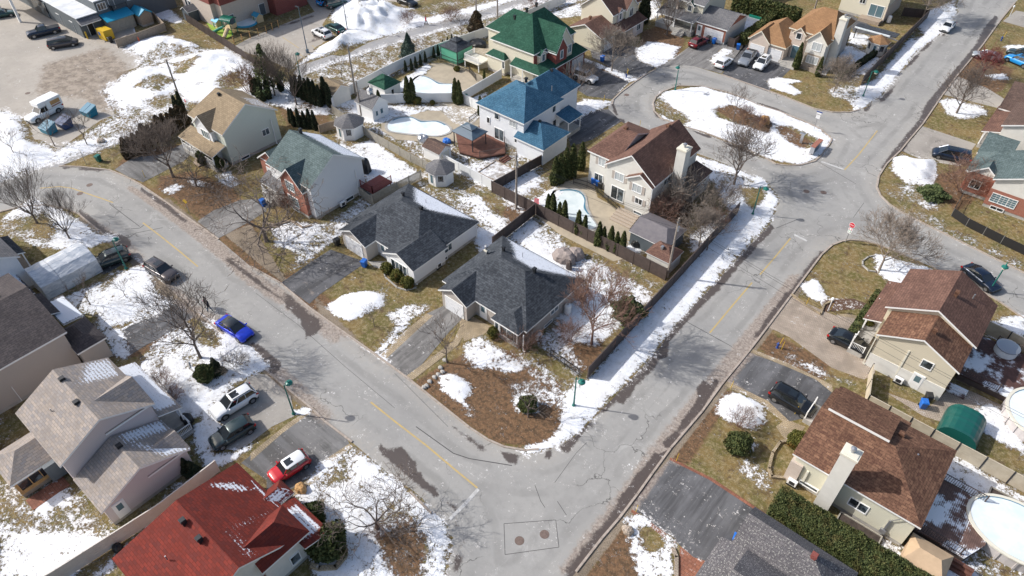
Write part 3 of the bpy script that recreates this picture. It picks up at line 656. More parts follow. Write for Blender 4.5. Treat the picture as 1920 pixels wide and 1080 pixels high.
# parking lots, cycle path
sheet('parking_lot', P((-300,-60),(-60,-120),(180,-120),(235,-10),(262,90),(270,110),(255,130),(230,150),(190,170),(215,215),(190,225),(110,280),(75,262),(55,262),(45,222),(0,205),(-300,170)), .010, M['lot'], 1.2)
sheet('parking_lot', P((430,92),(470,70),(520,50),(590,22),(560,-20),(560,-80),(900,-80),(800,-5),(760,12),(700,20),(640,40),(650,72),(620,80),(560,112),(545,130),(520,122)), .010, M['lot'], 1.2)
sheet('path', P((50,320),(112,312),(235,262),(350,232),(350,222),(235,250),(130,280),(60,305)), .014, M['path'], .8)
sheet('path', P((540,150),(560,124),(620,104),(700,77),(800,47),(900,22),(1010,-12),(1150,-60),(1190,-55),(1060,-8),(960,22),(850,52),(760,76),(690,98),(620,122),(570,142),(550,160)), .014, M['path'], .8)
DR = [('drive_dark',[(526,531),(585,490),(620,468),(682,490),(675,500),(600,552),(580,570)]), ('drive_grey',[(706,664),(800,588),(835,572),(867,597),(840,625),(768,711)]),
 ('drive_x',[(215,318),(248,296),(300,290),(352,265),(372,275),(345,302),(268,342),(242,332)]), ('drive_grey',[(370,415),(400,395),(450,375),(500,372),(500,395),(470,415),(410,447)]),
 ('drive_dark',[(232,470),(200,485),(150,480),(155,500),(195,515),(250,485)]), ('drive_dark',[(215,632),(218,622),(330,560),(344,568),(370,592),(270,650),(240,668),(236,655)]),
 ('drive_tan',[(376,805),(385,790),(430,765),(470,700),(500,702),(545,742),(552,780),(510,800),(450,845),(400,840)]), ('drive_x',[(452,868),(520,815),(575,772),(592,775),(650,822),(655,832),(600,870),(580,895),(520,935),(500,920),(500,900)]),
 ('drive_dark',[(1190,930),(1255,862),(1330,900),(1450,978),(1440,1000),(1350,1060),(1300,1045),(1260,1010),(1185,955)]), ('drive_dark',[(1363,715),(1404,660),(1480,690),(1530,712),(1560,735),(1530,780),(1480,790),(1440,752)]),
 ('drive_tan',[(1690,283),(1730,237),(1830,270),(1800,312),(1730,300)]), ('drive_tan',[(1770,178),(1795,143),(1850,165),(1890,190),(1880,205),(1820,190)]), ('drive_tan',[(1880,40),(1905,20),(1960,30),(1950,60)]),
 ('drive_dark',[(1440,172),(1353,140),(1395,85),(1420,85),(1475,105),(1500,112)]), ('drive_grey',[(1229,129),(1262,110),(1300,82),(1360,82),(1400,84),(1375,112),(1352,138),(1300,124),(1270,122)]),
 ('drive_dark',[(1105,85),(1150,80),(1200,90),(1229,110),(1227,128),(1195,148),(1150,130),(1110,108)]), ('drive_dark',[(1060,140),(1100,118),(1150,130),(1183,152),(1147,186),(1100,180),(1070,160)]),
 ('drive_dark',[(1060,225),(1100,205),(1141,205),(1165,228),(1110,262),(1070,275)])]
for m, p in DR: sheet('driveway', P(*p), .020, M[m], .7)
sheet('driveway', P((1439,613),(1484,556),(1560,590),(1620,600),(1650,640),(1640,700),(1620,712),(1560,690),(1480,632)), .020, M['paver_brown'], .7)
sheet('driveway_border', P((1363,715),(1358,722),(1430,762),(1480,800),(1490,830),(1510,800),(1480,790),(1440,752)), .026, M['paver_tan'], 1, kind='structure')
sheet('driveway_border', P((1404,659),(1408,654),(1480,682),(1560,722),(1562,738),(1530,712),(1480,690)), .026, M['paver_tan'], 1)
sheet('driveway_border', P((706,664),(800,588),(812,592),(725,672)), .026, M['paver_tan'], 1); sheet('driveway_border', P((768,711),(762,705),(850,640),(868,600),(880,612),(858,648),(775,712)), .026, M['paver_tan'], 1)
sheet('driveway_border', P((1255,862),(1257,858),(1334,896),(1453,974),(1450,979),(1330,900)), .026, M['paver_red'], 1); sheet('driveway_border', P((1185,955),(1183,960),(1262,1022),(1268,1016),(1260,1008)), .026, M['paver_red'], 1)
sheet('driveway_border', P((470,850),(545,790),(575,772),(580,776),(530,812),(470,865)), .026, M['paver_tan'], 1); sheet('driveway_border', P((655,832),(662,838),(618,870),(598,900),(545,935),(530,935),(590,890),(605,865)), .026, M['paver_tan'], 1)
sheet('walkway', P((690,490),(740,490),(760,520),(700,500)), .018, M['concrete'], 1); sheet('walkway', P((860,600),(880,590),(925,615),(905,628),(870,640)), .018, M['paver_tan'], 1)
sheet('walkway', P((1275,1025),(1335,1060),(1345,1075),(1300,1110),(1270,1090)), .018, M['paver_red'], 1); sheet('walkway', P((1455,800),(1475,785),(1505,800),(1500,840),(1470,822)), .018, M['paver_tan'], 1)
sheet('walkway', P((1570,590),(1590,588),(1640,600),(1630,640),(1600,625)), .018, M['paver_tan'], 1); sheet('walkway', P((1480,120),(1500,110),(1555,130),(1548,142),(1520,135)), .018, M['concrete'], 1)
sheet('patio', P((1000,400),(1010,370),(1040,345),(1110,330),(1120,370),(1200,415),(1225,425),(1240,440),(1215,475),(1150,490),(1050,440)), .016, M['stamped'], 1)
sheet('patio', P((715,225),(740,212),(820,205),(880,205),(905,220),(890,250),(870,262),(830,268),(745,262),(715,245)), .016, M['stamped'], 1); sheet('patio', P((810,195),(880,190),(902,215),(880,240),(850,230)), .020, M['paver_big'], 1)
sheet('patio', P((760,160),(790,140),(810,118),(850,118),(900,140),(915,150),(880,172),(860,185),(770,180)), .016, M['stamped'], 1); sheet('patio', P((870,105),(900,80),(940,90),(945,120),(900,130)), .020, M['paver_big'], 1)
sheet('patio', P((1660,735),(1740,765),(1790,720),(1900,770),(1850,790),(1800,790),(1760,790),(1730,780)), .018, M['paver_brown'], 1); sheet('patio', P((1580,10),(1600,60),(1660,70),(1690,80),(1600,30)), .018, M['drive_dark'], 1)
sheet('planting_bed', P((1640,500),(1650,492),(1680,495),(1682,512),(1660,522),(1642,512)), .02, M['mulch'], 1); sheet('planting_bed', P((1535,560),(1600,560),(1640,575),(1600,580),(1545,585)), .02, M['mulch'], 1)
# road markings
def line(name, pts, wd, m, z=.018):
    q = [Vector((*a, 0)) for a in pts]; mb = MB()
    for a, b in zip(q[:-1], q[1:]):
        d = (b-a).normalized(); n = Vector((-d.y, d.x, 0))*wd/2; mb.add([a-n+Vector((0,0,z)), b-n+Vector((0,0,z)), b+n+Vector((0,0,z)), a+n+Vector((0,0,z))], [(0,1,2,3)])
    tag(mb.build(name, M[m]), kind='structure')
for p in ([(75,353),(112,350),(135,353),(160,362),(190,372),(212,380)],[(268,418),(300,442),(335,470),(371,500)],[(695,754),(740,790),(800,836),(850,878),(895,915)],[(1331,624),(1370,577),(1410,530)],[(1425,515),(1455,480),(1482,447)],[(1583,319),(1610,290),(1645,245)]): line('centre_line', P(*p), .17, 'yellow')
for p in ([(897,917),(872,945),(843,974)],[(1540,303),(1583,318)],[(1489,440),(1513,452)]): line('stop_line', P(*p), .32, 'whiteline')
for p in ([(560,100),(575,112)],[(530,70),(560,90)],[(585,85),(600,98)]): line('parking_line', P(*p), .12, 'yellow')
def disc(name, px, py, r, m, z=.021):
    x, y = at(px, py); mb = MB(); mb.lathe([(r, z-.006), (r, z), (r*.92, z+.004)], x, y, 20); tag(mb.build(name, M[m]), kind='structure')
M['manhole'] = noisy('manhole_iron', (.12,.085,.07), (.18,.13,.11), 5, .7)
for x, y in ((974,1014),(1021,1002),(168,347),(150,363),(1512,359),(1544,361),(52,175),(1175,178)): disc('manhole_cover', x, y, .42, 'manhole')
M['seam'] = mat('tar_seam', (.06,.055,.055), .6)
def seam(pts, w=.05): line('tar_seam', P(*pts), w, 'seam', .016)
seam([(945,982),(1042,975),(1048,1026),(947,1040),(945,982)], .05); seam([(1003,910),(1014,940),(1022,952)]); seam([(1045,940),(1062,966)]); seam([(1276,597),(1372,650)], .07); seam([(1455,428),(1494,412)],.08)
seam([(1520,295),(1605,345)], .07); seam([(1620,380),(1600,408)]); seam([(780,800),(850,850),(880,860),(960,873)], .09); seam([(740,700),(800,760),(840,800)], .04)
seam([(235,430),(262,428),(270,422)], .1); seam([(205,382),(262,425)], .08); seam([(240,446),(255,437),(305,427)], .09); seam([(1040,905),(1080,850),(1100,830)],.04); seam([(480,550),(560,610),(650,690),(740,765)],.04)
# ---------------------------------------------------------------- houses
def roof_mesh(H, faces, th, rm, snow=None, name='roof', trim='trim'):
    """faces: sloping polygons (3D, anticlockwise from above); closed slab with white fascia below them"""
    vs = []; idx = {}
    def vi(p):
        k = (round(p[0], 3), round(p[1], 3), round(p[2], 3))
        if k not in idx: idx[k] = len(vs); vs.append(k)
        return idx[k]
    F = [[vi(p) for p in f] for f in faces]; nb = len(vs); allv = list(vs)+[(x, y, z-th) for x, y, z in vs]
    mb = MB(); top = []
    edges = {}
    for f in F:
        for i in range(len(f)): a, b = f[i], f[(i+1) % len(f)]; edges[(a, b)] = edges.get((a, b), 0)+1
    sides = [(a+nb, b+nb, b, a) for (a, b) in edges if (b, a) not in edges]
    mb.add(allv, [tuple(f[::-1][k]+nb for k in range(len(f))) for f in F]+sides, 1)
    if snow is None: mb.add(vs, [tuple(f) for f in F], 0)
    else:
        for f in faces:
            p0, p1, p2 = (Vector(f[i]) for i in (0, 1, 2)); n = (p1-p0).cross(p2-p0).normalized()
            poly = np.array([(p[0], p[1]) for p in f]); lo = poly.min(0); hi = poly.max(0)
            gx, gy = np.meshgrid(np.arange(lo[0]+.17, hi[0], .38), np.arange(lo[1]+.13, hi[1], .38)); gx = gx.ravel(); gy = gy.ravel(); k = sdf(gx, gy, poly) > .12
            V = [Vector((a, b)) for a, b in poly]+[Vector((a, b)) for a, b in zip(gx[k], gy[k])]; m = len(poly)
            r = delaunay_2d_cdt(V, [(i, (i+1) % m) for i in range(m)], [], 1, 1e-4)
            z = lambda a, b: p0.z-(n.x*(a-p0.x)+n.y*(b-p0.y))/n.z
            tf = [tuple(q) for q in r[2]]; T = [(v.x, v.y, z(v.x, v.y)) for v in r[0]]; a, b, c = (Vector(T[i]) for i in tf[0][:3])
            if (b-a).cross(c-a).z < 0: tf = [q[::-1] for q in tf]
            mb.add(T, tf, 0)
    o = mb.build(name, [M[rm], M[trim]], H)
    if snow is not None:
        V = np.array(mb.v); s = np.zeros(len(V))
        for val, fe, poly in snow:
            t = np.clip(.5+sdf(V[:,0], V[:,1], np.array(poly, dtype=float))/fe, 0, 1); s = s*(1-t)+val*t
        set_attr(o.data, 'snow', s)
    return o
def rot_if(axis, pts): return pts if axis == 'x' else [(y, x, *r) for x, y, *r in pts][::-1]
def block(H, E, h, wall, rise, axis='x', i=(0, 0), oh=.35, rm='sh_char', fnd=.45, z0=0, snow=None, th=.2, trim='trim', gwall=None, fm='concrete', walls=True, lower=None):
    x0, x1, y0, y1 = E if axis == 'x' else (E[2], E[3], E[0], E[1])
    ym = (y0+y1)/2; s = rise/((y1-y0)/2); hz = h+.06; zr = hz+rise; A = (x0+i[0], ym, zr); B = (x1-i[1], ym, zr); e = lambda x, y: (x, y, hz)
    fs = [[e(x0,y0), e(x1,y0), B, A], [e(x1,y1), e(x0,y1), A, B]]
    if i[0] > 0: fs.append([e(x0,y1), e(x0,y0), A])
    if i[1] > 0: fs.append([e(x1,y0), e(x1,y1), B])
    fs = [rot_if(axis, f) for f in fs]
    if abs(B[0]-A[0]) < .05: fs = [[p for k, p in enumerate(f) if k == 0 or (Vector(p)-Vector(f[k-1])).length > .06] for f in fs]
    ro = roof_mesh(H, fs, th, rm, snow, trim=trim)
    if walls:
        zw = hz+oh*s-th*.7; wx0, wx1, wy0, wy1 = x0+oh, x1-oh, y0+oh, y1-oh; zb = z0+fnd
        mb = MB(); R2 = lambda pts: [(p[1], p[0], p[2]) for p in pts] if axis == 'y' else pts
        def add(vs, fs_, m=0): mb.add(R2(vs), fs_ if axis == 'x' else [f[::-1] for f in fs_], m)
        add([(wx0,wy0,zb),(wx1,wy0,zb),(wx1,wy1,zb),(wx0,wy1,zb),(wx0,wy0,zw),(wx1,wy0,zw),(wx1,wy1,zw),(wx0,wy1,zw)], [(0,3,2,1),(4,5,6,7),(0,1,5,4),(1,2,6,5),(2,3,7,6),(3,0,4,7)])
        gz = zr-th*1.2
        if i[0] == 0 or i[1] == 0:
            ga, gb = (wx0+.004 if i[0] == 0 else x0+i[0]), (wx1-.004 if i[1] == 0 else x1-i[1])
            yy0, yy1 = wy0+.01, wy1-.01
            add([(ga,yy0,zw-.01),(ga,yy1,zw-.01),(ga,ym,gz),(gb,yy0,zw-.01),(gb,yy1,zw-.01),(gb,ym,gz)], [(0,2,1),(3,4,5),(0,3,5,2),(1,2,5,4),(0,1,4,3)], 1)
        mb.build('wall', [M[wall], M[gwall or wall]], H)
        if lower:   # a band of another cladding on the lower storey
            lz, lm = lower; m2 = MB(); a, b, c, d = (wx0-.03, wx1+.03, wy0-.03, wy1+.03); q = R2([(a,c,0),(b,d,0)])
            m2.box(q[0][0], q[1][0], q[0][1], q[1][1], zb+.01, lz); m2.build('wall_cladding', M[lm], H)
        if fnd > 0:
            q = R2([(wx0+.03,wy0+.03,0),(wx1-.03,wy1-.03,0)]); MB().box(q[0][0], q[1][0], q[0][1], q[1][1], z0-.3, zb+.01).build('foundation', M[fm], H)
    return ro
def shed(H, E, zlo, zhi, side, rm, th=.15, snow=None, trim='trim', name='porch_roof'):
    """single slope falling towards side S, E, N or W"""
    x0, x1, y0, y1 = E; zz = {'S':(zlo,zlo,zhi,zhi),'N':(zhi,zhi,zlo,zlo),'E':(zhi,zlo,zlo,zhi),'W':(zlo,zhi,zhi,zlo)}[side]
    return roof_mesh(H, [[(x0,y0,zz[0]),(x1,y0,zz[1]),(x1,y1,zz[2]),(x0,y1,zz[3])]], th, rm, snow, name=name, trim=trim)
def panel(mb, side, a0, a1, z0, z1, pos, d0, d1, m=0):
    s = 1 if side in 'NE' else -1; lo, hi = sorted((pos+s*d0, pos+s*d1))
    if side in 'SN': mb.box(a0, a1, lo, hi, z0, z1, m)
    else: mb.box(lo, hi, a0, a1, z0, z1, m)
def win(H, side, a, pos, z, w=1.2, h=1.2, panes=2, glass='glass', trim='trim', shutter=None, grid=0, label=None):
    mb = MB(); t = .09; A, B, C, D = a-w/2, a+w/2, z-h/2, z+h/2
    panel(mb, side, A-t, A, C-t, D+t, pos, -.05, .07); panel(mb, side, B, B+t, C-t, D+t, pos, -.05, .07)
    panel(mb, side, A, B, D, D+t, pos, -.05, .07); panel(mb, side, A, B, C-t, C, pos, -.05, .09)
    for k in range(1, panes): x = A+w*k/panes; panel(mb, side, x-.035, x+.035, C, D, pos, -.04, .05)
    if grid:
        for k in range(1, grid+1): zz = C+h*k/(grid+1); panel(mb, side, A, B, zz-.018, zz+.018, pos, -.03, .035)
        for k in range(panes*2-1 if panes > 1 else 1): x = A+w*(k+1)/(panes*2 if panes > 1 else 2); panel(mb, side, x-.018, x+.018, C, D, pos, -.03, .035)
    f = mb.build('window', M[trim], H)
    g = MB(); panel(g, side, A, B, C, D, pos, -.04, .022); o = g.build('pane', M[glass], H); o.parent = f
    if shutter:
        for s in (-1, 1):
            q = MB(); x = a+s*(w/2+t+.22); panel(q, side, x-.2, x+.2, C-.05, D+.05, pos, -.02, .05); q.build('shutter', M[shutter], H)
    return f
def door(H, side, a, pos, z0=.45, w=.95, h=2.05, m='trim', glass='glass_blue', name='door'):
    mb = MB(); panel(mb, side, a-w/2-.08, a+w/2+.08, z0, z0+h+.08, pos, -.05, .05); o = mb.build(name, M['trim'], H)
    q = MB(); panel(q, side, a-w/2, a+w/2, z0+.02, z0+h, pos, -.03, .075); l = q.build('door_leaf', M[m], H); l.parent = o
    if glass: g = MB(); panel(g, side, a-w*.28, a+w*.28, z0+1.0, z0+h-.2, pos, 0, .09); g = g.build('pane', M[glass], H); g.parent = o
    return o
def patio_door(H, side, a, pos, z0=.4, w=1.8, h=2.05, glass='glass'): return win(H, side, a, pos, z0+h/2, w, h, 2, glass)
def gdoor(H, side, a, pos, w=2.6, h=2.1, z0=.02, m='gdoor'):
    mb = MB(); panel(mb, side, a-w/2-.12, a+w/2+.12, z0+h, z0+h+.12, pos, -.05, .06)
    for s in (-1, 1): panel(mb, side, a+s*(w/2+.06)-.06, a+s*(w/2+.06)+.06, z0, z0+h, pos, -.05, .06)
    o = mb.build('garage_door', M['trim'], H); q = MB()
    for k in range(4): panel(q, side, a-w/2, a+w/2, z0+h*k/4+.012, z0+h*(k+1)/4-.012, pos, -.1, .045)
    q = q.build('door_panel', M[m], H); q.parent = o
def vent(H, x, y, z, s=.42, m='vent'):
    mb = MB(); mb.box(x-s*.36, x+s*.36, y-s*.36, y+s*.36, z-.3, z+.22); mb.box(x-s*.5, x+s*.5, y-s*.5, y+s*.5, z+.22, z+.42); mb.box(x-s*.42, x+s*.42, y-s*.42, y+s*.42, z+.42, z+.47)
    mb.build('roof_vent', M[m], H)
def pipe(H, x, y, z, r=.05, h=.45): MB().tube((x,y,z-.2),(x,y,z+h),r,r,8).build('vent_pipe', M['metal'], H)
def spout(H, x, y, z, m='trim'): MB().box(x-.05, x+.05, y-.05, y+.05, .15, z).box(x-.05, x+.25, y-.06, y+.06, .1, .2).build('downspout', M[m], H)
def chimney(H, x0, x1, y0, y1, z, m='stucco_cream', zb=0):
    mb = MB(); mb.box(x0, x1, y0, y1, zb-.2, z-.25); c = mb.build('chimney', M[m], H)
    k = MB(); k.box(x0-.08, x1+.08, y0-.08, y1+.08, z-.25, z-.05); k.box(x0+.06, x1-.06, y0+.06, y1-.06, z-.05, z+.02); k = k.build('chimney_cap', M['trim_cream'], H); k.parent = c
    x, y = (x0+x1)/2, (y0+y1)/2; f = MB(); f.lathe([(.16,z),(.16,z+.35),(.24,z+.37),(.24,z+.5),(.05,z+.58)], x, y, 12); f = f.build('flue', M['metal'], H); f.parent = c
def post(H, x, y, z0, z1, r=.07, m='trim'): MB().box(x-r, x+r, y-r, y+r, z0, z1).box(x-r-.03, x+r+.03, y-r-.03, y+r+.03, z0, z0+.12).build('post', M[m], H)
def railing(H, pts, z, h=.95, m='trim', step=.14, name='railing', gap=.08):
    mb = MB()
    for (ax, ay), (bx, by) in zip(pts[:-1], pts[1:]):
        L = math.hypot(bx-ax, by-ay); a = math.atan2(by-ay, bx-ax); cx, cy = (ax+bx)/2, (ay+by)/2
        mb.cbox(cx, cy, z+h, L, .07, .05, a); mb.cbox(cx, cy, z+.1, L, .05, .04, a); n = max(1, int(L/step))
        for k in range(n+1): q = k/n; mb.cbox(ax+(bx-ax)*q, ay+(by-ay)*q, z+h/2+.03, .035, .035, h-.1, a)
        for q in (0, 1): mb.cbox(ax+(bx-ax)*q, ay+(by-ay)*q, z+h/2+.05, .1, .1, h+.12, a)
    return mb.build(name, M[m], H)
def steps(H, x, y, w, z, side='S', n=3, m='concrete', run=.3):
    mb = MB()
    for k in range(n):
        d = run*(n-k); zz = z*(k+1)/(n+1); lo, hi = (y-d, y-d+run+.02) if side == 'S' else (y+d-run-.02, y+d)
        if side in 'SN': mb.box(x-w/2, x+w/2, lo, hi, -.05, zz)
        else:
            lo, hi = (x+d-run-.02, x+d) if side == 'E' else (x-d, x-d+run+.02); mb.box(lo, hi, y-w/2, y+w/2, -.05, zz)
    mb.build('steps', M[m], H)
def slab(H, x0, x1, y0, y1, z, m='concrete', name='porch_floor'): MB().box(x0, x1, y0, y1, -.1, z).build(name, M[m], H)
def ac_small(x, y, label, rz=0):
    H = thing('air_conditioner', label, 'air conditioner', x, y, 0, 0); mb = MB(); mb.cbox(x, y, .55, .85, .35, .6, rz); mb.build('casing', M['trim'], H, bevel=.02)
    g = MB(); g.cbox(x, y, .55, .5, .37, .45, rz); g.build('fan_grille', M['trim_dark'], H); s = MB(); s.cbox(x, y, .12, .9, .3, .24, rz); s.build('stand', M['black'], H)

# 1 white bungalow with a dark hip roof
H = thing('bungalow', 'white bungalow with charcoal hip roof, half snowed over at the back, dark driveway beside it', 'house', -55, 45)
S1 = [(1.25,1.5,[(-58.6,49.2),(-56,46.9),(-53.3,46.7),(-49.3,50.4),(-48.4,51.4),(-61.0,51.4)])]
block(H, (-61.4,-48.6,40.2,51.1), 2.6, 'sd_white', 2.55, 'x', (4.7,4.7), rm='sh_char', snow=S1)
block(H, (-60.8,-55.8,38.5,45), 2.6, 'sd_greige', 1.25, 'y', (0,0), .3, 'sh_char', fnd=.2); gdoor(H, 'S', -58.4, 38.8, 2.9, 2.1)
block(H, (-53.5,-48.2,39.2,45), 2.6, 'sd_white', 1.3, 'y', (0,0), .3, 'sh_char', gwall='trim'); win(H, 'S', -51, 39.5, 1.5, 2.6, 1.4, 4)
door(H, 'S', -55.0, 40.55, .25); win(H, 'S', -54.2, 40.55, 1.3, .5, 1.4, 1); win(H, 'E', 45.7, -48.95, 1.75, 1.2, 1.1, 2); win(H, 'E', 44.8, -48.98, .32, 1.2, .35, 1)
win(H, 'N', -57, 50.75, 1.7, 1.8, 1.2, 2); win(H, 'W', 46, -61.05, 1.7, 1.4, 1.2, 2)
vent(H, -53.6, 46.1, 5.0); vent(H, -57.8, 47.0, 4.7, .36); pipe(H, -55.2, 48.4, 4.0); spout(H, -48.6, 39.75, 2.6); spout(H, -48.9, 50.8, 2.6)
ac_small(-48.6, 43.6, 'white wall air conditioner at the side of the white bungalow with a charcoal roof', R(90))
# 2 taupe brick bungalow
H = thing('bungalow', 'taupe brick bungalow with charcoal hip roof beside the bend in the street', 'house', -38, 45)
S2 = [(1.25,1.5,[(-42.0,49.3),(-39.5,46.8),(-36.7,46.6),(-32.9,50.2),(-32,51.2),(-44.6,51.2)])]
block(H, (-44.6,-32.1,40.3,50.9), 2.6, 'brick_grey', 2.5, 'x', (4.4,4.6), rm='sh_char', snow=S2)
block(H, (-43.9,-39.5,38.9,45), 2.6, 'brick_grey', 1.3, 'y', (0,0), .3, 'sh_char', fnd=.2); gdoor(H, 'S', -41.7, 39.2, 2.6, 2.0)
block(H, (-36.4,-32.5,39.4,45), 2.6, 'brick_grey', .95, 'y', (1.6,0), .3, 'sh_char'); win(H, 'S', -34.3, 39.7, 1.55, 1.9, 1.5, 2); win(H, 'S', -35.75, 39.7, 1.55, .45, 1.5, 1); win(H, 'S', -33.1, 39.7, 1.55, .35, 1.5, 1)
door(H, 'S', -38.6, 40.65, .25); win(H, 'E', 45.6, -32.45, 1.8, 1.3, .8, 2); win(H, 'E', 44.6, -32.48, .32, 1.4, .3, 1); win(H, 'N', -38, 50.55, 1.7, 1.8, 1.2, 2); win(H, 'W', 46, -44.25, 1.7, 1.2, 1, 2)
vent(H, -36.0, 46.4, 4.95); vent(H, -41.3, 47.3, 4.55, .36); pipe(H, -39.2, 48.2, 4.2); spout(H, -32.1, 39.8, 2.6); chimney(H, -43.3,-43.0,46.2,46.5,4.2,'metal',2)
ac_small(-31.9, 42.2, 'white wall air conditioner at the side of the taupe brick bungalow', R(90))
# 3 red brick and white gable house
H = thing('house', 'tall white house with red brick gabled front and grey green roof', 'house', -72, 44)
block(H, (-76.4,-67.2,39.7,48.9), 5.2, 'sd_white', 2.9, 'x', (0,0), .3, 'sh_teal', snow=[(1.2,1.6,[(-77,45.3),(-72,45.6),(-67,45.5),(-67,49.2),(-77,49.2)])])
block(H, (-73.5,-68.2,39.2,45.2), 4.3, 'brick_red', 2.6, 'y', (0,0), .28, 'sh_teal', fm='concrete')
block(H, (-81.6,-76.2,41.4,48.4), 3.0, 'sd_white', 2.0, 'y', (0,0), .28, 'sh_teal', gwall='brick_red', lower=(2.9,'brick_red'))
shed(H, (-77.4,-73.4,38.6,40.4), 2.5, 3.4, 'S', 'sh_grey'); slab(H, -77.2,-73.5,38.5,40.2, .9); steps(H, -75.4, 38.5, 1.6, .9, 'S', 4); railing(H, [(-77.1,38.6),(-76.2,38.6)], .9); post(H, -77.2, 38.8, .9, 2.5); post(H, -73.7, 38.8, .9, 2.5)
win(H, 'S', -71.2, 39.48, 4.0, 1.6, 1.3, 2, grid=2, glass='glass_blue'); win(H, 'S', -71.2, 39.48, 1.6, 2.0, 1.4, 2, grid=2, glass='glass_blue'); win(H, 'S', -71.2, 39.49, .3, 1.3, .35, 1); win(H, 'S', -74.8, 40.05, 4.4, .9, .9, 2)
door(H, 'S', -75.4, 40.05, .9); win(H, 'E', 45.6, -67.5, .35, 1.2, .45, 1); gdoor(H, 'S', -78.9, 41.68, 2.4, 2.0); win(H, 'N', -72, 48.6, 4.0, 1.5, 1.1, 2); win(H, 'N', -70, 48.6, 1.6, 1.8, 1.2, 2)
spout(H, -67.4, 47.2, 4.2); vent(H, -75.2, 45.2, 7.9, .45)
slab(H, -67.5, -64.9, 47.6, 51.2, .02); MB().box(-67.5,-64.9,47.6,51.2,1.15,1.3).build('deck', M['brick_dred'], H)
railing(H, [(-67.4,47.7),(-65,47.7),(-65,51.1)], 1.3, .95, 'brick_dred', .2)
for x, y in ((-65.1,47.7),(-65.1,51),(-67,51)): post(H, x, y, 0, 1.2, .07, 'wood')
ac_small(-67.1, 44.1, 'white wall air conditioner at the side of the tall white and brick house', R(90))
# 4 pale sage house with tan roof
H = thing('house', 'pale sage two storey house with tan shingle roof', 'house', -91, 44)
block(H, (-95.6,-86.7,39.9,49.2), 5.2, 'sd_sage', 2.9, 'x', (1.6,0), .3, 'sh_tan', snow=[(.9,1.5,[(-91,46),(-86.4,45.2),(-86.4,49.4),(-92,49.4)])])
block(H, (-93.6,-89.0,39.3,44.6), 4.9, 'stucco', 1.9, 'y', (0,0), .28, 'sh_tan'); win(H, 'S', -91.0, 39.57, 3.9, 1.7, 1.2, 3, glass='glass_blue')
shed(H, (-95.8,-87.0,37.6,40.0), 2.6, 3.4, 'S', 'sh_tan'); slab(H, -95.6,-87.2,37.7,39.7, .7); railing(H, [(-95.4,37.8),(-92,37.8)], .7); railing(H, [(-90.4,37.8),(-87.4,37.8)], .7)
for x in (-95.5,-93,-90.4,-87.3): post(H, x, 37.8, .7, 2.6)
steps(H, -91.2, 37.7, 1.6, .7, 'S', 3, 'wood'); door(H, 'S', -91.2, 39.57, .7); win(H, 'S', -93.5, 40.17, 1.8, 1, 1.2, 2); win(H, 'E', 46.6, -86.98, 2.6, 1.1, .9, 2); win(H, 'E', 42.4, -86.98, .32, 1.3, .35, 1)
spout(H, -86.85, 47.8, 4.2); vent(H, -92.3, 43.9, 7.7, .4); win(H, 'N', -91, 48.9, 4, 1.4, 1.1, 2); win(H, 'N', -89, 48.9, 1.6, 1.6, 1.2, 2)
# 5 pink house lower left
H = thing('house', 'pale pink house with mottled grey and tan roof and lower garage wing', 'house', -55, 5)
S5 = [(1.0,1.3,[(-59.9,6.3),(-58.8,7.0),(-56.2,5.5),(-56.3,8.2),(-59.9,9.6)]), (0,.3,[(-56.2,5.3),(-51,5.3),(-51,10),(-56.2,10)])]
block(H, (-59.8,-51.1,0.6,9.4), 5.1, 'sd_pink', 2.2, 'x', (0,0), .3, 'sh_mix', snow=[(1.05,1.4,[(-59.9,7.2),(-56.3,5.4),(-56.2,9.6),(-59.9,9.6)])])
block(H, (-56.2,-51.3,4.8,9.45), 5.12, 'sd_pink', 1.85, 'y', (0,.1), .3, 'sh_mix', walls=False)
shed(H, (-59.8,-51.0,9.1,11.3), 2.8, 3.6, 'N', 'sh_mix', snow=[(1.3,.7,[(-60,9.3),(-51.6,9.3),(-51.6,11.4),(-60,11.4)])]); slab(H, -59,-51.3,9.1,11, .5)
block(H, (-51.2,-46.2,0.8,9.2), 2.75, 'sd_pink', 1.9, 'x', (0,0), .28, 'sh_mix', snow=[(1.15,1.2,[(-51.4,5.5),(-49.6,5.3),(-49.3,9.4),(-51.4,9.4)]), (1.15,1.0,[(-49.2,5.6),(-46.2,7.2),(-46.0,9.4),(-47.3,9.2),(-48.2,7.4),(-49.4,6.2)])])
block(H, (-49.6,-46.4,5.2,9.3), 2.78, 'sd_pink', 1.1, 'y', (0,.1), .28, 'sh_mix', walls=False)
door(H, 'E', 2.2, -46.48, .4, .9, 2.0); win(H, 'N', -55, 9.1, 4, 1.2, 1.1, 2); win(H, 'N', -53, 9.1, 1.6, 1.4, 1.2, 2); gdoor(H, 'N', -48.5, 8.92, 2.4, 2)
railing(H, [(-51.2,11.1),(-50.0,11.1),(-50.0,9.3)], .5, .9); post(H, -51.3, 11.0, .5, 2.8); steps(H, -50.5, 10.4, 1.4, .5, 'E', 2)
block(H, (-59.5,-55.0,-3.1,0.8), 2.45, 'woodnew', 1.2, 'y', (1.9,0), .25, 'sh_mix', fnd=.5, fm='wood'); win(H, 'E', -1.2, -55.25, 1.55, 2.8, 1.1, 3, trim='woodnew')
vent(H, -58.0, 5.0, 7.1, .5); vent(H, -54.5, 4.6, 7.0, .5); vent(H, -49.6, 5.0, 4.5, .5); pipe(H, -56.3, 2.8, 6.3, .05, .3); MB().box(-54.9,-53.4,-2.9,.4,-.1,.1).build('brick_strip', M['paver_red'], H)
door(H, 'E', .3, -54.6, .5, .8, 1.9); MB().box(-55,-54.5,-.4,.9,.4,2.5).build('entry_wall', M['sd_grey'], H)
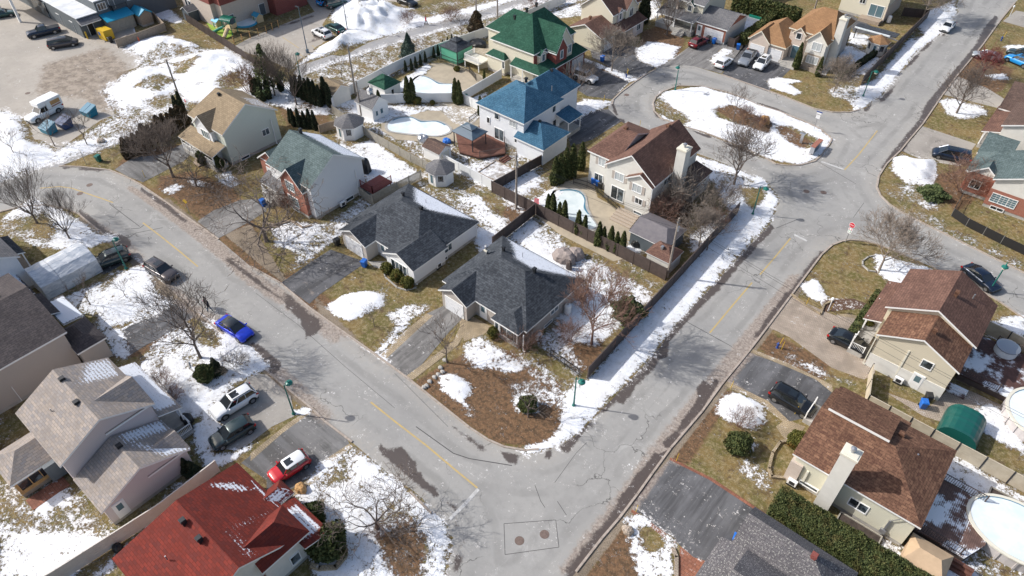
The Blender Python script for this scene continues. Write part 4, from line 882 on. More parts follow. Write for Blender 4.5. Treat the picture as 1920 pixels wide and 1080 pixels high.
# 6 grey house at the left edge
H = thing('house', 'grey beige house with near black roof at the left edge, blue bin at its corner', 'house', -70, 5)
block(H, (-80,-66.3,-6.0,8.4), 5.1, 'sd_taupe', 2.1, 'y', (0,0), .3, 'sh_black')
block(H, (-73.8,-73.0,-6.2,8.6), 5.3, 'sd_taupe', .1, 'y', walls=False)if False else None
shed(H, (-77.2,-72.6,8.1,9.7), 2.9, 3.5, 'N', 'sh_black'); shed(H, (-75.6,-70.6,9.0,11.2), 2.55, 2.75, 'N', 'sh_grey', snow=[(1.6,.5,[(-75.3,9),(-70.7,9),(-70.7,11.4),(-75.3,11.4)])], name='carport_roof')
block(H, (-69.9,-65.2,8.0,11.1), 2.8, 'sd_taupe', .9, 'x', (1.5,1.5), .25, 'sh_black', fnd=.2)
for x in (-75.3,-70.9): post(H, x, 11, 0, 2.5)
win(H, 'N', -72, 8.1, 4, 1.4, 1.1, 2); win(H, 'N', -74, 8.1, 1.5, 1.4, 1.1, 2); MB().tube((-66.5,1.8,0.2),(-66.5,1.8,2.4),.04,.04,6).build('downspout', M['trim'], H); vent(H, -74.6, 5.6, 7.0, .5, 'brick_dred')
# 7 white house left
H = thing('house', 'white house at the left edge with the plastic garage tent beside it', 'house', -86, 8)
block(H, (-96,-82.4,2.0,10.5), 4.8, 'stucco', 2.4, 'x', (0,0), .3, 'sh_grey')
shed(H, (-91,-86.2,10.1,11.7), 2.6, 3.1, 'N', 'sh_char'); slab(H, -90.8,-86.3,10,11.5,.5,'wood'); post(H, -86.4, 11.4, .5, 2.6)
shed(H, (-84,-78.0,6.6,9.3), 2.7, 3.6, 'N', 'sh_black', snow=[(1.4,.7,[(-84,7.2),(-78.6,7.4),(-78.4,9.4),(-84,9.4)])], name='lean_to_roof'); win(H, 'E', 7.2, -82.7, 4.1, .7, .5, 1); win(H, 'N', -88, 10.2, 4, 1.4, 1.1, 2)
# 8 red roof house bottom
H = thing('house', 'cream and brick house under a bright red shingle roof with two black vents', 'house', -35, 5)
S8_ = [(1.15,1.0,[(-40.9,8.0),(-38.2,8.2),(-37.9,10.4),(-40.6,10.7),(-39.2,9.0)]) , (.95,1.4,[(-36.3,7.0),(-35.2,6.5),(-34.2,8.0),(-34.6,10.3),(-35.3,10.2)]), (.95,1.0,[(-35.2,6.6),(-31.4,5.9),(-30.6,7.4),(-33.5,7.2),(-34.2,8)]), (1.05,.5,[(-38.3,10.0),(-31,10.0),(-31,11.2),(-38.3,11.2)])]
block(H, (-41.6,-31.3,-0.6,11.1), 2.9, 'stucco_cream', 3.1, 'x', (1.6,0), .32, 'sh_red', snow=[(1.1,.5,[(-40.2,7.6),(-38.0,9.6),(-37.9,10.5),(-39.6,9.7),(-40.5,8.2)]), (.8,1.4,[(-35.8,6.9),(-35.0,6.6),(-34.4,7.4),(-34.6,10.4),(-35.2,10.0)]), (.85,1.1,[(-35.0,6.2),(-31.6,5.9),(-31.2,7.0),(-34.0,7.2)]), (1.1,.4,[(-38.2,10.5),(-36,10.5),(-36,11.3),(-38.2,11.3)])], lower=(2.1,'brick_red'))
block(H, (-41.0,-37.8,6.5,10.6), 3.9, 'stucco_cream', .9, 'x', (0,0), .2, 'sh_red', walls=False) if False else None
block(H, (-34.6,-30.9,6.4,11.0), 3.7, 'stucco_cream', 1.7, 'y', (0,1.7), .3, 'sh_red', lower=None)
shed(H, (-35.2,-30.3,9.9,12.4), 2.5, 3.2, 'N', 'sh_red', snow=[(1.15,.8,[(-34.6,10.2),(-30.9,10.2),(-30.9,12.6),(-34.6,12.6)])]); block(H, (-37.4,-35.4,10.4,12.6), 2.7, 'brick_red', .7, 'y', (0,.9), .2, 'sh_red', snow=[(1.2,.5,[(-36.4,10.4),(-35.2,10.4),(-35.2,12.6),(-36.4,12.6)])])
slab(H, -34.8,-30.6,10.6,12.2,.5); railing(H, [(-30.7,10.9),(-30.7,12.1),(-34,12.1)], .5); post(H, -30.7, 12.1, .5, 2.5)
win(H, 'E', 9.2, -31.18, 1.5, .8, 1.1, 1); win(H, 'N', -33, 10.72, 1.7, 1.6, 1.2, 2); vent(H, -37.9, 4.6, 5.9, .48); vent(H, -35.6, 4.6, 5.9, .48); pipe(H, -37.0, 2.2, 4.8, .06, .35)
# 9 beige house right with brown roof
H = thing('house', 'beige two storey house with two stepped brown roofs and small rear door', 'house', 0, 66)
block(H, (-4.2,4.8,65.7,73.5), 5.1, 'sd_beige', 2.3, 'y', (0,0), .32, 'sh_brown')
block(H, (-3.5,4.5,61.6,66.2), 4.7, 'sd_beige', 1.9, 'y', (0,0), .3, 'sh_brown2', fnd=0)
shed(H, (-5.6,-3.8,65.4,73.2), 2.7, 3.3, 'W', 'sh_brown'); slab(H, -5.4,-3.9,62.4,72.9,.6); railing(H, [(-3.9,62.5),(-5.3,62.5),(-5.3,64.4)], .6); railing(H, [(-5.3,66),(-5.3,72.6)], .6)
for y in (62.5,66,69.5,72.8): post(H, -5.3, y, .6, 2.8)
win(H, 'S', 1.75, 61.9, 3.7, .95, .9, 1); door(H, 'S', 1.7, 61.87, .1, 1.0, 2.0); MB().box(-.28,-.12,61.82,61.98,.7,4.4).build('downspout', M['trim_cream'], H); MB().box(-3.25,4.25,61.83,61.95,0,1.9).build('cladding', M['stucco_cream'], H)
win(H, 'E', 69, 4.48, 4, 1.3, 1.1, 2); patio_door(H, 'E', 70, 4.48, 1.3); vent(H, .9, 63.5, 6.6, .42, 'sh_brown2'); vent(H, .9, 69.4, 7.4, .42, 'sh_brown2'); pipe(H, 2.4, 71.2, 6.6, .07, .4); spout(H, -3.4, 61.8, 4.6, 'trim_cream')
ac_small(.3, 61.5, 'white outdoor unit under the long pipe on the beige house', 0)
# 10 pale yellow bungalow with tall chimney
H = thing('house', 'pale yellow house with large brown roof and tall white chimney on its long side', 'house', 1, 48)
block(H, (-4.0,7.0,43.2,52.9), 4.0, 'sd_yellow', 1.9, 'x', (0,4.4), .35, 'sh_brown2')
shed(H, (-3.4,2.0,47.9,52.75), 4.75, 6.45, 'N', 'sh_brown2', .3, name='raised_roof'); shed(H, (-3.8,3.0,52.6,54.3), 3.1, 3.75, 'N', 'sh_brown2'); MB().box(-3.4,2.7,52.5,54.0,0,3.1).build('side_wall', M['sd_yellow'], H); chimney(H, -.7, .6, 42.5, 43.7, 8.3, 'stucco_cream')
win(H, 'S', 2.4, 43.55, 2.0, 1.5, 1.0, 2); win(H, 'S', -1.7, 43.52, .75, 1.6, .35, 1); MB().box(-2.4,-2.2,43.4,43.56,1.0,2.6).build('downspout', M['trim_cream'], H); win(H, 'E', 50, 6.62, 2.4, 1.8, 1.9, 2); win(H, 'N', 4.6, 52.55, 2.5, 1.3, 1.1, 2)
MB().box(-3.9,-2.8,43.3,52.0,0,2.9).build('front_wall', M['brick_pale'], H); win(H, 'W', 46, -3.92, 2, 1.6, 1.1, 2); slab(H, -5.2,-3.9,50.5,53,.6); railing(H, [(-5.1,50.6),(-5.1,52.9)], .6); vent(H, 2.6, 50.4, 5.0, .5, 'sh_brown2'); pipe(H, 4.4, 49.2, 4.9, .08, .35)
vent(H, 0, 0, -5, .1) if False else None
MB().box(4.9,5.05,43.35,43.5,.2,2.6).box(4.7,5.2,43.3,43.5,.6,1.1).tube((4.95,43.4,2.5),(5.6,43.3,3.9),.04,.04,6).build('power_meter', M['metal'], H)
ac_small(-3.0, 43.1, 'white outdoor unit at the front corner of the pale yellow house', 0)
# 11 speckled roof house bottom right
H = thing('house', 'house under a speckled grey roof at the bottom edge beside the clipped hedge', 'house', 0, 33)
block(H, (-4.3,4.6,32.6,37.2), 2.6, 'stucco_cream', 2.2, 'x', (0,3.4), .3, 'sh_speck')
block(H, (-3.0,6,25.5,33.6), 2.7, 'stucco_cream', 2.6, 'x', (0,3.2), .3, 'sh_speck')
shed(H, (-5.2,-3.0,28.5,33.0), 2.5, 3.2, 'W', 'sh_speck'); slab(H, -5,-2.9,28.8,32.8,.4); railing(H, [(-5,28.9),(-5,30.6)], .4); gdoor(H, 'W', 35, -3.98, 2.4, 2); win(H, 'W', 31, -2.68, 1.6, 1.5, 1.2, 2); vent(H, 1.3, 34.8, 4.7, .5, 'brick_dred')
# 12 brick house right edge
H = thing('house', 'red brick house with cream gables and grey green roof behind the dark screened fence', 'house', 1, 103)
block(H, (-1.9,12,99.6,108.5), 4.3, 'stucco_cream', 3.2, 'y', (0,0), .35, 'sh_teal', lower=(2.9,'brick_red')) 
block(H, (-5.3,1.5,101.4,107.5), 3.5, 'stucco_cream', 2.5, 'x', (0,0), .3, 'sh_teal', lower=(2.8,'brick_red')) if False else block(H, (-5.3,2.0,101.4,107.5), 3.3, 'brick_red', 2.3, 'x', (2.5,0), .3, 'sh_teal')
block(H, (-5.0,-1.0,101.1,106.2), 3.35, 'brick_red', 1.5, 'y', (0,0), .28, 'sh_teal', gwall='stucco_cream')
block(H, (-5.4,-1.4,107.0,113.5), 3.3, 'stucco_cream', 1.8, 'x', (0,0), .28, 'sh_teal')
win(H, 'S', .4, 99.93, 1.75, 2.9, 1.2, 3, grid=3, glass='glass_blue'); win(H, 'S', .2, 99.95, .32, 1.5, .4, 2); win(H, 'S', -3.5, 101.35, 1.8, 1.2, 1.1, 2); door(H, 'W', 104, -5.02, .4)
# 13 house upper right edge
H = thing('house', 'pale house with dark red porch roof at the upper right edge', 'house', 0, 119)
block(H, (-4.6,10,114.3,123), 4.6, 'stucco_cream', 2.8, 'y', (0,0), .3, 'sh_dbrown'); shed(H, (-6.6,-4.2,114.8,124.5), 2.7, 3.4, 'W', 'sh_brown'); slab(H, -6.3,-4.3,115,124,.6); railing(H, [(-6.2,115.1),(-6.2,120)], .6)
block(H, (-6.4,0,122.5,133), 3.2, 'stucco_cream', 2.4, 'x', (0,0), .3, 'sh_dbrown'); win(H, 'S', 1, 114.62, 3.5, 1.3, 1.1, 2); door(H, 'W', 118, -4.28, .6)
for y in (115.1,119,124): post(H, -6.2, y, .6, 2.7)
# 14 big beige house with brown roof, facing the oval
H = thing('house', 'large light beige house with brown roof and tall corner chimney beside the kidney pool', 'house', -39, 73)
block(H, (-45.6,-41.0,69.7,79.6), 5.2, 'stucco_cream', 2.1, 'x', (2.4,0), .3, 'sh_brown')
block(H, (-42.0,-34.1,68.6,80.0), 5.2, 'stucco_cream', 2.9, 'y', (2.0,0), .3, 'sh_brown', fm='concrete') if False else block(H, (-42.0,-34.1,68.4,80.0), 5.2, 'stucco_cream', 3.0, 'y', (0,0), .3, 'sh_brown')
block(H, (-38.3,-34.15,67.9,72.5), 5.0, 'stucco_cream', 1.3, 'y', (0,0), .28, 'sh_brown'); MB().box(-34.4,-34.3,68.3,79.6,.4,2.7).build('stone_cladding', M['brick_tan'], H)
for a, z, p, w in ((-43.3,4.2,70.0,1.0),(-39.6,4.15,68.7,1.3),(-36.5,4.0,68.18,1.3),(-36.0,2.2,68.18,1.0)): win(H, 'S', a, p, z, w, 1.1 if z > 3 else .8, 2, 'curtain' if z > 3 else 'glass', shutter='sd_taupe')
patio_door(H, 'S', -39.6, 68.7, .5, 1.9, 1.9); patio_door(H, 'S', -43.6, 70.0, .3, 1.3, 1.8); win(H, 'S', -35.9, 68.2, .3, 1.2, .35, 1); win(H, 'E', 72.0, -34.4, 4.2, 1.6, 1.0, 2); win(H, 'E', 73.6, -34.28, 1.9, .8, 1.5, 1)
win(H, 'N', -38, 79.7, 4, 1.4, 1.1, 2); win(H, 'N', -43, 79.3, 1.5, 1.4, 1.1, 2); chimney(H, -34.2, -32.9, 72.9, 74.3, 8.8, 'stucco_cream'); MB().box(-34.25,-32.86,72.85,74.35,0,2.7).build('chimney_base', M['brick_tan'], H)
vent(H, -38.3, 77.6, 8.0, .5, 'sh_brown2'); vent(H, -43, 74.7, 7.1, .5, 'sh_brown2'); slab(H, -34.3,-31.8,75.2,79.5,.8); shed(H, (-34.3,-31.6,75.0,79.8), 2.8, 3.4, 'E', 'sh_dbrown'); railing(H, [(-31.9,75.3),(-31.9,79.4)], .8)
for y in (75.3,79.4): post(H, -31.9, y, .8, 2.8)
steps(H, -36.6, 67.2, 3.2, 1.0, 'S', 5, 'brick_tan', .45); spout(H, -34.2, 67.95, 4.8)
# 15 white house with blue roof
H = thing('house', 'white stucco house with bright blue shingle roof and lower blue roofed wing', 'house', -58, 74)
block(H, (-65.9,-56.5,69.4,78.9), 5.2, 'stucco', 2.8, 'x', (4.6,3.6), .4, 'sh_blue')
block(H, (-64.5,-57.5,77.5,83.9), 5.2, 'stucco', 2.6, 'y', (0,3.0), .3, 'sh_blue') if False else block(H, (-64.0,-57.2,74.5,84.0), 5.22, 'stucco', 2.7, 'y', (2.5,2.6), .35, 'sh_blue')
block(H, (-58.0,-52.4,68.8,75.2), 2.8, 'stucco', 1.75, 'x', (0,3.1), .35, 'sh_blue', fm='stucco')
win(H, 'S', -62.0, 69.8, 4.3, .8, .9, 1); win(H, 'S', -58.9, 69.8, 4.2, 1.2, .9, 2, 'curtain'); patio_door(H, 'S', -61.6, 69.8, .5, 1.7, 1.8); win(H, 'S', -63.7, 69.8, 3.0, .5, .9, 1); win(H, 'S', -58.3, 69.8, 1.8, .5, .9, 1)
win(H, 'E', 76.9, -56.9, 4.3, .7, 1.0, 1); win(H, 'E', 77.1, -56.88, 1.8, .8, 1.1, 1); win(H, 'N', -60, 83.62, 4, 1.2, 1, 2); shed(H, (-57,-54.2,77.3,80.8), 2.7, 3.3, 'E', 'sh_blue'); slab(H, -57,-54.4,77.3,80.6,.7); steps(H, -55.4, 77.3, 1.5, .7, 'S', 3, 'concrete')
for y in (77.5,80.5): post(H, -54.5, y, .7, 2.7)
vent(H, -61.6, 76.0, 7.7, .42); vent(H, -60.4, 80.6, 7.7, .42); vent(H, -56.0, 72.4, 4.3, .36); pipe(H, -58.2, 77.9, 6.6, .07, .6)
# 16 large green roof house
H = thing('house', 'large cream and red brick house with steep green roof and white trimmed gables', 'house', -73, 92)
block(H, (-78.6,-68.9,87.0,98.6), 5.4, 'sd_cream', 4.0, 'y', (5.4,3.0), .35, 'sh_green')
block(H, (-82.3,-75.4,90.0,98.2), 5.4, 'sd_cream', 2.8, 'x', (3.0,0), .35, 'sh_green')
block(H, (-74.8,-66.9,90.3,95.4), 5.2, 'sd_cream', 3.5, 'x', (0,0), .25, 'sh_green'); block(H, (-70.6,-66.7,90.2,93.6), 5.0, 'brick_dred', 2.4, 'x', (0,0), .22, 'sh_green', lower=(3.0,'brick_dred'))
block(H, (-70.5,-68.4,88.0,90.0), 4.9, 'sd_cream', .7, 'x', (0,0), .15, 'sh_green')
MB().box(-69.25,-69.15,87.3,90.4,3.2,5.4).build('brick_panel', M['brick_dred'], H)
roof_mesh(H, [[(-73.2,85.8,2.9),(-66.4,85.8,2.9),(-68.6,87.4,3.7),(-73.2,87.4,3.7)], [(-66.4,85.8,2.9),(-66.4,98.9,2.9),(-68.6,98.2,3.8),(-68.6,87.4,3.7)]], .16, 'sh_green', name='porch_roof')
MB().box(-69,-66.8,94.2,98.6,0,2.85).build('garage_front', M['brick_dred'], H); gdoor(H, 'E', 96.5, -66.78, 3.0, 2.1, m='sd_white'); slab(H, -73,-66.7,85.9,93.8,.5)
for x, y in ((-73,86),(-70.5,86),(-66.7,86),(-66.7,88.8),(-66.7,90.4),(-66.7,94)): post(H, x, y, .5, 2.9)
block(H, (-78.9,-74.6,86.1,88.2), 2.9, 'sd_cream', .8, 'x', (.9,.9), .25, 'sh_green', fm='brick_grey'); win(H, 'S', -75.0, 86.33, 2.0, .45, 1.2, 1, trim='trim'); win(H, 'E', 91.9, -66.9, 4.4, .7, 1.3, 1, glass='glass_blue'); win(H, 'E', 94.4, -67.12, 4.5, .9, 1.3, 2, glass='glass_blue'); win(H, 'E', 89.0, -68.5, 4.4, .7, 1.1, 1, glass='glass_blue')
win(H, 'S', -76, 87.33, 4.2, .1, .1, 1) if False else None
win(H, 'E', 92.3, -68.98, 1.7, 1.0, 1.3, 2); door(H, 'E', 90.6, -68.98, .5); MB().box(-82.6,-79.0,84.4,87.4,1.3,1.5).build('deck', M['trim_cream'], H); railing(H, [(-82.5,87.2),(-82.5,84.5),(-79.1,84.5)], 1.5, .95); vent(H, -75.6, 93.2, 9.1, .45); vent(H, -76.6, 91.2, 8.2, .4); vent(H, -75.6, 95.8, 9.2, .4)
for x, y in ((-82.4,84.6),(-79.2,84.6),(-82.4,87)): post(H, x, y, 0, 1.3)
# 17 cream house with brown roofs (top)
H = thing('house', 'cream house with brown roofs and side garage behind the bare brown tree at the top', 'house', -71, 110)
block(H, (-75.6,-68.0,108.7,118), 5.2, 'sd_cream', 3.0, 'y', (0,0), .3, 'sh_brown'); block(H, (-72.5,-67.7,112.6,116.6), 5.0, 'sd_cream', 1.9, 'x', (0,0), .25, 'sh_brown'); block(H, (-70,-67.9,110.2,112.2), 5.0, 'sd_pink', .9, 'x', (0,0), .2, 'sh_brown')
block(H, (-74.7,-66.8,103.7,109.4), 2.9, 'sd_cream', 1.7, 'y', (0,0), .3, 'sh_brown'); shed(H, (-68.2,-65.9,109.2,117.4), 2.6, 3.5, 'E', 'sh_brown'); MB().box(-68,-66.4,113.5,117,0,2.6).build('bay_wall', M['sd_pink'], H); win(H, 'E', 115.2, -66.38, 1.6, 1.2, 1.1, 2)
win(H, 'E', 114.6, -67.93, 4.2, 1.0, 1.4, 2); win(H, 'E', 111.2, -68.08, 4.4, .6, 1.1, 1); vent(H, -71.6, 106.6, 4.5, .45, 'sh_brown2'); MB().box(-73.6,-73.4,103.85,104.02,.5,2.8).build('power_mast', M['metal'], H); gdoor(H, 'E', 106.5, -67.08, 2.4, 2)
# 18 house with grey garage roof (top)
H = thing('house', 'house with brick front and plain grey garage roof above the parked red suv', 'house', -58, 124)
block(H, (-65.8,-57.6,123.2,133), 5.2, 'sd_cream', 2.8, 'x', (0,0), .3, 'sh_grey'); block(H, (-65.5,-62.6,122.6,127), 5.1, 'brick_pale', 1.5, 'y', (0,0), .22, 'sh_grey'); block(H, (-61.4,-59.4,122.8,125), 4.7, 'sd_cream', .9, 'y', (0,0), .2, 'sh_green')
shed(H, (-66,-58.0,120.6,123.6), 2.8, 3.7, 'S', 'sh_grey'); slab(H, -66,-58.2,120.8,123.3,.9); railing(H, [(-65.8,120.9),(-62.2,120.9)], .9); steps(H, -60.6, 120.8, 2.2, .9, 'S', 4)
for x in (-65.8,-62.1,-58.4): post(H, x, 120.9, .9, 2.9)
block(H, (-58.2,-51.6,121.6,130.2), 2.85, 'brick_red', 1.7, 'x', (0,0), .28, 'sh_grey'); MB().box(-52.0,-51.86,121.9,129.9,0,2.9).build('side_wall', M['stucco_cream'], H); gdoor(H, 'S', -54.2, 121.9, 3.6, 2.1); door(H, 'S', -57.2, 121.9, .3, .9, 2.0); door(H, 'S', -60.0, 123.5, .9)
win(H, 'S', -64.1, 122.82, 4.2, 1.5, 1.2, 2, 'curtain'); win(H, 'S', -60.4, 123.0, 4.3, .7, 1.0, 1); win(H, 'S', -64, 123.5, 2.0, 1.4, 1.3, 2)
# 19 orange roof house
H = thing('house', 'tan stone house with orange brown roofs, twin garage doors and corner chimney', 'house', -40, 126)
block(H, (-41.6,-33.6,124.2,134.4), 5.4, 'brick_pale', 2.9, 'x', (3.4,2.2), .35, 'sh_orange', trim='trim_cream'); block(H, (-37.5,-33.7,122.2,127.5), 5.0, 'stucco_cream', 2.0, 'y', (0,0), .28, 'sh_orange', trim='trim_cream'); block(H, (-40.6,-38.1,123.7,127), 5.0, 'brick_pale', 1.1, 'y', (0,0), .2, 'sh_orange', trim='trim_cream')
block(H, (-47.4,-40.2,121.5,130), 2.85, 'brick_pale', 2.4, 'y', (3.4,1.5), .3, 'sh_orange', trim='trim_cream'); block(H, (-47.2,-43.1,121.2,126), 2.85, 'brick_pale', 1.9, 'y', (0,0), .25, 'sh_orange', trim='trim_cream'); gdoor(H, 'S', -45.3, 121.45, 2.5, 2.0); gdoor(H, 'S', -42.2, 121.8, 2.5, 2.0)
win(H, 'S', -39.4, 123.9, 4.6, .8, 1.0, 1); door(H, 'S', -39.3, 123.88, .6, 1.3, 2.2, 'glass_blue'); win(H, 'S', -35.5, 122.48, 4.3, 1.5, 1.3, 2, 'curtain'); win(H, 'S', -35.6, 122.48, 1.9, 1.9, 1.2, 4, 'curtain'); MB().box(-37.15,-33.98,122.462,122.6,.45,2.9).build('stone_facing', M['brick_tan'], H)
chimney(H, -33.9, -32.7, 124.8, 126.2, 9.0, 'stucco_cream'); slab(H, -41,-37.6,121.6,124.4,.6); steps(H, -39.3, 121.6, 3.2, .6, 'S', 3); win(H, 'E', 130, -33.9, 1.8, 1.2, 1.1, 2)
# 20 cream house top with teal patio doors
H = thing('house', 'cream two storey house with glass patio doors behind the orange roofed house', 'house', -37, 154)
block(H, (-42,-32.6,150.2,160), 6.6, 'sd_cream', 2.6, 'y', (0,0), .3, 'sh_teal', lower=None); win(H, 'S', -37.7, 150.5, 3.1, 1.0, .8, 2); patio_door(H, 'S', -34.7, 150.5, .9, 2.6, 2.1, 'glass_blue'); MB().box(-32.95,-32.8,150.4,159.6,.3,3.2).build('brick_side', M['brick_pale'], H); slab(H, -37,-33,148.6,150.4,.7,'wood'); win(H, 'S', -34.7, 150.5, 5.6, 1.4, .8, 2)
for q in ((-62,150,'brown roofed house behind the long hedge at the top edge','sh_brown'),(-48,168,'pale house behind the long hedge, roof against the top edge','sh_grey')):
    H = thing('house', q[2], 'house', q[0], q[1]); block(H, (q[0]-5,q[0]+5,q[1]-4,q[1]+4), 5, 'sd_cream', 2.5, 'x', (0,0), .3, q[3]); win(H, 'S', q[0], q[1]-3.65, 3.6, 1.4, 1.1, 2)
# 21 grey shop building
H = thing('shop_building', 'dark grey flat roofed shop building with blue awning and covered entrance', 'building', -155, 54)
mb = MB(); mb.box(-176,-144.9,46.8,50.7,.0,3.7); mb.box(-176,-144.9,50.72,66,.0,5.6); mb.build('wall', M['sd_grey'], H)
mb = MB(); mb.box(-176.2,-144.7,46.6,50.68,3.7,3.85); mb.box(-176.2,-144.7,50.6,66.2,5.6,5.75); mb.build('roof', [noisy('flat_roof', (.50,.52,.54), (.72,.74,.76), .35, .8)], H)
shed(H, (-144.9,-143.4,46.6,50.4), 2.9, 3.6, 'E', 'sh_grey'); door(H, 'E', 48.6, -144.88, .1, 1.0, 2.1, 'black', None); door(H, 'S', -148.5, 46.78, .1, 1.2, 2.1, 'sd_grey', None); door(H, 'S', -154, 46.78, .1, 1.2, 2.1, 'sd_grey', None)
M['awning'] = mat('blue_metal_awning', (.012,.26,.42), .4); shed(H, (-144.88,-142.2,50.8,56.2), 2.5, 3.2, 'E', 'awning', name='awning', trim='awning'); block(H, (-144.5,-140.8,56.3,59.0), 2.3, 'wood', .8, 'x', (0,0), .2, 'awning', trim='awning'); MB().box(-144.8,-142.6,51.2,56.0,0,2.5).build('shed_wall', M['woodgrey'], H)
win(H, 'E', 51.9, -144.88, 4.5, 1.5, 1.2, 3); door(H, 'E', 53.8, -144.88, 3.4, .9, 2.0, 'sd_grey', None); win(H, 'E', 57.4, -144.88, 4.6, 1.0, 1.0, 2); railing(H, [(-144.8,53.2),(-143.8,53.2),(-143.8,56)], 3.4, .9, 'black')
mb = MB(); mb.box(-172,-161.5,41.8,46.7,4.6,5.3); mb.box(-161.9,-161.5,42,42.4,0,4.6); mb.box(-171.8,-171.2,42,42.6,0,4.6); mb.build('entrance_canopy', M['trim'], H); MB().box(-165,-158.5,46.6,46.85,.1,3.2).build('shop_window', M['glass'], H)
for x, y, s, z in ((-152,53,1.2,5.75),(-147.4,52,.5,5.75)): MB().box(x-s/2,x+s/2,y-s/2,y+s/2,z,z+s*.9).build('rooftop_unit', M['brick_dred' if s > 1 else 'metal'], H)
# 22 daycare building
H = thing('daycare_building', 'pale brick daycare building with dark red upper walls above the fenced play yard', 'building', -140, 74)
mb = MB(); mb.box(-141,-130.4,65.6,90,0,4.4); mb.box(-130.4,-128.3,66.5,90,0,4.4); mb.build('wall', M['brick_pale'], H); mb = MB(); mb.box(-141.1,-130.3,65.5,90,4.4,7.4); mb.box(-130.3,-128.2,66.4,90,4.4,7.4); mb.box(-128.3,-125.8,76.5,84,0,7.4); mb.build('upper_wall', M['brick_dred'], H)
for x in (-139.4,-138.2): win(H, 'S', x, 65.58, 2.2, .8, 1.7, 1)
door(H, 'E', 68.0, -128.28, .1, 1.2, 2.1, 'sd_grey', None); door(H, 'E', 75.0, -128.28, .1, 1.2, 2.1, 'sd_grey', None); MB().box(-141,-125.9,65.6,90,7.4,7.5).build('roof', M['concrete'], H)
# ---------------------------------------------------------------- plants
def mesh_np(name, V, F, m, parent=None, smooth=False):
    me = bpy.data.meshes.new(name); V = np.asarray(V, dtype=np.float32); F = np.asarray(F); k = F.shape[1]
    me.vertices.add(len(V)); me.vertices.foreach_set('co', V.ravel()); me.loops.add(F.size); me.loops.foreach_set('vertex_index', F.ravel())
    me.polygons.add(len(F)); me.polygons.foreach_set('loop_start', np.arange(0, F.size, k)); me.update(calc_edges=True)
    if smooth: me.polygons.foreach_set('use_smooth', [True]*len(F))
    me.materials.append(m); o = bpy.data.objects.new(name, me); col.objects.link(o)
    if parent: o.parent = parent
    return o
def leaves(P0, size, elong=1.6, seed=0, up=0.0):
    g = np.random.default_rng(seed); n = len(P0); a = g.normal(size=(n,3)); a[:,2] += up; a /= np.linalg.norm(a, axis=1)[:,None]
    b = np.cross(a, g.normal(size=(n,3))); b /= np.linalg.norm(b, axis=1)[:,None]+1e-9; s = (size*(.6+.8*g.random(n)))[:,None]
    V = np.stack([P0-a*s*elong*.5, P0+b*s*.5, P0+a*s*elong*.5, P0-b*s*.5], 1).reshape(-1, 3); return V, np.arange(4*n).reshape(n, 4)
def crown_pts(prof, n, seed, lumps=.16, shell=.35):
    """points through the outer part of a lumpy solid of revolution; prof(t)=radius at height t"""
    g = np.random.default_rng(seed); t = g.random(n*3); r = prof(t); keep = g.random(n*3) < (r/(r.max()+1e-9)+.12); t = t[keep][:n]; r = r[keep][:n]; th = g.random(len(t))*2*np.pi
    ph = g.random(6)*6.28; l = 1+lumps*(np.sin(3*th+ph[0]+5*t)+.7*np.sin(5*th+ph[1]-9*t)+.6*np.sin(2*th+14*t+ph[2]))
    q = 1-shell*g.random(len(t))**1.6; return t, np.stack([r*l*q*np.cos(th), r*l*q*np.sin(th)], 1)
PROF = {'column': lambda t: np.minimum(1, np.sqrt(np.clip((1-t)*1.9, 0, 1)))*(.80+.2*np.sin(np.clip(t*2.2, 0, 1)*np.pi)), 'cone': lambda t: (1-t)*.97+.05, 'ball': lambda t: np.sqrt(np.clip(1-(2*t-.9)**2/1.1, 0.02, 1)),
        'dome': lambda t: np.sqrt(np.clip(1-(t*.98)**2, 0, 1))}
def evergreen(kind, h, r, n, size, m, seed, core=True, base=0.05, trunk=True, lumps=.12, elong=1.7):
    """one proto: empty with foliage (and stem)"""
    e = bpy.data.objects.new('proto', None); col.objects.link(e); t, xy = crown_pts(PROF[kind], n, seed, lumps); P0 = np.column_stack([xy*r, base+t*(h-base)])
    V, F = leaves(P0, np.full(len(P0), size), elong, seed, .8 if kind in ('column','cone') else .2)
    if core:
        mb = MB(); pr = [(max(.01, float(PROF[kind](np.array([k/8.]))[0])*r*.74), base+(h-base)*k/8*.93) for k in range(9)]; mb.lathe(pr, 0, 0, 9); cv = np.array(mb.v); cf = [f for f in mb.f if len(f) == 4]
        F = np.vstack([F, np.array(cf)+len(V)]); V = np.vstack([V, cv])
    mesh_np('foliage', V, F, M[m], e)
    if trunk: o = MB().tube((0,0,-.1),(0,0,h*.5),.05+.02*h,.02,6).build('stem', M['bark'], e, world=False)
    return e
def place(proto, name, label, cat, x, y, s=1, sz=None, rz=0, group=None, used=set()):
    e = proto
    if proto.as_pointer() in used:
        e = proto.copy(); col.objects.link(e)
        for c in proto.children: d = c.copy(); col.objects.link(d); d.parent = e
    else: used.add(proto.as_pointer())
    e.name = name
    e.location = (x, y, 0); e.scale = (s, s, sz or s); e.rotation_euler = (0, 0, rz); return tag(e, label, cat, group)
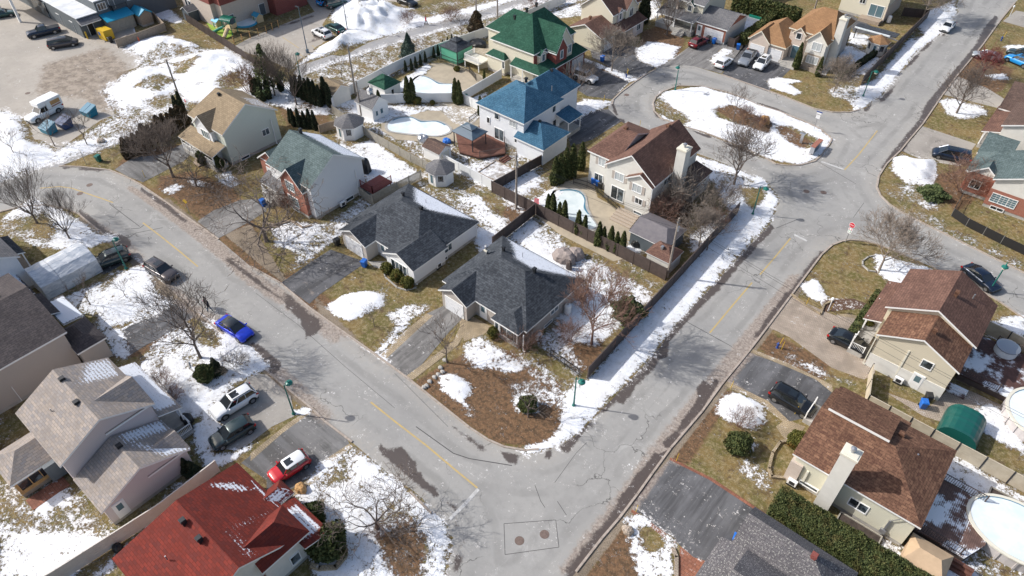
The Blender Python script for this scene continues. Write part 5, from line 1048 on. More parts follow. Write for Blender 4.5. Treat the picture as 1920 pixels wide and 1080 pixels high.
# --- bare trees: recursive limbs, every branch a tapered tube
def bare_tree(seed, h=8, trunk_h=.28, n_main=6, spread=.9, levels=5, r0=.13, lean=0, leader=.4, twig=0.016, kids=(3,3,3,2,2), upw=.35, multi=False, wob=.12):
    g = random.Random(seed); trunk = []; crown = []
    def grow(p, d, L, r, lv, out):
        n = 3 if lv < 2 else 2; q = p.copy(); pts = [q.copy()]; dd = d.copy()
        for k in range(n):
            dd = (dd+Vector((g.gauss(0, wob), g.gauss(0, wob), g.gauss(0, wob)+upw*.12))).normalized(); q2 = q+dd*L/n; ra = r*(1-.55*k/n); rb = max(twig*.6, r*(1-.55*(k+1)/n)); out.append((q.copy(), q2.copy(), ra, rb, lv)); q = q2; pts.append(q.copy())
        if lv >= levels: return
        kn = kids[min(lv, len(kids)-1)]
        for k in range(kn):
            f = g.uniform(.35, 1) if k else 1.0; i = min(n-1, int(f*n)); pp = pts[i].lerp(pts[i+1], f*n-i) if f < 1 else pts[-1]
            ax = dd.orthogonal().normalized(); ax.rotate(Matrix.Rotation(g.uniform(0, 6.28), 3, dd)); nd = (dd*g.uniform(.8, 1.2)+ax*g.uniform(.45, .95)*spread+Vector((0,0,upw*.5))).normalized()
            grow(pp, nd, L*g.uniform(.58, .82), max(twig, r*(.42+.12*g.random())), lv+1, crown)
    th = h*trunk_h; d0 = Vector((lean, lean*.4, 1)).normalized()
    if multi:
        for k in range(n_main):
            a = 6.28*k/n_main+g.uniform(-.4,.4); d = Vector((math.cos(a)*spread*.55, math.sin(a)*spread*.55, 1)).normalized(); grow(Vector((math.cos(a)*.1, math.sin(a)*.1, -.1)), d, h*g.uniform(.38,.5), r0*.6, 1, crown)
        trunk.append((Vector((0,0,-.1)), Vector((0,0,.15)), r0, r0*.8, 0))
    else:
        top = d0*th; trunk.append((Vector((0,0,-.15)), top*.15, r0*1.35, r0*1.05, 0)); trunk.append((top*.15, top, r0*1.05, r0*.8, 0))
        p = top
        if leader > 0:
            H2 = h*leader; pk = [top+(d0*H2)*(k/4)+Vector((g.gauss(0,.05), g.gauss(0,.05), 0))*k for k in range(5)]
            for k in range(4): trunk.append((pk[k], pk[k+1], r0*.8*(1-k*.2), r0*.8*(.8-k*.2)+.01, 0))
        for k in range(n_main):
            f = k/max(1, n_main-1); bp = top if leader <= 0 else top+d0*h*leader*f*.9; a = 2.4*k+g.uniform(-.3,.3); el = (.5+.5*f) if leader > 0 else g.uniform(.55, .95)
            d = Vector((math.cos(a)*spread, math.sin(a)*spread, el+upw)).normalized(); L = h*(.36 if leader > 0 else .40)*(1-.35*f*(leader > 0)); grow(bp, d, L, r0*(.55-.2*f*(leader > 0)), 1, crown)
        if leader > 0: grow(pk[-1], Vector((0,0,1)), h*.22, r0*.25, 2, crown)
    return trunk, crown
def tubes_np(segs):
    V = []; F = []; b = 0
    for a, c, ra, rb, lv in segs:
        n = 7 if lv == 0 else (5 if lv == 1 else 3); d = (c-a)
        if d.length < 1e-5: continue
        d = d.normalized(); t = d.orthogonal().normalized(); u = d.cross(t)
        for p, r in ((a, ra), (c, rb)):
            for i in range(n): gph = 6.2832*i/n; V.append(p+t*(math.cos(gph)*r)+u*(math.sin(gph)*r))
        F += [(b+i, b+(i+1)%n, b+n+(i+1)%n, b+n+i) for i in range(n)]; b += 2*n
    return np.array([tuple(v) for v in V]), np.array(F)
def tree_proto(seed, m='bark', **k):
    e = bpy.data.objects.new('proto', None); col.objects.link(e); tr, cr = bare_tree(seed, **k)
    V, F = tubes_np(tr); mesh_np('trunk', V, F, M['bark' if m == 'bark' else m], e, True); V, F = tubes_np(cr); mesh_np('crown', V, F, M[m], e); return e
TP = {'oval': tree_proto(3, 'bark', h=8, trunk_h=.2, n_main=8, spread=1.15, levels=6, kids=(3,4,4,3,2,2), leader=.35, r0=.17, upw=.45, twig=0.019),
 'fan': tree_proto(11, 'bark', h=8, trunk_h=.2, n_main=9, spread=.75, levels=6, kids=(3,4,4,3,2,2), leader=0, r0=.15, upw=.55, twig=0.012),
 'lead': tree_proto(5, 'bark', h=9, trunk_h=.2, n_main=13, spread=1.0, levels=5, kids=(3,4,4,3,2), leader=.6, r0=.17, upw=.3, twig=0.018),
 'crook': tree_proto(23, 'bark', h=6.5, trunk_h=.2, n_main=6, spread=1.35, levels=6, kids=(3,4,3,3,2,2), leader=0, r0=.17, upw=.12, twig=0.019, wob=.3),
 'globe': tree_proto(31, 'bark_light', h=7, trunk_h=.2, n_main=9, spread=1.05, levels=6, kids=(3,4,4,3,3,2), leader=.3, r0=.13, upw=.35, twig=0.018),
 'red': tree_proto(37, 'bark_red', h=8, trunk_h=.25, n_main=9, spread=.8, levels=6, kids=(3,4,4,3,3,2), leader=.4, r0=.14, upw=.45, twig=0.018),
 'small': tree_proto(41, 'bark', h=5, trunk_h=.25, n_main=6, spread=.9, levels=4, kids=(3,4,3,2), leader=.35, r0=.07, upw=.4, twig=0.016),
 'shrub': tree_proto(43, 'bark_red', h=3.2, n_main=9, spread=1.1, levels=5, kids=(3,4,4,3,2), multi=True, r0=.06, twig=0.014, upw=.3),
 'shrubl': tree_proto(47, 'bark_light', h=3.6, n_main=10, spread=1.1, levels=5, kids=(3,4,4,3,2), multi=True, r0=.06, twig=0.015, upw=.35),
 'crim': tree_proto(53, 'bark_crim', h=5, trunk_h=.18, n_main=8, spread=1.0, levels=5, kids=(3,4,4,3,3), leader=.2, r0=.1, upw=.4, twig=0.019)}
G_T = 'bare deciduous trees in the gardens and along the streets'
TREES = [('oval',1376,346,1.05,'bare spreading tree on the snowy corner left of the oval island'),('red',1109,645,1.0,'bare tree between the taupe bungalow and the brown fence, orange leaves at its foot'),('lead',376,671,.95,'tall bare tree with long leader beside the round shrub and the blue parked car'),
 ('oval',325,332,1.1,'bare tree leaning over the driveway of the sage house'),('crook',369,349,.8,'low crooked bare tree between the sage house and the street'),('crook',500,452,1.6,'dark crooked bare tree on the lawn before the red brick gables'),('small',838,680,1.2,'slim bare tree beside the taupe bungalow driveway'),
 ('crook',709,992,.95,'knotty bare tree on the snow in front of the red roofed house'),('fan',70,418,.85,'vase shaped bare tree at the far left bend, left of two'),('fan',131,448,.72,'vase shaped bare tree on the snow behind the plastic garage tent'),('small',164,272,1.1,'small bare tree beside the cycle path below the dumpsters'),('small',103,274,1.0,'small bare tree left of the cycle path entrance'),
 ('small',28,291,.9,'small bare tree on the snow at the left edge'),('globe',1563,173,.85,'dense globe shaped bare tree at the corner below the orange roofed house'),('oval',1793,213,.95,'bare spreading tree right of the upper street with snow around its foot'),('crim',1839,147,1.1,'crimson twigged small tree near the bright blue car'),
 ('globe',1648,507,1.1,'bare tree in the ringed bed behind the stop sign'),('globe',1147,134,1.1,'dense brown bare tree beside the driveway of the green roofed house'),('small',1080,198,1.35,'small pale tree between the blue and green roofed houses'),('fan',1250,66,.9,'light bare tree before the grey roofed house at the top'),
 ('small',1374,228,1.15,'small bare tree in the bed of the oval island'),('fan',556,196,.85,'bare tree at the end of the cedar row near the path'),('fan',516,180,.9,'thin bare tree in the clump beside the tall evergreen'),('globe',1729,36,1.3,'big bare tree at the top beside the white car'),
 ('small',170,572,.8,'little bare tree on the snow right of the plastic garage tent'),('small',236,557,.55,'tiny sapling on the snowy lawn beside the brown driveway'),('small',702,612,.6,'tiny bare sapling on the lawn beside the round snow patch'),('small',990,782,1.0,'thin bare tree rising from the round shrub on the leaf covered corner'),
 ('small',792,112,.8,'small bare tree on the field beside the little spruce'),('small',642,150,.8,'small reddish bare tree on the snowy field between path and poles'),('globe',1310,462,.75,'bare tree behind the green metal shed by the brown fence'),('shrubl',1275,398,1.5,'broad pale bare shrub beside the large beige house'),
 ('shrubl',1345,398,1.2,'pale bare shrub along the lattice corner of the brown fence'),('shrub',1245,415,1.2,'reddish bare shrub at the foot of the beige house side wall'),('shrub',1801,360,1.5,'dense brown shrub at the corner of the red brick house'),('shrub',467,174,1.5,'big vase shaped shrub beside the evergreen clump at the snow heaps'),
 ('small',866,72,.9,'small orange tinged tree beside the white fence at the field'),('shrub',1385,800,.7,'small bare shrub on the snow left of the round bush'),('shrub',708,1003,.45,'low brown grass tuft round the foot of the knotty tree'),('shrubl',441,690,.6,'small round bare shrub on the snowy corner lawn'),
 ('shrub',308,725,.7,'brown shrub before the pink house front'),('shrub',328,752,.6,'reddish brown dead shrub beside the pink house porch'),('shrub',1395,222,.7,'low rusty shrub on the oval island, left one'),('shrub',1425,238,.6,'pale straw coloured tuft shrub on the oval island'),('shrub',955,640,.7,'bare shrub at the corner wall of the taupe bungalow'),
 ('shrub',985,655,.9,'twiggy shrub beyond the front corner of the taupe bungalow'),('shrub',1070,640,.8,'orange brown shrub beside the wall under the tallest fence tree'),('shrub',560,345,.9,'dry shrub before the red brick front steps'),('shrub',540,395,.8,'dry shrub beside the driveway of the red brick house'),('shrub',1040,530,.6,'bare shrub behind the taupe bungalow'),('shrub',845,40,.9,'rusty shrub beside the cycle path'),('shrub',1000,15,1.1,'brown shrub on the field at the top edge'),
 ('shrub',765,45,.8,'low brown shrub beside the cycle path near the walker'),('globe',1695,0,1.2,'bare tree against the top edge left of the white car'),('shrubl',1100,150,.9,'pale shrub beside the small white off-roader'),('shrub',1340,430,.8,'bare shrub along the brown fence by the street'),('small',1325,470,1.1,'small bare tree leaning on the brown fence by the street')]
for i, (k, px, py, s, lb) in enumerate(TREES):
    x, y = at(px, py); sh = k.startswith('shrub'); place(TP[k], 'bare_shrub' if sh else 'bare_tree', lb, 'shrub' if sh else 'tree', x, y, s, s*random.uniform(.95,1.05), random.uniform(0,6.28), 'bare shrubs in the gardens' if sh else G_T)
EP = {'col': evergreen('column', 4.0, .55, 2600, .13, 'cedar', 1), 'colb': evergreen('column', 3.6, .75, 2200, .16, 'cedar_brown', 2), 'cold': evergreen('column', 5.0, .7, 2600, .17, 'cedar_dark', 4), 'ball': evergreen('ball', 1.7, 1.0, 3600, .11, 'boxwood', 5, trunk=False),
 'balld': evergreen('ball', 1.9, 1.1, 3600, .13, 'cedar', 6, trunk=False), 'spruce': evergreen('cone', 5.0, 1.7, 5000, .17, 'spruce', 7, lumps=.2), 'pine': evergreen('dome', 3.6, 2.2, 4200, .24, 'pine', 8, lumps=.3, elong=2.4), 'cone': evergreen('cone', 2.6, .9, 2200, .12, 'cedar_dark', 9),
 'tallpine': evergreen('cone', 8.0, 2.0, 1700, .24, 'pine', 10, lumps=.45, core=False, base=1.5), 'brownc': evergreen('column', 4.5, 1.3, 3200, .22, 'cedar_brown', 12, lumps=.3)}
def ev(k, px, py, s, lb, cat='shrub', name='evergreen_shrub', group=None, sz=None):
    x, y = at(px, py); place(EP[k], name, lb, cat, x, y, s, sz, random.uniform(0, 6.28), group)
g1 = 'columnar cedars along the brown fence by the kidney pool'
for i, (px, py, s) in enumerate([(1027,405,.9),(1036,410,1.0),(1048,418,.85),(1057,422,1.0),(1083,438,.95),(1095,443,.85),(1121,460,.95),(1130,462,.8),(1143,468,.95),(1154,474,.85),(1165,478,.95)]): ev('col', px, py, s, 'green columnar cedar between the brown fence and the kidney pool', 'tree', 'columnar_cedar', g1)
for i, (px, py, s) in enumerate([(1040,346,1.15),(1050,343,1.2),(1060,336,1.3),(1072,331,1.35),(1089,318,1.15)]): ev('col', px, py, s, 'tall green columnar cedar between the blue roofed wing and the large beige house', 'tree', 'columnar_cedar', 'tall cedars beside the blue roofed wing')
for px, py, s in [(570,186,1.0),(578,189,.95),(586,193,1.05),(594,196,1.0),(602,199,.9),(612,193,1.1),(620,200,1.0),(552,176,.8),(560,181,.9)]: ev('cold', px, py, s*.85, 'dark columnar cedar in the row behind the tan roofed shed', 'tree', 'columnar_cedar', 'dark cedars behind the tan roofed shed')
for px, py, s in [(552,236,.8),(563,239,.9),(573,240,.8),(583,240,.9),(592,243,.9),(546,230,.7)]: ev('cold', px, py, s*.75, 'dark cedar in the short row behind the grey green roof', 'tree', 'columnar_cedar', 'short dark cedar row behind the grey green roof')
for k in range(13): q = k/12; ev('colb', 243+(352-243)*q, 296+(232-296)*q, random.uniform(.85, 1.1), 'bronze green cedar in the spiky row before the cycle path', 'tree', 'columnar_cedar', 'bronze cedar row beside the cycle path')
for px, py in [(338,222),(345,214)]: ev('cold', px, py, .8, 'dark cedar at the end of the row against the sage house', 'tree', 'columnar_cedar', 'dark cedars against the sage house')
for px, py, s, lb in [(713,207,.9,'columnar cedar beside the grey roofed playhouse'),(766,192,1.15,'left columnar cedar of the pair behind the long kidney pool'),(775,192,1.1,'right columnar cedar of the pair behind the long kidney pool'),(855,193,1.1,'left columnar cedar of the pair beside the slabbed patio'),(862,195,1.05,'right columnar cedar of the pair beside the slabbed patio'),(901,216,.85,'columnar cedar at the wall corner of the blue roofed house'),(908,148,.45,'small cedar at the deck foot of the green roofed house')]: ev('col', px, py, s, lb, 'tree', 'columnar_cedar')
for px, py in [(761,134),(772,131),(780,127),(789,122),(798,117),(814,108),(822,104),(831,95),(840,90),(848,84)]: ev('cold', px, py, .42, 'small dark cedar in the row along the white fence', 'tree', 'columnar_cedar', 'small cedars along the white fence by the field')
for px, py in [(505,186),(494,190),(486,184),(478,178),(528,172)]: ev('cold', px, py, .75, 'dark cedar in the clump at the end of the snow heaps', 'tree', 'columnar_cedar', 'dark cedars in the clump by the snow heaps')
ev('col', 1491, 129, 1.15, 'thick columnar cedar left of the front window of the orange roofed house', 'tree', 'columnar_cedar', None, 1.2); ev('col', 1532, 143, .9, 'slim columnar cedar at the corner of the orange roofed house', 'tree', 'columnar_cedar')
ev('cold', 1206, 42, 1.6, 'tall dark conifer between the brown and grey roofed houses at the top', 'tree', 'dark_conifer'); ev('spruce', 767, 104, .85, 'little blue green spruce on the field beside the path', 'tree', 'spruce'); ev('tallpine', 508, 178, 1.1, 'tall thin pine rising from the clump at the play yard fence', 'tree', 'pine_tree')
ev('brownc', 894, 64, 1.0, 'brown conical tree beside the cycle path', 'tree', 'brown_conifer'); ev('pine', 1176, 594, .72, 'bushy green pine beside the brown fence near the taupe bungalow', 'tree', 'mountain_pine'); ev('pine', 1748, 368, .7, 'low juniper bush beside the snow heap at the junction', 'shrub', 'juniper_bush', None, .4)
ev('balld', 990, 766, .85, 'round dark shrub on the leaf covered corner'); ev('balld', 1382, 842, 1.1, 'large round evergreen bush on the lawn near the snow patch'); ev('ball', 1490, 835, .85, 'oval shrub at the wall end of the pale yellow house', sz=1.2); ev('ball', 1621, 610, .75, 'round shrub beside the porch of the beige two storey house')
for px, py, w in ((728,510,'left'),(745,524,'middle'),(765,537,'right')): ev('ball', px, py, .82, w+' one of three round bronze shrubs under the white bungalow window')
ev('ball', 925, 632, .65, 'small conical green shrub at the taupe bungalow window', sz=.9); ev('balld', 387, 710, .95, 'round dark bush beside the cone shrub at the bend'); ev('cone', 409, 700, .95, 'cone shaped dark shrub beside the round bush at the bend'); ev('balld', 390, 304, 1.2, 'large dark round bush at the porch of the sage house')
ev('balld', 413, 317, .7, 'small dark round bush behind the large one at the sage house', sz=1.0); ev('cone', 354, 884, .85, 'left dark cone shrub at the pale garage wing corner'); ev('cone', 366, 888, .8, 'right dark cone shrub at the pale garage wing corner'); ev('balld', 588, 975, 1.05, 'dark round bush nearest the red car by the red roofed house')
ev('ball', 602, 993, .6, 'small olive round bush between the two dark ones at the red roofed house'); ev('balld', 618, 1030, 1.5, 'largest black green bush by the porch of the red roofed house'); ev('ball', 857, 133, .55, 'small bronze ball shrub beside the pool stairs'); ev('ball', 783, 194, .7, 'yellow green round shrub behind the long kidney pool'); ev('ball', 811, 196, .45, 'small olive shrub right of the yellow green one behind the pool')
ev('ball', 1665, 222-40, .1, 'tiny shrub') if False else None
def hedge(lb, pts, w, h, m, dens=150, size=.15, seed=3):
    a = Vector((*at(*pts[0], 0), 0)) if False else Vector((*pts[0], 0)); b = Vector((*pts[1], 0)); d = b-a; L = d.length; d.normalize(); n = Vector((-d.y, d.x, 0)); g = np.random.default_rng(seed); N = int(dens*(L*w+2*h*L+h*w*2))
    u = g.random(N)*L; v = (g.random(N)-.5)*w; z = g.random(N)*h; f = g.random(N); at_ = w*L; sd = h*L*2; k = f < at_/(at_+sd+h*w*2); z[k] = h*(.93+.1*g.random(k.sum())); k2 = ~k & (f < (at_+sd)/(at_+sd+h*w*2)); v[k2] = np.sign(v[k2])*w/2*(.9+.12*g.random(k2.sum())); k3 = ~k & ~k2; u[k3] = np.where(g.random(k3.sum()) < .5, 0, L)+g.normal(size=k3.sum())*.08
    z += .07*np.sin(u*2.1)+.06*np.sin(v*4+u*5)*(z > h*.8); Pt = np.column_stack([a.x+d.x*u+n.x*v, a.y+d.y*u+n.y*v, z]); V, F = leaves(Pt, np.full(N, size), 1.5, seed); mb = MB(); mb.cbox((a.x+b.x)/2, (a.y+b.y)/2, h*.45, L-.3, w*.86, h*.94, math.atan2(d.y, d.x)); F = np.vstack([F, np.array(mb.f)+len(V)]); V = np.vstack([V, mb.v])
    c = ((a.x+b.x)/2, (a.y+b.y)/2); V = V-np.array([c[0], c[1], 0]); o = mesh_np('hedge', V, F, M[m]); o.location = (*c, 0); tag(o, lb, 'hedge')
hedge('thick clipped green hedge between the pale yellow house and the speckled roof', [(-3.3,39.9),(15,39.9)], 2.7, 2.0, 'cedar', 380, .095, 5)
a = at(1345, 18); b = at(1530, 75); hedge('tall dark hedge behind the gardens at the top edge', [(-57,137),(-57,175)], 2.6, 3.6, 'cedar', 40, .32, 6)
hedge('dark clipped hedge along the fence behind the orange roofed house', [(-49.5,124),(-49.5,137)], 1.4, 1.8, 'cedar', 60, .24, 9)
hedge('green hedge running to the upper right behind the orange roofed house', [(-56,138),(-45,138)], 2.2, 3.2, 'cedar', 45, .3, 16)
hedge('low hedge behind the grey house at the left edge', [(-64.0,-3.5),(-61.2,-3.5)], 2.0, 1.4, 'cedar', 120, .16, 7)
hedge('narrow green hedge beside the porch of the beige two storey house', [(-5.9,64.2),(-5.9,73.0)], .9, 1.1, 'cedar', 150, .14, 8); hedge('low hedge inside the brown fence beside the orange roofed house', [(-30.2,122.5),(-28.9,136)], .8, 1.0, 'cedar_dark', 60, .2, 9)
# ---------------------------------------------------------------- vehicles
def paint(name, c, metal=.3, rough=.25):
    m = mat('paint_'+name, c, rough, metal); m.node_tree.nodes['Principled BSDF'].inputs['Coat Weight'].default_value = .6; return m
PN = {'blue': paint('blue', (.012,.045,.55)), 'brownish': paint('graphite', (.07,.06,.062)), 'black': paint('black', (.012,.014,.017)), 'white': paint('white', (.74,.75,.76), 0), 'tealdark': paint('dark_teal', (.028,.05,.055)), 'red': paint('red', (.50,.012,.022), 0), 'darkred': paint('dark_red', (.17,.012,.02)),
      'navy': paint('navy', (.012,.022,.045)), 'grey': paint('grey', (.27,.29,.32)), 'sky': paint('sky_blue', (.012,.25,.62), 0), 'silver': paint('silver', (.38,.40,.42)), 'green': paint('dark_green', (.02,.07,.065)), 'darkblue': paint('dark_blue', (.02,.06,.14))}
#  profiles: stations along length (x from rear -L/2 to front L/2): z of belt/hood line; cabin: base rear, top rear, top front, base front (fractions of L from rear), roof z
CT = {'sedan': dict(L=4.7, W=1.84, zb=[(0,.72),(.03,.95),(.17,1.02),(.35,.98),(.66,.95),(.86,.84),(.97,.70),(1,.55)], cab=(.10,.29,.55,.74), zr=1.44, wr=.34),
      'suv': dict(L=4.6, W=1.86, zb=[(0,.75),(.02,1.08),(.10,1.10),(.35,1.06),(.70,1.05),(.88,.98),(.975,.85),(1,.6)], cab=(.015,.10,.56,.74), zr=1.68, wr=.37),
      'hatch': dict(L=4.3, W=1.8, zb=[(0,.7),(.02,1.0),(.12,1.04),(.35,.98),(.70,.97),(.88,.88),(.975,.74),(1,.55)], cab=(.02,.13,.55,.75), zr=1.5, wr=.34),
      'mini': dict(L=3.85, W=1.7, zb=[(0,.7),(.03,.95),(.12,.98),(.35,.95),(.68,.95),(.86,.9),(.97,.78),(1,.55)], cab=(.02,.10,.60,.73), zr=1.41, wr=.32),
      'van': dict(L=5.1, W=1.98, zb=[(0,.75),(.015,1.08),(.1,1.1),(.4,1.06),(.78,1.05),(.90,.95),(.98,.78),(1,.55)], cab=(.01,.06,.66,.86), zr=1.75, wr=.35),
      'pickup': dict(L=5.8, W=2.0, zb=[(0,.8),(.01,1.15),(.36,1.15),(.40,1.15),(.72,1.15),(.92,1.1),(.985,.98),(1,.6)], cab=(.37,.41,.60,.70), zr=1.88, wr=.40),
      'jeep': dict(L=4.2, W=1.85, zb=[(0,.8),(.01,1.1),(.1,1.1),(.4,1.1),(.72,1.1),(.9,1.08),(.99,1.0),(1,.6)], cab=(.02,.04,.60,.66), zr=1.82, wr=.40)}
def car(kind, color, pr, pf, label, roof=None, name='parked_car', cat='car', group='parked cars', dark_roof=False, bed=None, jc=None):
    T = CT[kind]; L, W = T['L'], T['W']; (ax, ay), (bx, by) = at(*pr, .7), at(*pf, .7); rz = math.atan2(by-ay, bx-ax)
    if jc is not None: rz = R(jc)
    H = thing(name, label, cat, (ax+bx)/2, (ay+by)/2, .012, rz, group); pm = PN[color]; X = lambda f: (f-.5)*L
    # body loft
    st = sorted(set([0,.015,.06,.12,.25,.35,.5,.65,.75,.85,.93,.98,1]+[f for f, _ in T['zb']])); rings = []
    for f in st:
        zt = np.interp(f, [a for a, _ in T['zb']], [b for _, b in T['zb']]); e = min(f, 1-f); k = 1-.16*max(0, (.09-e)/.09)**1.6; hw = W/2*k; z0 = .26+.16*max(0, (.05-e)/.05)
        zm = z0+(zt-z0)*.55; ring = [(0,z0),(hw*.86,z0),(hw*.99,z0+.1),(hw*1.0,zm),(hw*.97,z0+(zt-z0)*.86),(hw*.86,zt),(hw*.45,zt+.03),(0,zt+.035)]; rings.append([(X(f), y, z) for y, z in ring]+[(X(f), -y, z) for y, z in ring[::-1][1:-1]])
    n = len(rings[0]); mb = MB(); vs = [p for r in rings for p in r]; fs = [(k*n+i, k*n+(i+1)%n, (k+1)*n+(i+1)%n, (k+1)*n+i) for k in range(len(rings)-1) for i in range(n)]; fs += [tuple(range(n))[::-1], tuple(range((len(rings)-1)*n, len(rings)*n))]
    mb.add(vs, fs)
    # wheel arches: dark lips set proud of the flanks
    wr = T['wr']; wx = (X(.17 if kind != 'pickup' else .2), X(.82)); body = mb.build('body', pm, H, world=False, smooth=True)
    am = MB()
    for x in wx:
        for s in (-1, 1):
            vs = []; 
            for k in range(13): a = math.pi*k/12; vs += [(x+(wr+.10)*math.cos(a), s*(W/2-.02), wr+(wr+.08)*math.sin(a)), (x+(wr+.10)*math.cos(a), s*(W/2+.012), wr+(wr+.08)*math.sin(a))]
            b = len(am.v); am.add(vs, [(2*k, 2*k+1, 2*k+3, 2*k+2) for k in range(12)]+[tuple(2*k+1 for k in range(13))])
    am.box(X(.02), X(.98), -W*.44, W*.44, .2, .3); am.build('wheel_arches', M['black'], H, world=False)
    # cabin
    c0, c1, c2, c3 = [X(f) for f in T['cab']]; zr = T['zr']; zbf = lambda x: float(np.interp(x/L+.5, [a for a, _ in T['zb']], [b for _, b in T['zb']])); wb, wt = W/2*.90, W/2*.70
    base = [(c0,-wb,zbf(c0)-.02),(c3,-wb*.96,zbf(c3)-.02),(c3,wb*.96,zbf(c3)-.02),(c0,wb,zbf(c0)-.02)]; top = [(c1,-wt,zr-.05),(c2,-wt,zr-.06),(c2,wt,zr-.06),(c1,wt,zr-.05)]
    MB().add(base+top, [(0,1,5,4),(1,2,6,5),(2,3,7,6),(3,0,4,7),(4,5,6,7)]).build('windows', M['carglass'], H, world=False)
    rf = MB(); xs = [c1-.03, c1+.12, (c1+c2)/2, c2-.12, c2+.04]; zz = [zr-.07, zr-.015, zr+.015, zr-.01, zr-.07]; ys = [-wt-.03, -wt*.85, 0, wt*.85, wt+.03]; dz = [-.05,0,.02,0,-.05]; vs = [(x, y, z+d) for x, z in zip(xs, zz) for y, d in zip(ys, dz)]
    fs = [(i*5+j, (i+1)*5+j, (i+1)*5+j+1, i*5+j+1) for i in range(4) for j in range(4)]; rf.add(vs, fs)
    rf.add([(x, y, z-.06) for x, y, z in vs], [f[::-1] for f in fs]); rf.build('roof', M['carglass'] if dark_roof else (PN[roof] if roof else pm), H, world=False, smooth=True)
    for s in (-1, 1):
        for b, t in ((base[0], top[0]), (base[1], top[1])):
            MB().tube((b[0], s*abs(b[1]), b[2]), (t[0], s*(abs(t[1])+.01), t[2]+.01), .05, .045, 5).build('pillar', pm, H, world=False)
        for f in (.36, .68) if kind not in ('mini','pickup') else (.45,):
            xb = c0+(c3-c0)*f; xt = c1+(c2-c1)*f; MB().tube((xb, s*wb*.985, zbf(xb)), (xt, s*(wt+.01), zr-.04), .035, .03, 4).build('pillar', pm, H, world=False)
    if kind in ('suv','van','mini') and not bed:
        sr = MB(); sr.box(c1+(c2-c1)*.55, c2-.15, -wt*.6, wt*.6, zr+.012, zr+.028); sr.build('sunroof', M['carglass'], H, world=False)
        if kind == 'suv':
            for s in (-1, 1): MB().box(c1+.1, c2-.15, s*wt*.93-.02, s*wt*.93+.02, zr-.02, zr+.05).build('roof_rail', M['black'], H, world=False)
    if kind == 'pickup':
        bx = MB(); bx.box(X(.015), X(.365), -W*.40, W*.40, 1.10, 1.19); bx.build('truck_bed', M['black'], H, world=False)
    wm = MB(); wm.lathe([(wr*.2,-.11),(wr*.96,-.11),(wr,-.08),(wr,.08),(wr*.96,.11),(wr*.2,.11)], 0, 0, 18); rm = MB(); rm.lathe([(wr*.62,-.05),(wr*.62,.118),(wr*.2,.125)], 0, 0, 14)
    w0 = None
    for x in wx:
        for s in (-1, 1):
            if w0 is None: t = wm.build('wheel', M['tyre'], H, world=False, smooth=False); r_ = rm.build('rim', M['rim'], t, world=False); w0 = (t, r_)
            else:
                t = w0[0].copy(); col.objects.link(t); t.parent = H; r_ = w0[1].copy(); col.objects.link(r_); r_.parent = t
            t.location = (x, s*(W/2-.10), wr); t.rotation_euler = (-s*math.pi/2, 0, 0)
    for s in (-1, 1):
        q = MB(); zf = zbf(X(.965)); q.add([(X(.93),s*W*.46,zf-.02),(X(.985),s*W*.40,zf-.08),(X(.985),s*W*.26,zf-.08),(X(.955),s*W*.28,zf+.0),(X(.94),s*W*.465,zf-.16),(X(.99),s*W*.40,zf-.2),(X(.99),s*W*.26,zf-.2)], [(0,1,2,3),(0,4,5,1),(1,5,6,2)] if s < 0 else [(3,2,1,0),(1,5,4,0),(2,6,5,1)]); q.build('headlight', M['headl'], H, world=False)
        q = MB(); zt = zbf(X(.03)); q.box(X(0)-.015, X(.05), s*W*.45-.09, s*W*.45+.06, zt-.26, zt-.08); q.build('taillight', M['taill'], H, world=False)
        q = MB(); q.cbox(c3-.25, s*(W/2+.06), zbf(c3)+.1, .12, .22, .14); q.build('mirror', pm, H, world=False)
    q = MB(); q.box(X(.985), X(1)+.012, -W*.22, W*.22, .45, .62); q.build('grille', M['black'], H, world=False); q = MB(); q.box(X(0)-.012, X(.01), -.26, .26, .62, .76); q.build('licence_plate', M['trim'], H, world=False)
    return H
car('sedan','blue',(416,600),(464,630),'vivid blue sedan with dark glass roof parked on the street', dark_roof=True)
car('suv','brownish',(284,496),(322,518),'dark graphite suv parked at the snowy kerb before the lamp post')
car('suv','tealdark',(231,476),(180,494),'very dark green suv in the driveway nosed to the plastic garage tent')
car('suv','white',(466,737),(410,771),'white suv with sunroof in the driveway of the pink house')
car('hatch','tealdark',(466,792),(402,829),'dark teal hatchback beside the white suv')
car('mini','red',(568,858),(514,893),'small bright red car with white roof and white bonnet trim', roof='white')
car('sedan','black',(1566,626),(1626,656),'black sedan on the brown paved driveway')
car('suv','black',(1455,733),(1520,770),'black suv with roof rails on the dark driveway')
car('sedan','navy',(1818,502),(1865,538),'dark blue sedan parked on the side street behind the brown roof')
car('van','navy',(1812,296),(1757,284),'navy minivan in the driveway beside the big snow heap', cat='van')
car('sedan','white',(1786,40),(1769,57),'white sedan parked far up the street')
car('suv','sky',(1935,123),(1887,103),'bright blue suv at the right edge')
car('sedan','silver',(1868,107),(1834,100),'silver grey sedan partly behind the crimson tree'); car('suv','tealdark',(1935,108),(1895,95),'dark suv parked behind the bright blue one')
car('hatch','white',(1347,124),(1369,108),'white hatchback seen from behind in the shared driveway'); car('pickup','grey',(1415,92),(1388,125),'grey pickup truck between two white cars', cat='pickup truck'); car('suv','white',(1440,107),(1418,129),'white suv facing the street beside the grey pickup')
car('suv','darkred',(1296,86),(1325,70),'dark red suv before the white garage door'); car('jeep','white',(1082,138),(1115,150),'small white off-roader under the bare pale shrub')
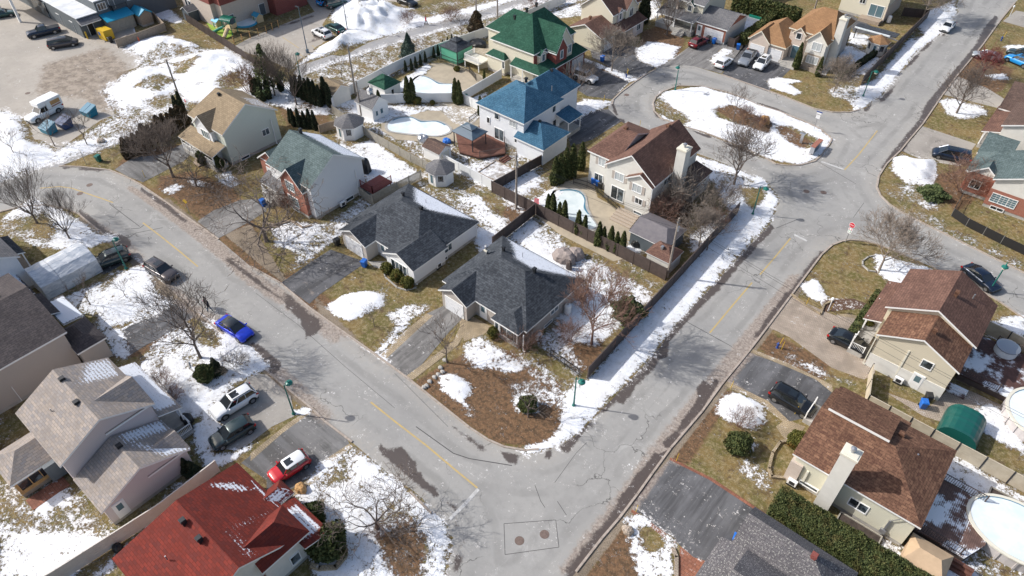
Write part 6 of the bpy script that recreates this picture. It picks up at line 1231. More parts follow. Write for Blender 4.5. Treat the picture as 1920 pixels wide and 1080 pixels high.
car('pickup','navy',(110,52),(52,65),'dark pickup truck in the shop parking lot', cat='pickup truck'); car('van','brownish',(92,84),(143,76),'dark grey minivan in front of the shop', cat='van'); car('sedan','green',(-15,28),(22,22),'dark green sedan at the top left corner')
car('suv','white',(614,67),(592,56),'white suv in the parking lot by the snow heap'); car('sedan','green',(640,57),(616,46),'dark green sedan beside the white suv in the parking lot'); car('suv','green',(615,9),(645,2),'dark green suv at the top edge left of the snow heap'); car('suv','sky',(605,3),(622,-3),'blue car at the top edge nose hidden behind another'); car('sedan','black',(752,-2),(775,6),'black sedan at the top edge right of the snow heap')
# white pickup with camper
H = car('pickup','white',(112,196),(52,226),'white pickup truck with raised camper on its bed beside the dumpsters', cat='camper truck', group=None)
mb = MB(); mb.box(-2.95,-.35,-1.05,1.05,1.2,2.75); mb.box(-.35,.9,-.95,.95,2.0,2.75); mb.build('camper', M['trim'], H, world=False, bevel=.08); MB().box(-2.6,-1.0,1.045,1.06,1.7,2.35).build('camper_poster', M['woodnew'], H, world=False); MB().box(-2.6,-1.0,1.05,1.062,1.4,1.6).build('camper_stripe', M['brick_red'], H, world=False)
# ---------------------------------------------------------------- fences
M['fence_brown'] = noisy('fence_brown', (.060,.045,.040), (.085,.062,.055), 2, .7); M['fence_white'] = mat('fence_white_vinyl', (.70,.71,.71), .5); M['fence_beige'] = noisy('fence_beige', (.42,.36,.27), (.50,.44,.34), 1.2, .7)
M['mesh_black'] = mat('privacy_screen_black', (.02,.02,.022), .5); M['fence_pink'] = noisy('fence_almond', (.56,.52,.47), (.62,.58,.53), 1.0, .7)
def fence(label, pts, h, m, pm=None, step=2.4, th=.05, style='panel', pt=.06, z0=.05, name='fence'):
    """pts in metres; style panel / picket / bars / screen"""
    H = thing(name, label, 'fence', pts[0][0], pts[0][1]); b = MB(); posts = []
    for (ax, ay), (bx, by) in zip(pts[:-1], pts[1:]):
        L = math.hypot(bx-ax, by-ay); a = math.atan2(by-ay, bx-ax); n = max(1, round(L/step)); posts += [(ax+(bx-ax)*k/n, ay+(by-ay)*k/n) for k in range(n)]
        cx, cy = (ax+bx)/2, (ay+by)/2
        if style in ('panel','screen'):
            b.cbox(cx, cy, z0+h/2, L, th, h, a)
            if style == 'panel': b.cbox(cx, cy, z0+h+.02, L, th+.06, .06, a)
            if style == 'panel' and m != 'fence_white':
                for k in range(1, int(h/.3)): b.cbox(cx, cy, z0+k*.3, L, th+.012, .02, a)
        else:
            g = .145 if style == 'picket' else .16; w = .10 if style == 'picket' else .03; nn = max(1, int(L/g))
            for k in range(nn+1): q = k/nn; b.cbox(ax+(bx-ax)*q, ay+(by-ay)*q, z0+h/2, w, .025, h, a)
            for zz in (.3, h-.2): b.cbox(cx-math.sin(a)*.04, cy+math.cos(a)*.04, z0+zz, L, .035, .08, a)
    posts.append(pts[-1]); nm = {'panel':'panels','screen':'screen','picket':'pickets','bars':'bars'}[style]; b.build(nm, M[m], H)
    for i, (x, y) in enumerate(posts[:60]):
        MB().box(x-pt, x+pt, y-pt, y+pt, -.2, z0+h+.08).build('post', M[pm or m], H)
    return H
x0, y0 = at(969.5, 392)
fence('dark brown panel fence between the kidney pool and the narrow back garden', [(-54.0,59.5),(-26.4,59.5)], 1.8, 'fence_brown')
fence('long dark brown fence along the snowy strip by the right street', [(-24.6,41.3),(-25.2,59.3),(-25.9,77.0)], 1.75, 'fence_brown', step=2.6)
fence('short dark brown fence between the taupe bungalow garden and the white bungalow garden', [(-46.0,50.6),(-46.3,59.3)], 1.8, 'fence_brown')
fence('dark fence beside the raised bed below the blue roofed wing', [(-54.0,59.7),(-53.0,69.2)], 1.6, 'fence_brown')
fence('white vinyl fence behind the white bungalow garden', [(-67.8,60.4),(-54.1,60.0)], 1.5, 'fence_white')
fence('white vinyl fence following the field behind the pools', [at(625,203),at(658,178),at(720,145),at(765,123),at(819,101),at(913,68),at(960,48),at(1030,18),at(1060,5)], 1.7, 'fence_white', step=3.2)
fence('white vinyl fence between the two kidney shaped pools', [at(690,196),at(770,193),at(853,192),at(868,193),at(902,210)], 1.6, 'fence_white')
fence('white vinyl fence between the blue and green roofed houses', [at(868,190),at(940,147)], 1.6, 'fence_white')
fence('long weathered picket fence behind the octagonal sheds', [at(625,214),at(690,258),at(770,304),at(815,326)], 1.5, 'woodgrey', style='picket'); fence('weathered picket fence between the gable house garden and the white bungalow', [at(699,383),at(790,336)], 1.5, 'woodgrey', style='picket')
fence('short weathered picket fence at the side of the white gable house', [at(665,360),at(700,385)], 1.4, 'woodgrey', style='picket'); fence('short wooden fence beside the octagonal shed with black shutters', [at(600,250),at(632,240)], 1.3, 'wood')
R3 = at(1605,722); fence('beige panel fence with dark posts between the two beige houses on the right', [(-1.2,56.3),(5,56.2),(12,56.1),(20,56.0)], 1.75, 'fence_beige', 'trim_dark', 2.3); fence('short beige fence panel at the front corner beside the beige house', [(-1.2,56.3),(-2.4,60.8)], 1.6, 'fence_beige', 'trim_dark', 2.3)
fence('beige panel fence behind the deck along the side street', [(4.9,75.0),(22,73.5)], 1.7, 'fence_beige', 'trim_dark', 2.4)
fence('almond vinyl fence between the pink house and the red roofed house', [at(30,1140),at(121,1086),at(309,965),at(412,884)], 1.7, 'fence_pink', step=2.4)
fence('dark picket fence round the daycare play yard facing the snow heaps', [at(352,42),at(430,92),at(500,140),at(512,150)], 1.7, 'fence_brown', style='picket', step=2.5); fence('black picket fence with pale posts beside the daycare parking', [at(440,84),at(470,72),at(500,62),at(523,52)], 1.3, 'mesh_black', 'woodnew', style='bars', step=1.6)
fence('wooden fence around the shop storage yard', [at(222,90),at(262,77),at(312,58),at(290,36)], 1.5, 'wood', step=2.2)
fence('dark brown fence along the snow strip beside the orange roofed house', [at(1614,160),at(1650,122),at(1690,82),at(1737,35)], 1.7, 'fence_brown'); fence('brown fence behind the cream house with glass doors', [at(1690,30),at(1737,35)], 1.6, 'fence_brown')
fence('dark fence between the grey garage and the orange roofed house', [(-51.0,121.8),(-49.9,122.0),(-50.2,136)], 1.6, 'fence_brown')
fence('low chain link fence with black privacy screen by the side street', [at(1783,405),at(1810,424),at(1875,457),at(1990,512)], 1.2, 'mesh_black', 'metal', style='screen', pt=.035, step=3); fence('thin wire fence along the side of the brick house garden', [at(1783,405),at(1800,375)], 1.2, 'mesh_black', 'metal', style='bars', pt=.03)
fence('black metal picket fence above the kidney pool steps', [at(1075,345),at(1100,352),at(1120,362),at(1160,400)], 1.1, 'mesh_black', style='bars', pt=.03); fence('thin black wire gate fence at the corner of the leafy yard', [at(1032,668),at(1085,706)], 1.2, 'mesh_black', style='bars', pt=.03)
fence('black metal fence beside the slabbed patio of the blue roofed house', [at(880,232),at(905,212)], 1.1, 'mesh_black', style='bars', pt=.03); fence('dark pool fence between the green gazebo and the terrace', [at(825,118),at(850,126),at(880,136),at(893,152)], 1.1, 'mesh_black', style='bars', pt=.03)

# ---------------------------------------------------------------- pools
def kid_pool(label, pts, water='poolsnow'):
    P2 = P(*pts); H = thing('swimming_pool', label, 'pool', *P2[0]); n = len(P2); q = []
    for i in range(n):   # smooth closed curve
        p0, p1, p2, p3 = (Vector(P2[(i+k) % n]) for k in (-1, 0, 1, 2))
        for t in (0, .25, .5, .75): q.append(.5*((2*p1)+(p2-p0)*t+(2*p0-5*p1+4*p2-p3)*t*t+(3*p1-p0-3*p2+p3)*t**3))
    c = sum(q, Vector((0,0)))/len(q); mb = MB(); mb.prism([tuple(v) for v in q], .0, .075, 0); mb.build('cover', M[water], H)
    out = [c+(v-c)*(1+.42/(v-c).length) for v in q]; k = len(q); r = MB(); vs = [(v.x,v.y,.10) for v in q]+[(v.x,v.y,.10) for v in out]+[(v.x,v.y,.03) for v in q]+[(v.x,v.y,.0) for v in out]
    ccw = (q[1]-q[0]).cross(q[2]-q[0]) > 0 or True; r.add(vs, [(i,k+i,k+(i+1)%k,(i+1)%k) for i in range(k)]+[(k+i,3*k+i,3*k+(i+1)%k,k+(i+1)%k) for i in range(k)]); r.build('coping', M['concrete'], H)
    inn = [c+(v-c)*(1-.28/(v-c).length) for v in q]; r = MB(); vs = [(v.x,v.y,.088) for v in inn]+[(v.x,v.y,.088) for v in q]; L_ = len(q)//2
    r.add(vs, [(i,k+i,k+i+1,i+1) for i in range(int(k*.05), int(k*.45))]); r.build('liner_edge', M['poolblue'], H)
kid_pool('kidney shaped pool with icy cover behind the row of cedars and brown fence', [(1040,362),(1060,356),(1085,359),(1097,372),(1098,390),(1108,408),(1118,425),(1100,432),(1065,428),(1050,410),(1036,385)], 'poolice')
kid_pool('kidney shaped pool under snow beside the gazebo with the blue grey roof', [(728,232),(745,222),(770,220),(790,228),(820,228),(840,238),(842,248),(820,255),(790,253),(755,250),(730,245)])
kid_pool('long kidney pool under snow beside the green roofed house and slabbed terrace', [(775,153),(790,143),(805,147),(825,157),(848,158),(858,162),(855,174),(830,178),(790,175),(770,170)])
M['poolwall'] = noisy('pool_wall_steel', (.46,.43,.42), (.54,.51,.50), 1.5, .5)
def round_pool(label, cx, cy, rx, ry, h=1.25):
    H = thing('above_ground_pool', label, 'pool', cx, cy); n = 36; c = [(math.cos(6.28318*i/n), math.sin(6.28318*i/n)) for i in range(n)]
    MB().prism([(cx+rx*a, cy+ry*b) for a, b in c], -.1, h-.04).build('pool_wall', M['poolwall'], H); MB().prism([(cx+(rx-.22)*a, cy+(ry-.22)*b) for a, b in c], h-.2, h+.01).build('cover', M['poolsnow'], H)
    def ring(r0, r1, z0, z1, nm, m, a0=0, a1=n):
        mb = MB(); vs = []
        for a, b in c: vs += [(cx+(rx-r0)*a, cy+(ry-r0)*b, z1), (cx+(rx+r1)*a, cy+(ry+r1)*b, z1), (cx+(rx+r1)*a, cy+(ry+r1)*b, z0), (cx+(rx-r0)*a, cy+(ry-r0)*b, z0)]
        f = [];
        for i in range(a0, a1): j = (i+1) % n; f += [(4*i,4*i+1,4*j+1,4*j), (4*i+1,4*i+2,4*j+2,4*j+1), (4*i+3,4*i,4*j,4*j+3)]
        mb.add(vs, f); mb.build(nm, M[m], H)
    ring(.16, .12, h-.1, h+.04, 'top_rail', 'trim_cream'); ring(.24, -.14, h-.0, h+.03, 'liner_edge', 'poolblue', 2, 16)
    for i in range(0, n, 2): a, b = c[i]; MB().cbox(cx+(rx+.05)*a, cy+(ry+.05)*b, h/2, .1, .16, h, math.atan2(b, a)).build('upright', M['poolwall'], H)
round_pool('oval above ground pool with snowy cover at the lower right corner', 13.8, 50.6, 4.0, 3.0); round_pool('above ground pool cut by the right edge behind the beige house', 12.6, 65.5, 3.2, 3.4); round_pool('round above ground pool at the lower left corner', -54.8, -10.5, 3.6, 3.6)

# ---------------------------------------------------------------- sheds and gazebos
def oct_shed(label, x, y, r, h, wall, rm, rise=1.3, dark=False):
    H = thing('garden_shed', label, 'shed', x, y); n = 8; o = math.pi/8; c = lambda q, z: [(x+q*math.cos(o+k*math.pi/4), y+q*math.sin(o+k*math.pi/4), z) for k in range(n)]
    MB().prism([p[:2] for p in c(r, 0)], 0, h).build('wall', M[wall], H); e = c(r+.3, h-.03); ap = (x, y, h+rise); roof_mesh(H, [[e[k], e[(k+1)%n], ap] for k in range(n)], .1, rm)
    ap_ = r*math.cos(math.pi/8); mb = MB(); mb.box(x-.32, x+.32, y-ap_-.03, y-ap_+.02, .1, 1.95); mb.build('door', M['trim'], H); MB().box(x-.22, x+.22, y-ap_-.045, y-ap_-.02, .4, 1.8).build('pane', M['trim_dark' if dark else 'glass_blue'], H)
    for k in (5, 7) if True else (): a = k*math.pi/4-0; wx, wy = x+ap_*math.cos(a), y+ap_*math.sin(a); m2 = MB(); m2.cbox(wx, wy, 1.35, .05, .34, .9, a); m2.build('window', M['glass'], H); s = MB(); [s.cbox(wx-math.sin(a)*d, wy+math.cos(a)*d, 1.35, .07, .14, 1.0, a) for d in (-.27, .27)]; s.build('shutters', M['trim_dark'], H)
a = at(649,256); oct_shed('white octagonal shed with black shutters and grey roof behind the picket fence', a[0], a[1]+1, 2.1, 2.2, 'trim', 'sh_grey'); a = at(816,344); oct_shed('small white octagonal shed with slate roof in the white bungalow garden', a[0], a[1]+1.2, 1.9, 2.1, 'trim', 'sh_grey', 1.2)
a = at(1637,102); oct_shed('cream octagonal shed with orange brown roof by the fence', a[0], a[1]+1, 1.7, 2.3, 'stucco_cream', 'sh_orange', 1.1)
def gshed(label, x0, x1, y0, y1, h, wall, rm, rise, axis='x', i=(0,0), name='garden_shed'):
    H = thing(name, label, 'shed', (x0+x1)/2, (y0+y1)/2); block(H, (x0,x1,y0,y1), h, wall, rise, axis, i, .2, rm, fnd=0, th=.1); return H
H = gshed('pale shed with tan shingle roof joined to the octagonal shed', -92.9,-88.6,60.4,64.2, 2.1, 'stucco_cream', 'sh_tan', 1.1); win(H, 'S', -91.8, 60.6, 1.2, .5, .9, 1); win(H, 'S', -90.4, 60.6, 1.2, .5, .9, 1)
a = at(687,220); H = gshed('white playhouse shed with grey roof and little cupola', a[0]-2.0, a[0]+2.2, a[1]-.4, a[1]+3.2, 2.2, 'trim', 'sh_grey', 1.5, 'x'); win(H, 'E', a[1]+1.6, a[0]+2.0, 1.2, .5, .8, 1, glass='glass_blue'); win(H, 'E', a[1]+.6, a[0]+2.0, 1.2, .4, .8, 1, glass='glass_blue'); MB().box(a[0]-.3,a[0]+.3,a[1]+1.1,a[1]+1.7,3.3,4.2).build('cupola', M['trim'], H); MB().lathe([(.5,4.2),(.3,4.4),(.05,4.6)], a[0], a[1]+1.4, 8).build('cupola_roof', M['metal'], H)
a = at(717,180); H = gshed('white pool cabin with green hip roof beside the long kidney pool', a[0]-2.0, a[0]+2.2, a[1]-1.2, a[1]+2.6, 2.2, 'trim', 'sh_green', 1.4, 'x', (1.8,1.8)); win(H, 'E', a[1]+.6, a[0]+2.0, 1.2, .5, .9, 1)
a = at(822,296); M['ribroof'] = noisy('ribbed_roof', (.13,.12,.13), (.17,.155,.16), 2, .6); H = gshed('small white shed with brown grey roof beside the gazebo deck', a[0]-1.9, a[0]+1.7, a[1]-1.4, a[1]+1.4, 1.8, 'trim', 'sh_dbrown', .8, 'x'); MB().box(a[0]+1.48,a[0]+1.56,a[1]-.8,a[1]+.8,.1,1.7).build('door', M['trim_cream'], H)
H = gshed('grey green ribbed metal roofed shed inside the fence corner', -33.6,-28.2,62.2,67.2, 2.1, 'sd_grey', 'ribroof', .9, 'x', (0,1.5)); H = gshed('small cream shed with red brown hip roof at the brown fence corner', -29.9,-26.4,60.2,63.4, 2.0, 'stucco_cream', 'sh_brown', 1.0, 'x', (1.3,1.3)); vent(H, -28.3, 61.3, 2.7, .35, 'metal')
a = at(356,40); gshed('little grey shed in the corner of the play yard', a[0]-1.5, a[0]+1.2, a[1]-.5, a[1]+2.6, 2.1, 'sd_grey', 'sh_grey', .8, 'y')
M['tarp_green'] = mat('tarp_green', (.008,.085,.072), .35); M['tarp_green2'] = mat('screen_green', (.10,.36,.24), .5); M['gaz_blue'] = mat('gazebo_roof', (.075,.115,.155), .4); M['plastic'] = mat('clear_plastic_sheet', (.62,.67,.73), .25); M['tan_tarp'] = noisy('tan_tarpaulin', (.50,.36,.23), (.42,.30,.19), 1, .6)
def gazebo(label, x, y, w, d, h, rise, rm, post_m, screen=None, cap=True):
    H = thing('gazebo', label, 'gazebo', x, y); e = lambda k, z, q=0: [(x-w/2+q, y-d/2+q, z), (x+w/2-q, y-d/2+q, z), (x+w/2-q, y+d/2-q, z), (x-w/2+q, y+d/2-q, z)]
    a = e(0, h); b = e(0, h+rise*.75, min(w, d)*.36); roof_mesh(H, [[a[k], a[(k+1)%4], b[(k+1)%4], b[k]] for k in range(4)]+[b], .08, rm, trim=post_m)
    if cap: a2 = e(0, h+rise*.85, min(w, d)*.30); tp = (x, y, h+rise*1.3); roof_mesh(H, [[a2[k], a2[(k+1)%4], tp] for k in range(4)], .06, rm, trim=post_m, name='roof_cap')
    for sx in (-1, 1):
        for sy in (-1, 1): MB().box(x+sx*(w/2-.25)-.06, x+sx*(w/2-.25)+.06, y+sy*(d/2-.25)-.06, y+sy*(d/2-.25)+.06, 0, h).build('post', M[post_m], H)
    if screen:
        s = MB(); s.box(x-w/2+.2, x+w/2-.2, y-d/2+.2, y-d/2+.26, .15, h-.05); s.box(x+w/2-.26, x+w/2-.2, y-d/2+.2, y+d/2-.2, .15, h-.05); s.box(x-w/2+.2, x-w/2+.26, y-d/2+.2, y+d/2-.2, .15, h-.05); s.box(x-w/2+.2, x+w/2-.2, y+d/2-.26, y+d/2-.2, .15, h-.05); s.build('screens', M[screen], H)
        for zz in (.9,): b_ = MB(); b_.box(x-w/2+.17, x+w/2-.17, y-d/2+.15, y-d/2+.2, zz, zz+.08); b_.box(x+w/2-.2, x+w/2-.15, y-d/2+.17, y+d/2-.17, zz, zz+.08); b_.build('rail', M['trim_dark'], H)
a = at(876,278); gazebo('open gazebo with blue grey metal roof on the brown deck', a[0], a[1]+.7, 4.2, 3.4, 2.6, .9, 'gaz_blue', 'trim_dark'); a = at(850,112); gazebo('black roofed gazebo with green side screens by the terrace', a[0]+.2, a[1]+.8, 4.4, 4.4, 2.6, 1.2, 'sh_char', 'trim_dark', 'tarp_green2')
# brown decks
def deck(label, poly, z, m='deckwood', rails=(), rm='fence_brown', st=None):
    H = thing('wooden_deck', label, 'deck', *poly[0]); MB().prism(poly, z-.16, z).build('deck_boards', M[m], H); MB().prism([(p[0]*.98+sum(q[0] for q in poly)/len(poly)*.02, p[1]*.98+sum(q[1] for q in poly)/len(poly)*.02) for p in poly], .0, z-.17).build('skirt', M['fence_brown'], H)
    for r in rails: railing(H, r, z, .95, rm, .18)
    if st: steps(H, *st)
    return H
M['deckwood'] = plank_mat('deck_redbrown', (.20,.085,.058), .15, 1); M['decksnow'] = plank_mat('deck_snowy', (.17,.10,.08), .15, 0, True); M['deckdark'] = plank_mat('deck_dark', (.115,.055,.045), .15, 1, True)
dk = P((855,255),(905,240),(945,262),(948,292),(900,300),(862,290)); deck('reddish brown deck under and beside the blue grey gazebo', dk, .45, 'deckwood', [[dk[2],dk[3]],[dk[3],dk[4]]], st=(*at(943,298), 1.8, .45, 'E', 3, 'deckwood'))
deck('slatted snowy deck behind the pale yellow house next to the oval pool', [(6.9,45.2),(11.0,45.2),(12.0,47.5),(11.2,51.8),(6.9,51.8)], 1.1, 'decksnow', [[(7.2,45.3),(10.6,45.3)],[(7.2,51.7),(10.8,51.7)]], st=(11.2,45.0,1.6,.9,'S',3,'deckwood'))
deck('dark brown deck with hot tub behind the beige two storey house', [(4.7,66.0),(10.9,66.0),(10.9,73.3),(4.7,73.3)], .9, 'deckdark', [[(5.2,66.1),(8.4,66.1)],[(6.5,73.2),(10.6,73.2)]], 'fence_brown', st=(5.0,64.6,2.4,.8,'S',3,'deckdark'))
deck('pool side deck at the right edge joining the above ground pool', [(11.2,68.5),(16,68.5),(16,73.5),(11.2,73.5)], 1.0, 'decksnow', [[(11.3,68.6),(11.3,73.4)]], 'woodnew')
# hot tub
x, y = 7.6, 72.2; H = thing('hot_tub', 'grey lidded hot tub with snow standing on the dark deck', 'hot tub', x, y, .9); MB().lathe([(1.05,.9),(1.1,1.0),(1.1,1.7),(1.0,1.78)], x, y, 20).build('shell', M['stucco'], H); MB().lathe([(1.14,1.76),(1.16,1.86),(.9,1.93),(.05,1.97)], x, y, 20).build('lid', M['metal'], H)
# tents and tarps
def arch_tent(label, x0, x1, y0, y1, h, m, name='storage_tent', along='y', hw=.55, frame=None, cat='tent'):
    H = thing(name, label, cat, (x0+x1)/2, (y0+y1)/2); mb = MB(); n = 12; N = 10; vs = []
    for k in range(N+1):
        q = k/N
        for i in range(n+1):
            t = i/n; a = math.pi*t; px = -math.cos(a); pz = math.sin(a)**.8; px = math.copysign(abs(px)**.7, px); z = h*pz*(1-.03*math.sin(q*math.pi*4)**2)
            if along == 'y': vs.append((x0+(x1-x0)*(px+1)/2, y0+(y1-y0)*q, z))
            else: vs.append((x0+(x1-x0)*q, y0+(y1-y0)*(px+1)/2, z))
    w_ = n+1; fs = [(k*w_+i, k*w_+i+1, (k+1)*w_+i+1, (k+1)*w_+i) for k in range(N) for i in range(n)]+[tuple(range(w_)), tuple(N*w_+i for i in range(w_))[::-1]]; mb.add(vs, fs); mb.build('cover', M[m], H); return H
arch_tent('rounded dark green storage tent behind the beige panel fence', 5.2, 8.8, 57.4, 61.0, 1.95, 'tarp_green'); a = at(1700,1003)
H = thing('tarp_shelter', 'tan tarpaulin shelter at the rear corner of the pale yellow house', 'shelter', 8.4, 42.6); block(H, (6.9,10.2,41.3,44.4), 1.5, 'tan_tarp', .7, 'x', (.8,.8), .04, 'tan_tarp', fnd=0, th=.05, trim='tan_tarp')
m = M['plastic']; t = NT(m); w1 = t.noise(1.6, 4, .6, t.obj((1,.35,1)), 1.5); t.color(t.mix(t.rng(w1, .35, .65), (.50,.55,.62), (.78,.80,.83))); t.bump(w1, .2, .8); m.node_tree.nodes['Principled BSDF'].inputs['Alpha'].default_value = .82
H = thing('car_shelter', 'translucent plastic garage tent on the driveway of the white house', 'shelter', -81.5, 13); tent = (-84.4,-79.3,10.0,17.0)
roof_mesh(H, [[(-84.2,10,2.3),(-79.4,10,2.3),(-79.4,10.01,2.3)]], .05, 'plastic', name='hem', trim='plastic') if False else None
mb = MB(); xs = [-84.3,-84.2,-83.2,-81.8,-80.4,-79.4,-79.3]; zs = [0,1.9,2.6,2.9,2.6,1.9,0]; N = 9; vs = [(x, 10.2+6.6*k/N+.03*math.sin(x*3), z*(1-.02*(k%2))) for k in range(N+1) for x, z in zip(xs, zs)]; mb.add(vs, [(k*7+i, k*7+i+1, (k+1)*7+i+1, (k+1)*7+i) for k in range(N) for i in range(6)]+[tuple(range(7))[::-1], tuple(N*7+i for i in range(7))]); mb.build('plastic_cover', M['plastic'], H)
fr = MB()
for k in range(0, N+1, 3):
    y = 10.2+6.6*k/N
    for i in range(6): fr.tube((xs[i]*1, y, max(0, zs[i]-.04)), (xs[i+1], y, max(0, zs[i+1]-.04)), .03, .03, 5)
fr.build('frame', M['metal'], H); MB().box(-80.4,-80.3,14.6,15.6,1.0,1.01).build('vent_flap', M['metal'], H)
# ---------------------------------------------------------------- lamp posts
def lamp(px, py, hx, hy, label, h=4.5):
    x, y = at(px, py); ax, ay = at(hx, hy, h); d = Vector((ax-x, ay-y, 0)); d = d.normalized()*min(.75, max(.35, d.length)); H = thing('street_lamp', label, 'street lamp', x, y, 0, 0, 'green street lamps')
    mb = MB(); mb.lathe([(.2,0),(.2,.12),(.11,.3),(.085,.9),(.06,h-.1),(.03,h+.05)], x, y, 10); mb.build('pole', M['lampg'], H); b = MB(); q = [(x+d.x*f, y+d.y*f, h-.35+.55*math.sin(f*2.4)) for f in (0,.2,.45,.7,.9,1)]; b.path(q, .028, 6); b.build('arm', M['lampg'], H)
    e = (x+d.x, y+d.y); MB().lathe([(.10,h+.12),(.16,h+.0),(.34,h-.08),(.38,h-.2),(.36,h-.22)], *e, 14).build('lamp_shade', M['lampg'], H); MB().lathe([(.24,h-.22),(.27,h-.32),(.2,h-.5),(.05,h-.56)], *e, 12).build('globe', M['trim_cream'], H)
lamp(237,504,216,447,'green street lamp beside the dark suv and plastic garage tent'); lamp(551,776,541,716,'green street lamp between the teal hatchback drive and the red car drive'); lamp(1075.6,761,1091,714,'green street lamp on the snow at the end of the long brown fence'); lamp(1411,402,1437,352,'green street lamp on the snowy corner near the bare spreading tree')
lamp(1265.7,169,1269,128,'green street lamp at the left end of the oval island'); lamp(1618,181,1644,133,'green street lamp on the snow strip below the brown fence'); lamp(1855,546,1877,515,'green street lamp on the side street next to the dark blue sedan'); lamp(564,147,555,100,'green street lamp beside the cycle path at the parking lot')
def tall_lamp(px, py, h, label, dx):
    x, y = at(px, py); H = thing('parking_lamp', label, 'lamp post', x, y, 0, 0, 'grey parking lot lamps'); MB().lathe([(.28,0),(.28,.6),(.1,.62),(.08,h*.5),(.06,h)], x, y, 10).build('pole', M['gaz_blue'], H); mb = MB(); mb.cbox(x+dx*.5, y+.1, h+.02, 1.0, .3, .12, 0); mb.build('lamp_head', M['black'], H)
tall_lamp(577,99,8.2,'tall grey lamp post in front of the white suv parking bays',-1); tall_lamp(652.6,62,8,'tall grey lamp post at the foot of the biggest snow heap',-1); tall_lamp(711,17,8,'tall grey lamp post on top of the snow by the upper path',1)
# utility poles and wires
M['polewood'] = noisy('utility_pole_wood', (.30,.26,.225), (.21,.18,.155), 3, .9)
def upole(px, py, h, label, xy=None, arm=True):
    x, y = xy or at(px, py); H = thing('utility_pole', label, 'utility pole', x, y); MB().tube((x,y,-.3),(x,y,h),.17,.11,10).build('pole', M['polewood'], H)
    if arm: mb = MB(); mb.cbox(x, y, h-.5, .1, .5, .1); mb.tube((x+.14,y,h-1.8),(x+.14,y,h-1.1),.13,.13,8); mb.build('bracket', M['metal'], H)
    return (x, y, h)
p1 = upole(345,207,8.6,'utility pole behind the tan roofed sage house'); p2 = upole(667,177,8.6,'left utility pole of the pair near the white playhouse'); p3 = upole(678,217,6.0,'shorter utility pole close against the white playhouse'); p4 = upole(968,391,8.6,'utility pole at the corner of white and brown fences'); p5 = upole(1251,520,9,'utility pole at the fence corner by the red brown shed')
p6 = upole(0,0,8.8,'leaning thick utility pole at the right edge by the beige fence', (14.7,55.6)); upole(933,37,7.5,'thin pole beside the cycle path left of the green roof', arm=False); upole(893,24,7.5,'thin pole above the brown conical tree', arm=False); upole(1527,18,7,'thin pole rising behind the orange roof', arm=False)
def wire(a, b, off=0, dz=0, sag=.7, r=.012):
    A = Vector(a)+Vector((0,off,dz)); B = Vector(b)+Vector((0,off,dz)); n = 14; pts = [A.lerp(B, k/n)-Vector((0,0,4*sag*(k/n)*(1-k/n))) for k in range(n+1)]; mb = MB(); mb.path(pts, r, 4); o = mb.build('overhead_wire', M['black'], loc=tuple(A)); return o
for i, (a, b, o_, z) in enumerate([(p2,p4,.15,-.4),(p4,p5,-.2,-.3),(p4,p5,.2,-.35),(p4,p5,0,-1.4),(p5,p6,-.2,-.3),(p5,p6,.2,-.35),(p5,p6,0,-1.4)]):
    tag(wire(a, b, o_, z), ['overhead wire from the playhouse pole to the fence corner pole'][0] if i == 0 else ('overhead wire sagging over the kidney pool between two poles' if i < 4 else 'overhead wire crossing the right street between two poles'), 'wire', 'overhead wires over the kidney pool' if 0 < i < 4 else ('overhead wires over the right street' if i > 3 else None))
# ---------------------------------------------------------------- bins
M['bin_blue'] = mat('bin_blue', (.012,.13,.50), .4); M['bin_black'] = mat('bin_black', (.02,.021,.023), .45); M['dump'] = mat('dumpster_teal', (.012,.20,.30), .45); M['dumpd'] = mat('dumpster_dark', (.03,.06,.15), .5)
def wbin(px, py, m, label, rz=0):
    x, y = at(px, py); H = thing('wheeled_bin', label, 'bin', x, y, 0, rz); mb = MB(); mb.add([(-.24,-.26,.08),(.24,-.26,.08),(.24,.26,.08),(-.24,.26,.08),(-.31,-.36,1.0),(.31,-.36,1.0),(.31,.36,1.0),(-.31,.36,1.0)], [(0,3,2,1),(4,5,6,7),(0,1,5,4),(1,2,6,5),(2,3,7,6),(3,0,4,7)]); mb.build('body', M[m], H, world=False)
    l = MB(); l.add([(-.34,-.40,1.0),(.34,-.40,1.0),(.34,.38,1.0),(-.34,.38,1.0),(-.28,-.32,1.1),(.28,-.32,1.1),(.3,.36,1.07),(-.3,.36,1.07)], [(0,3,2,1),(4,5,6,7),(0,1,5,4),(1,2,6,5),(2,3,7,6),(3,0,4,7)]); l.build('lid', M[m], H, world=False)
    for s in (-1, 1): q = MB(); q.tube((s*.3,.3,.12),(s*.24,.3,.12),.12,.12,10); q.build('wheel', M['black'], H, world=False)
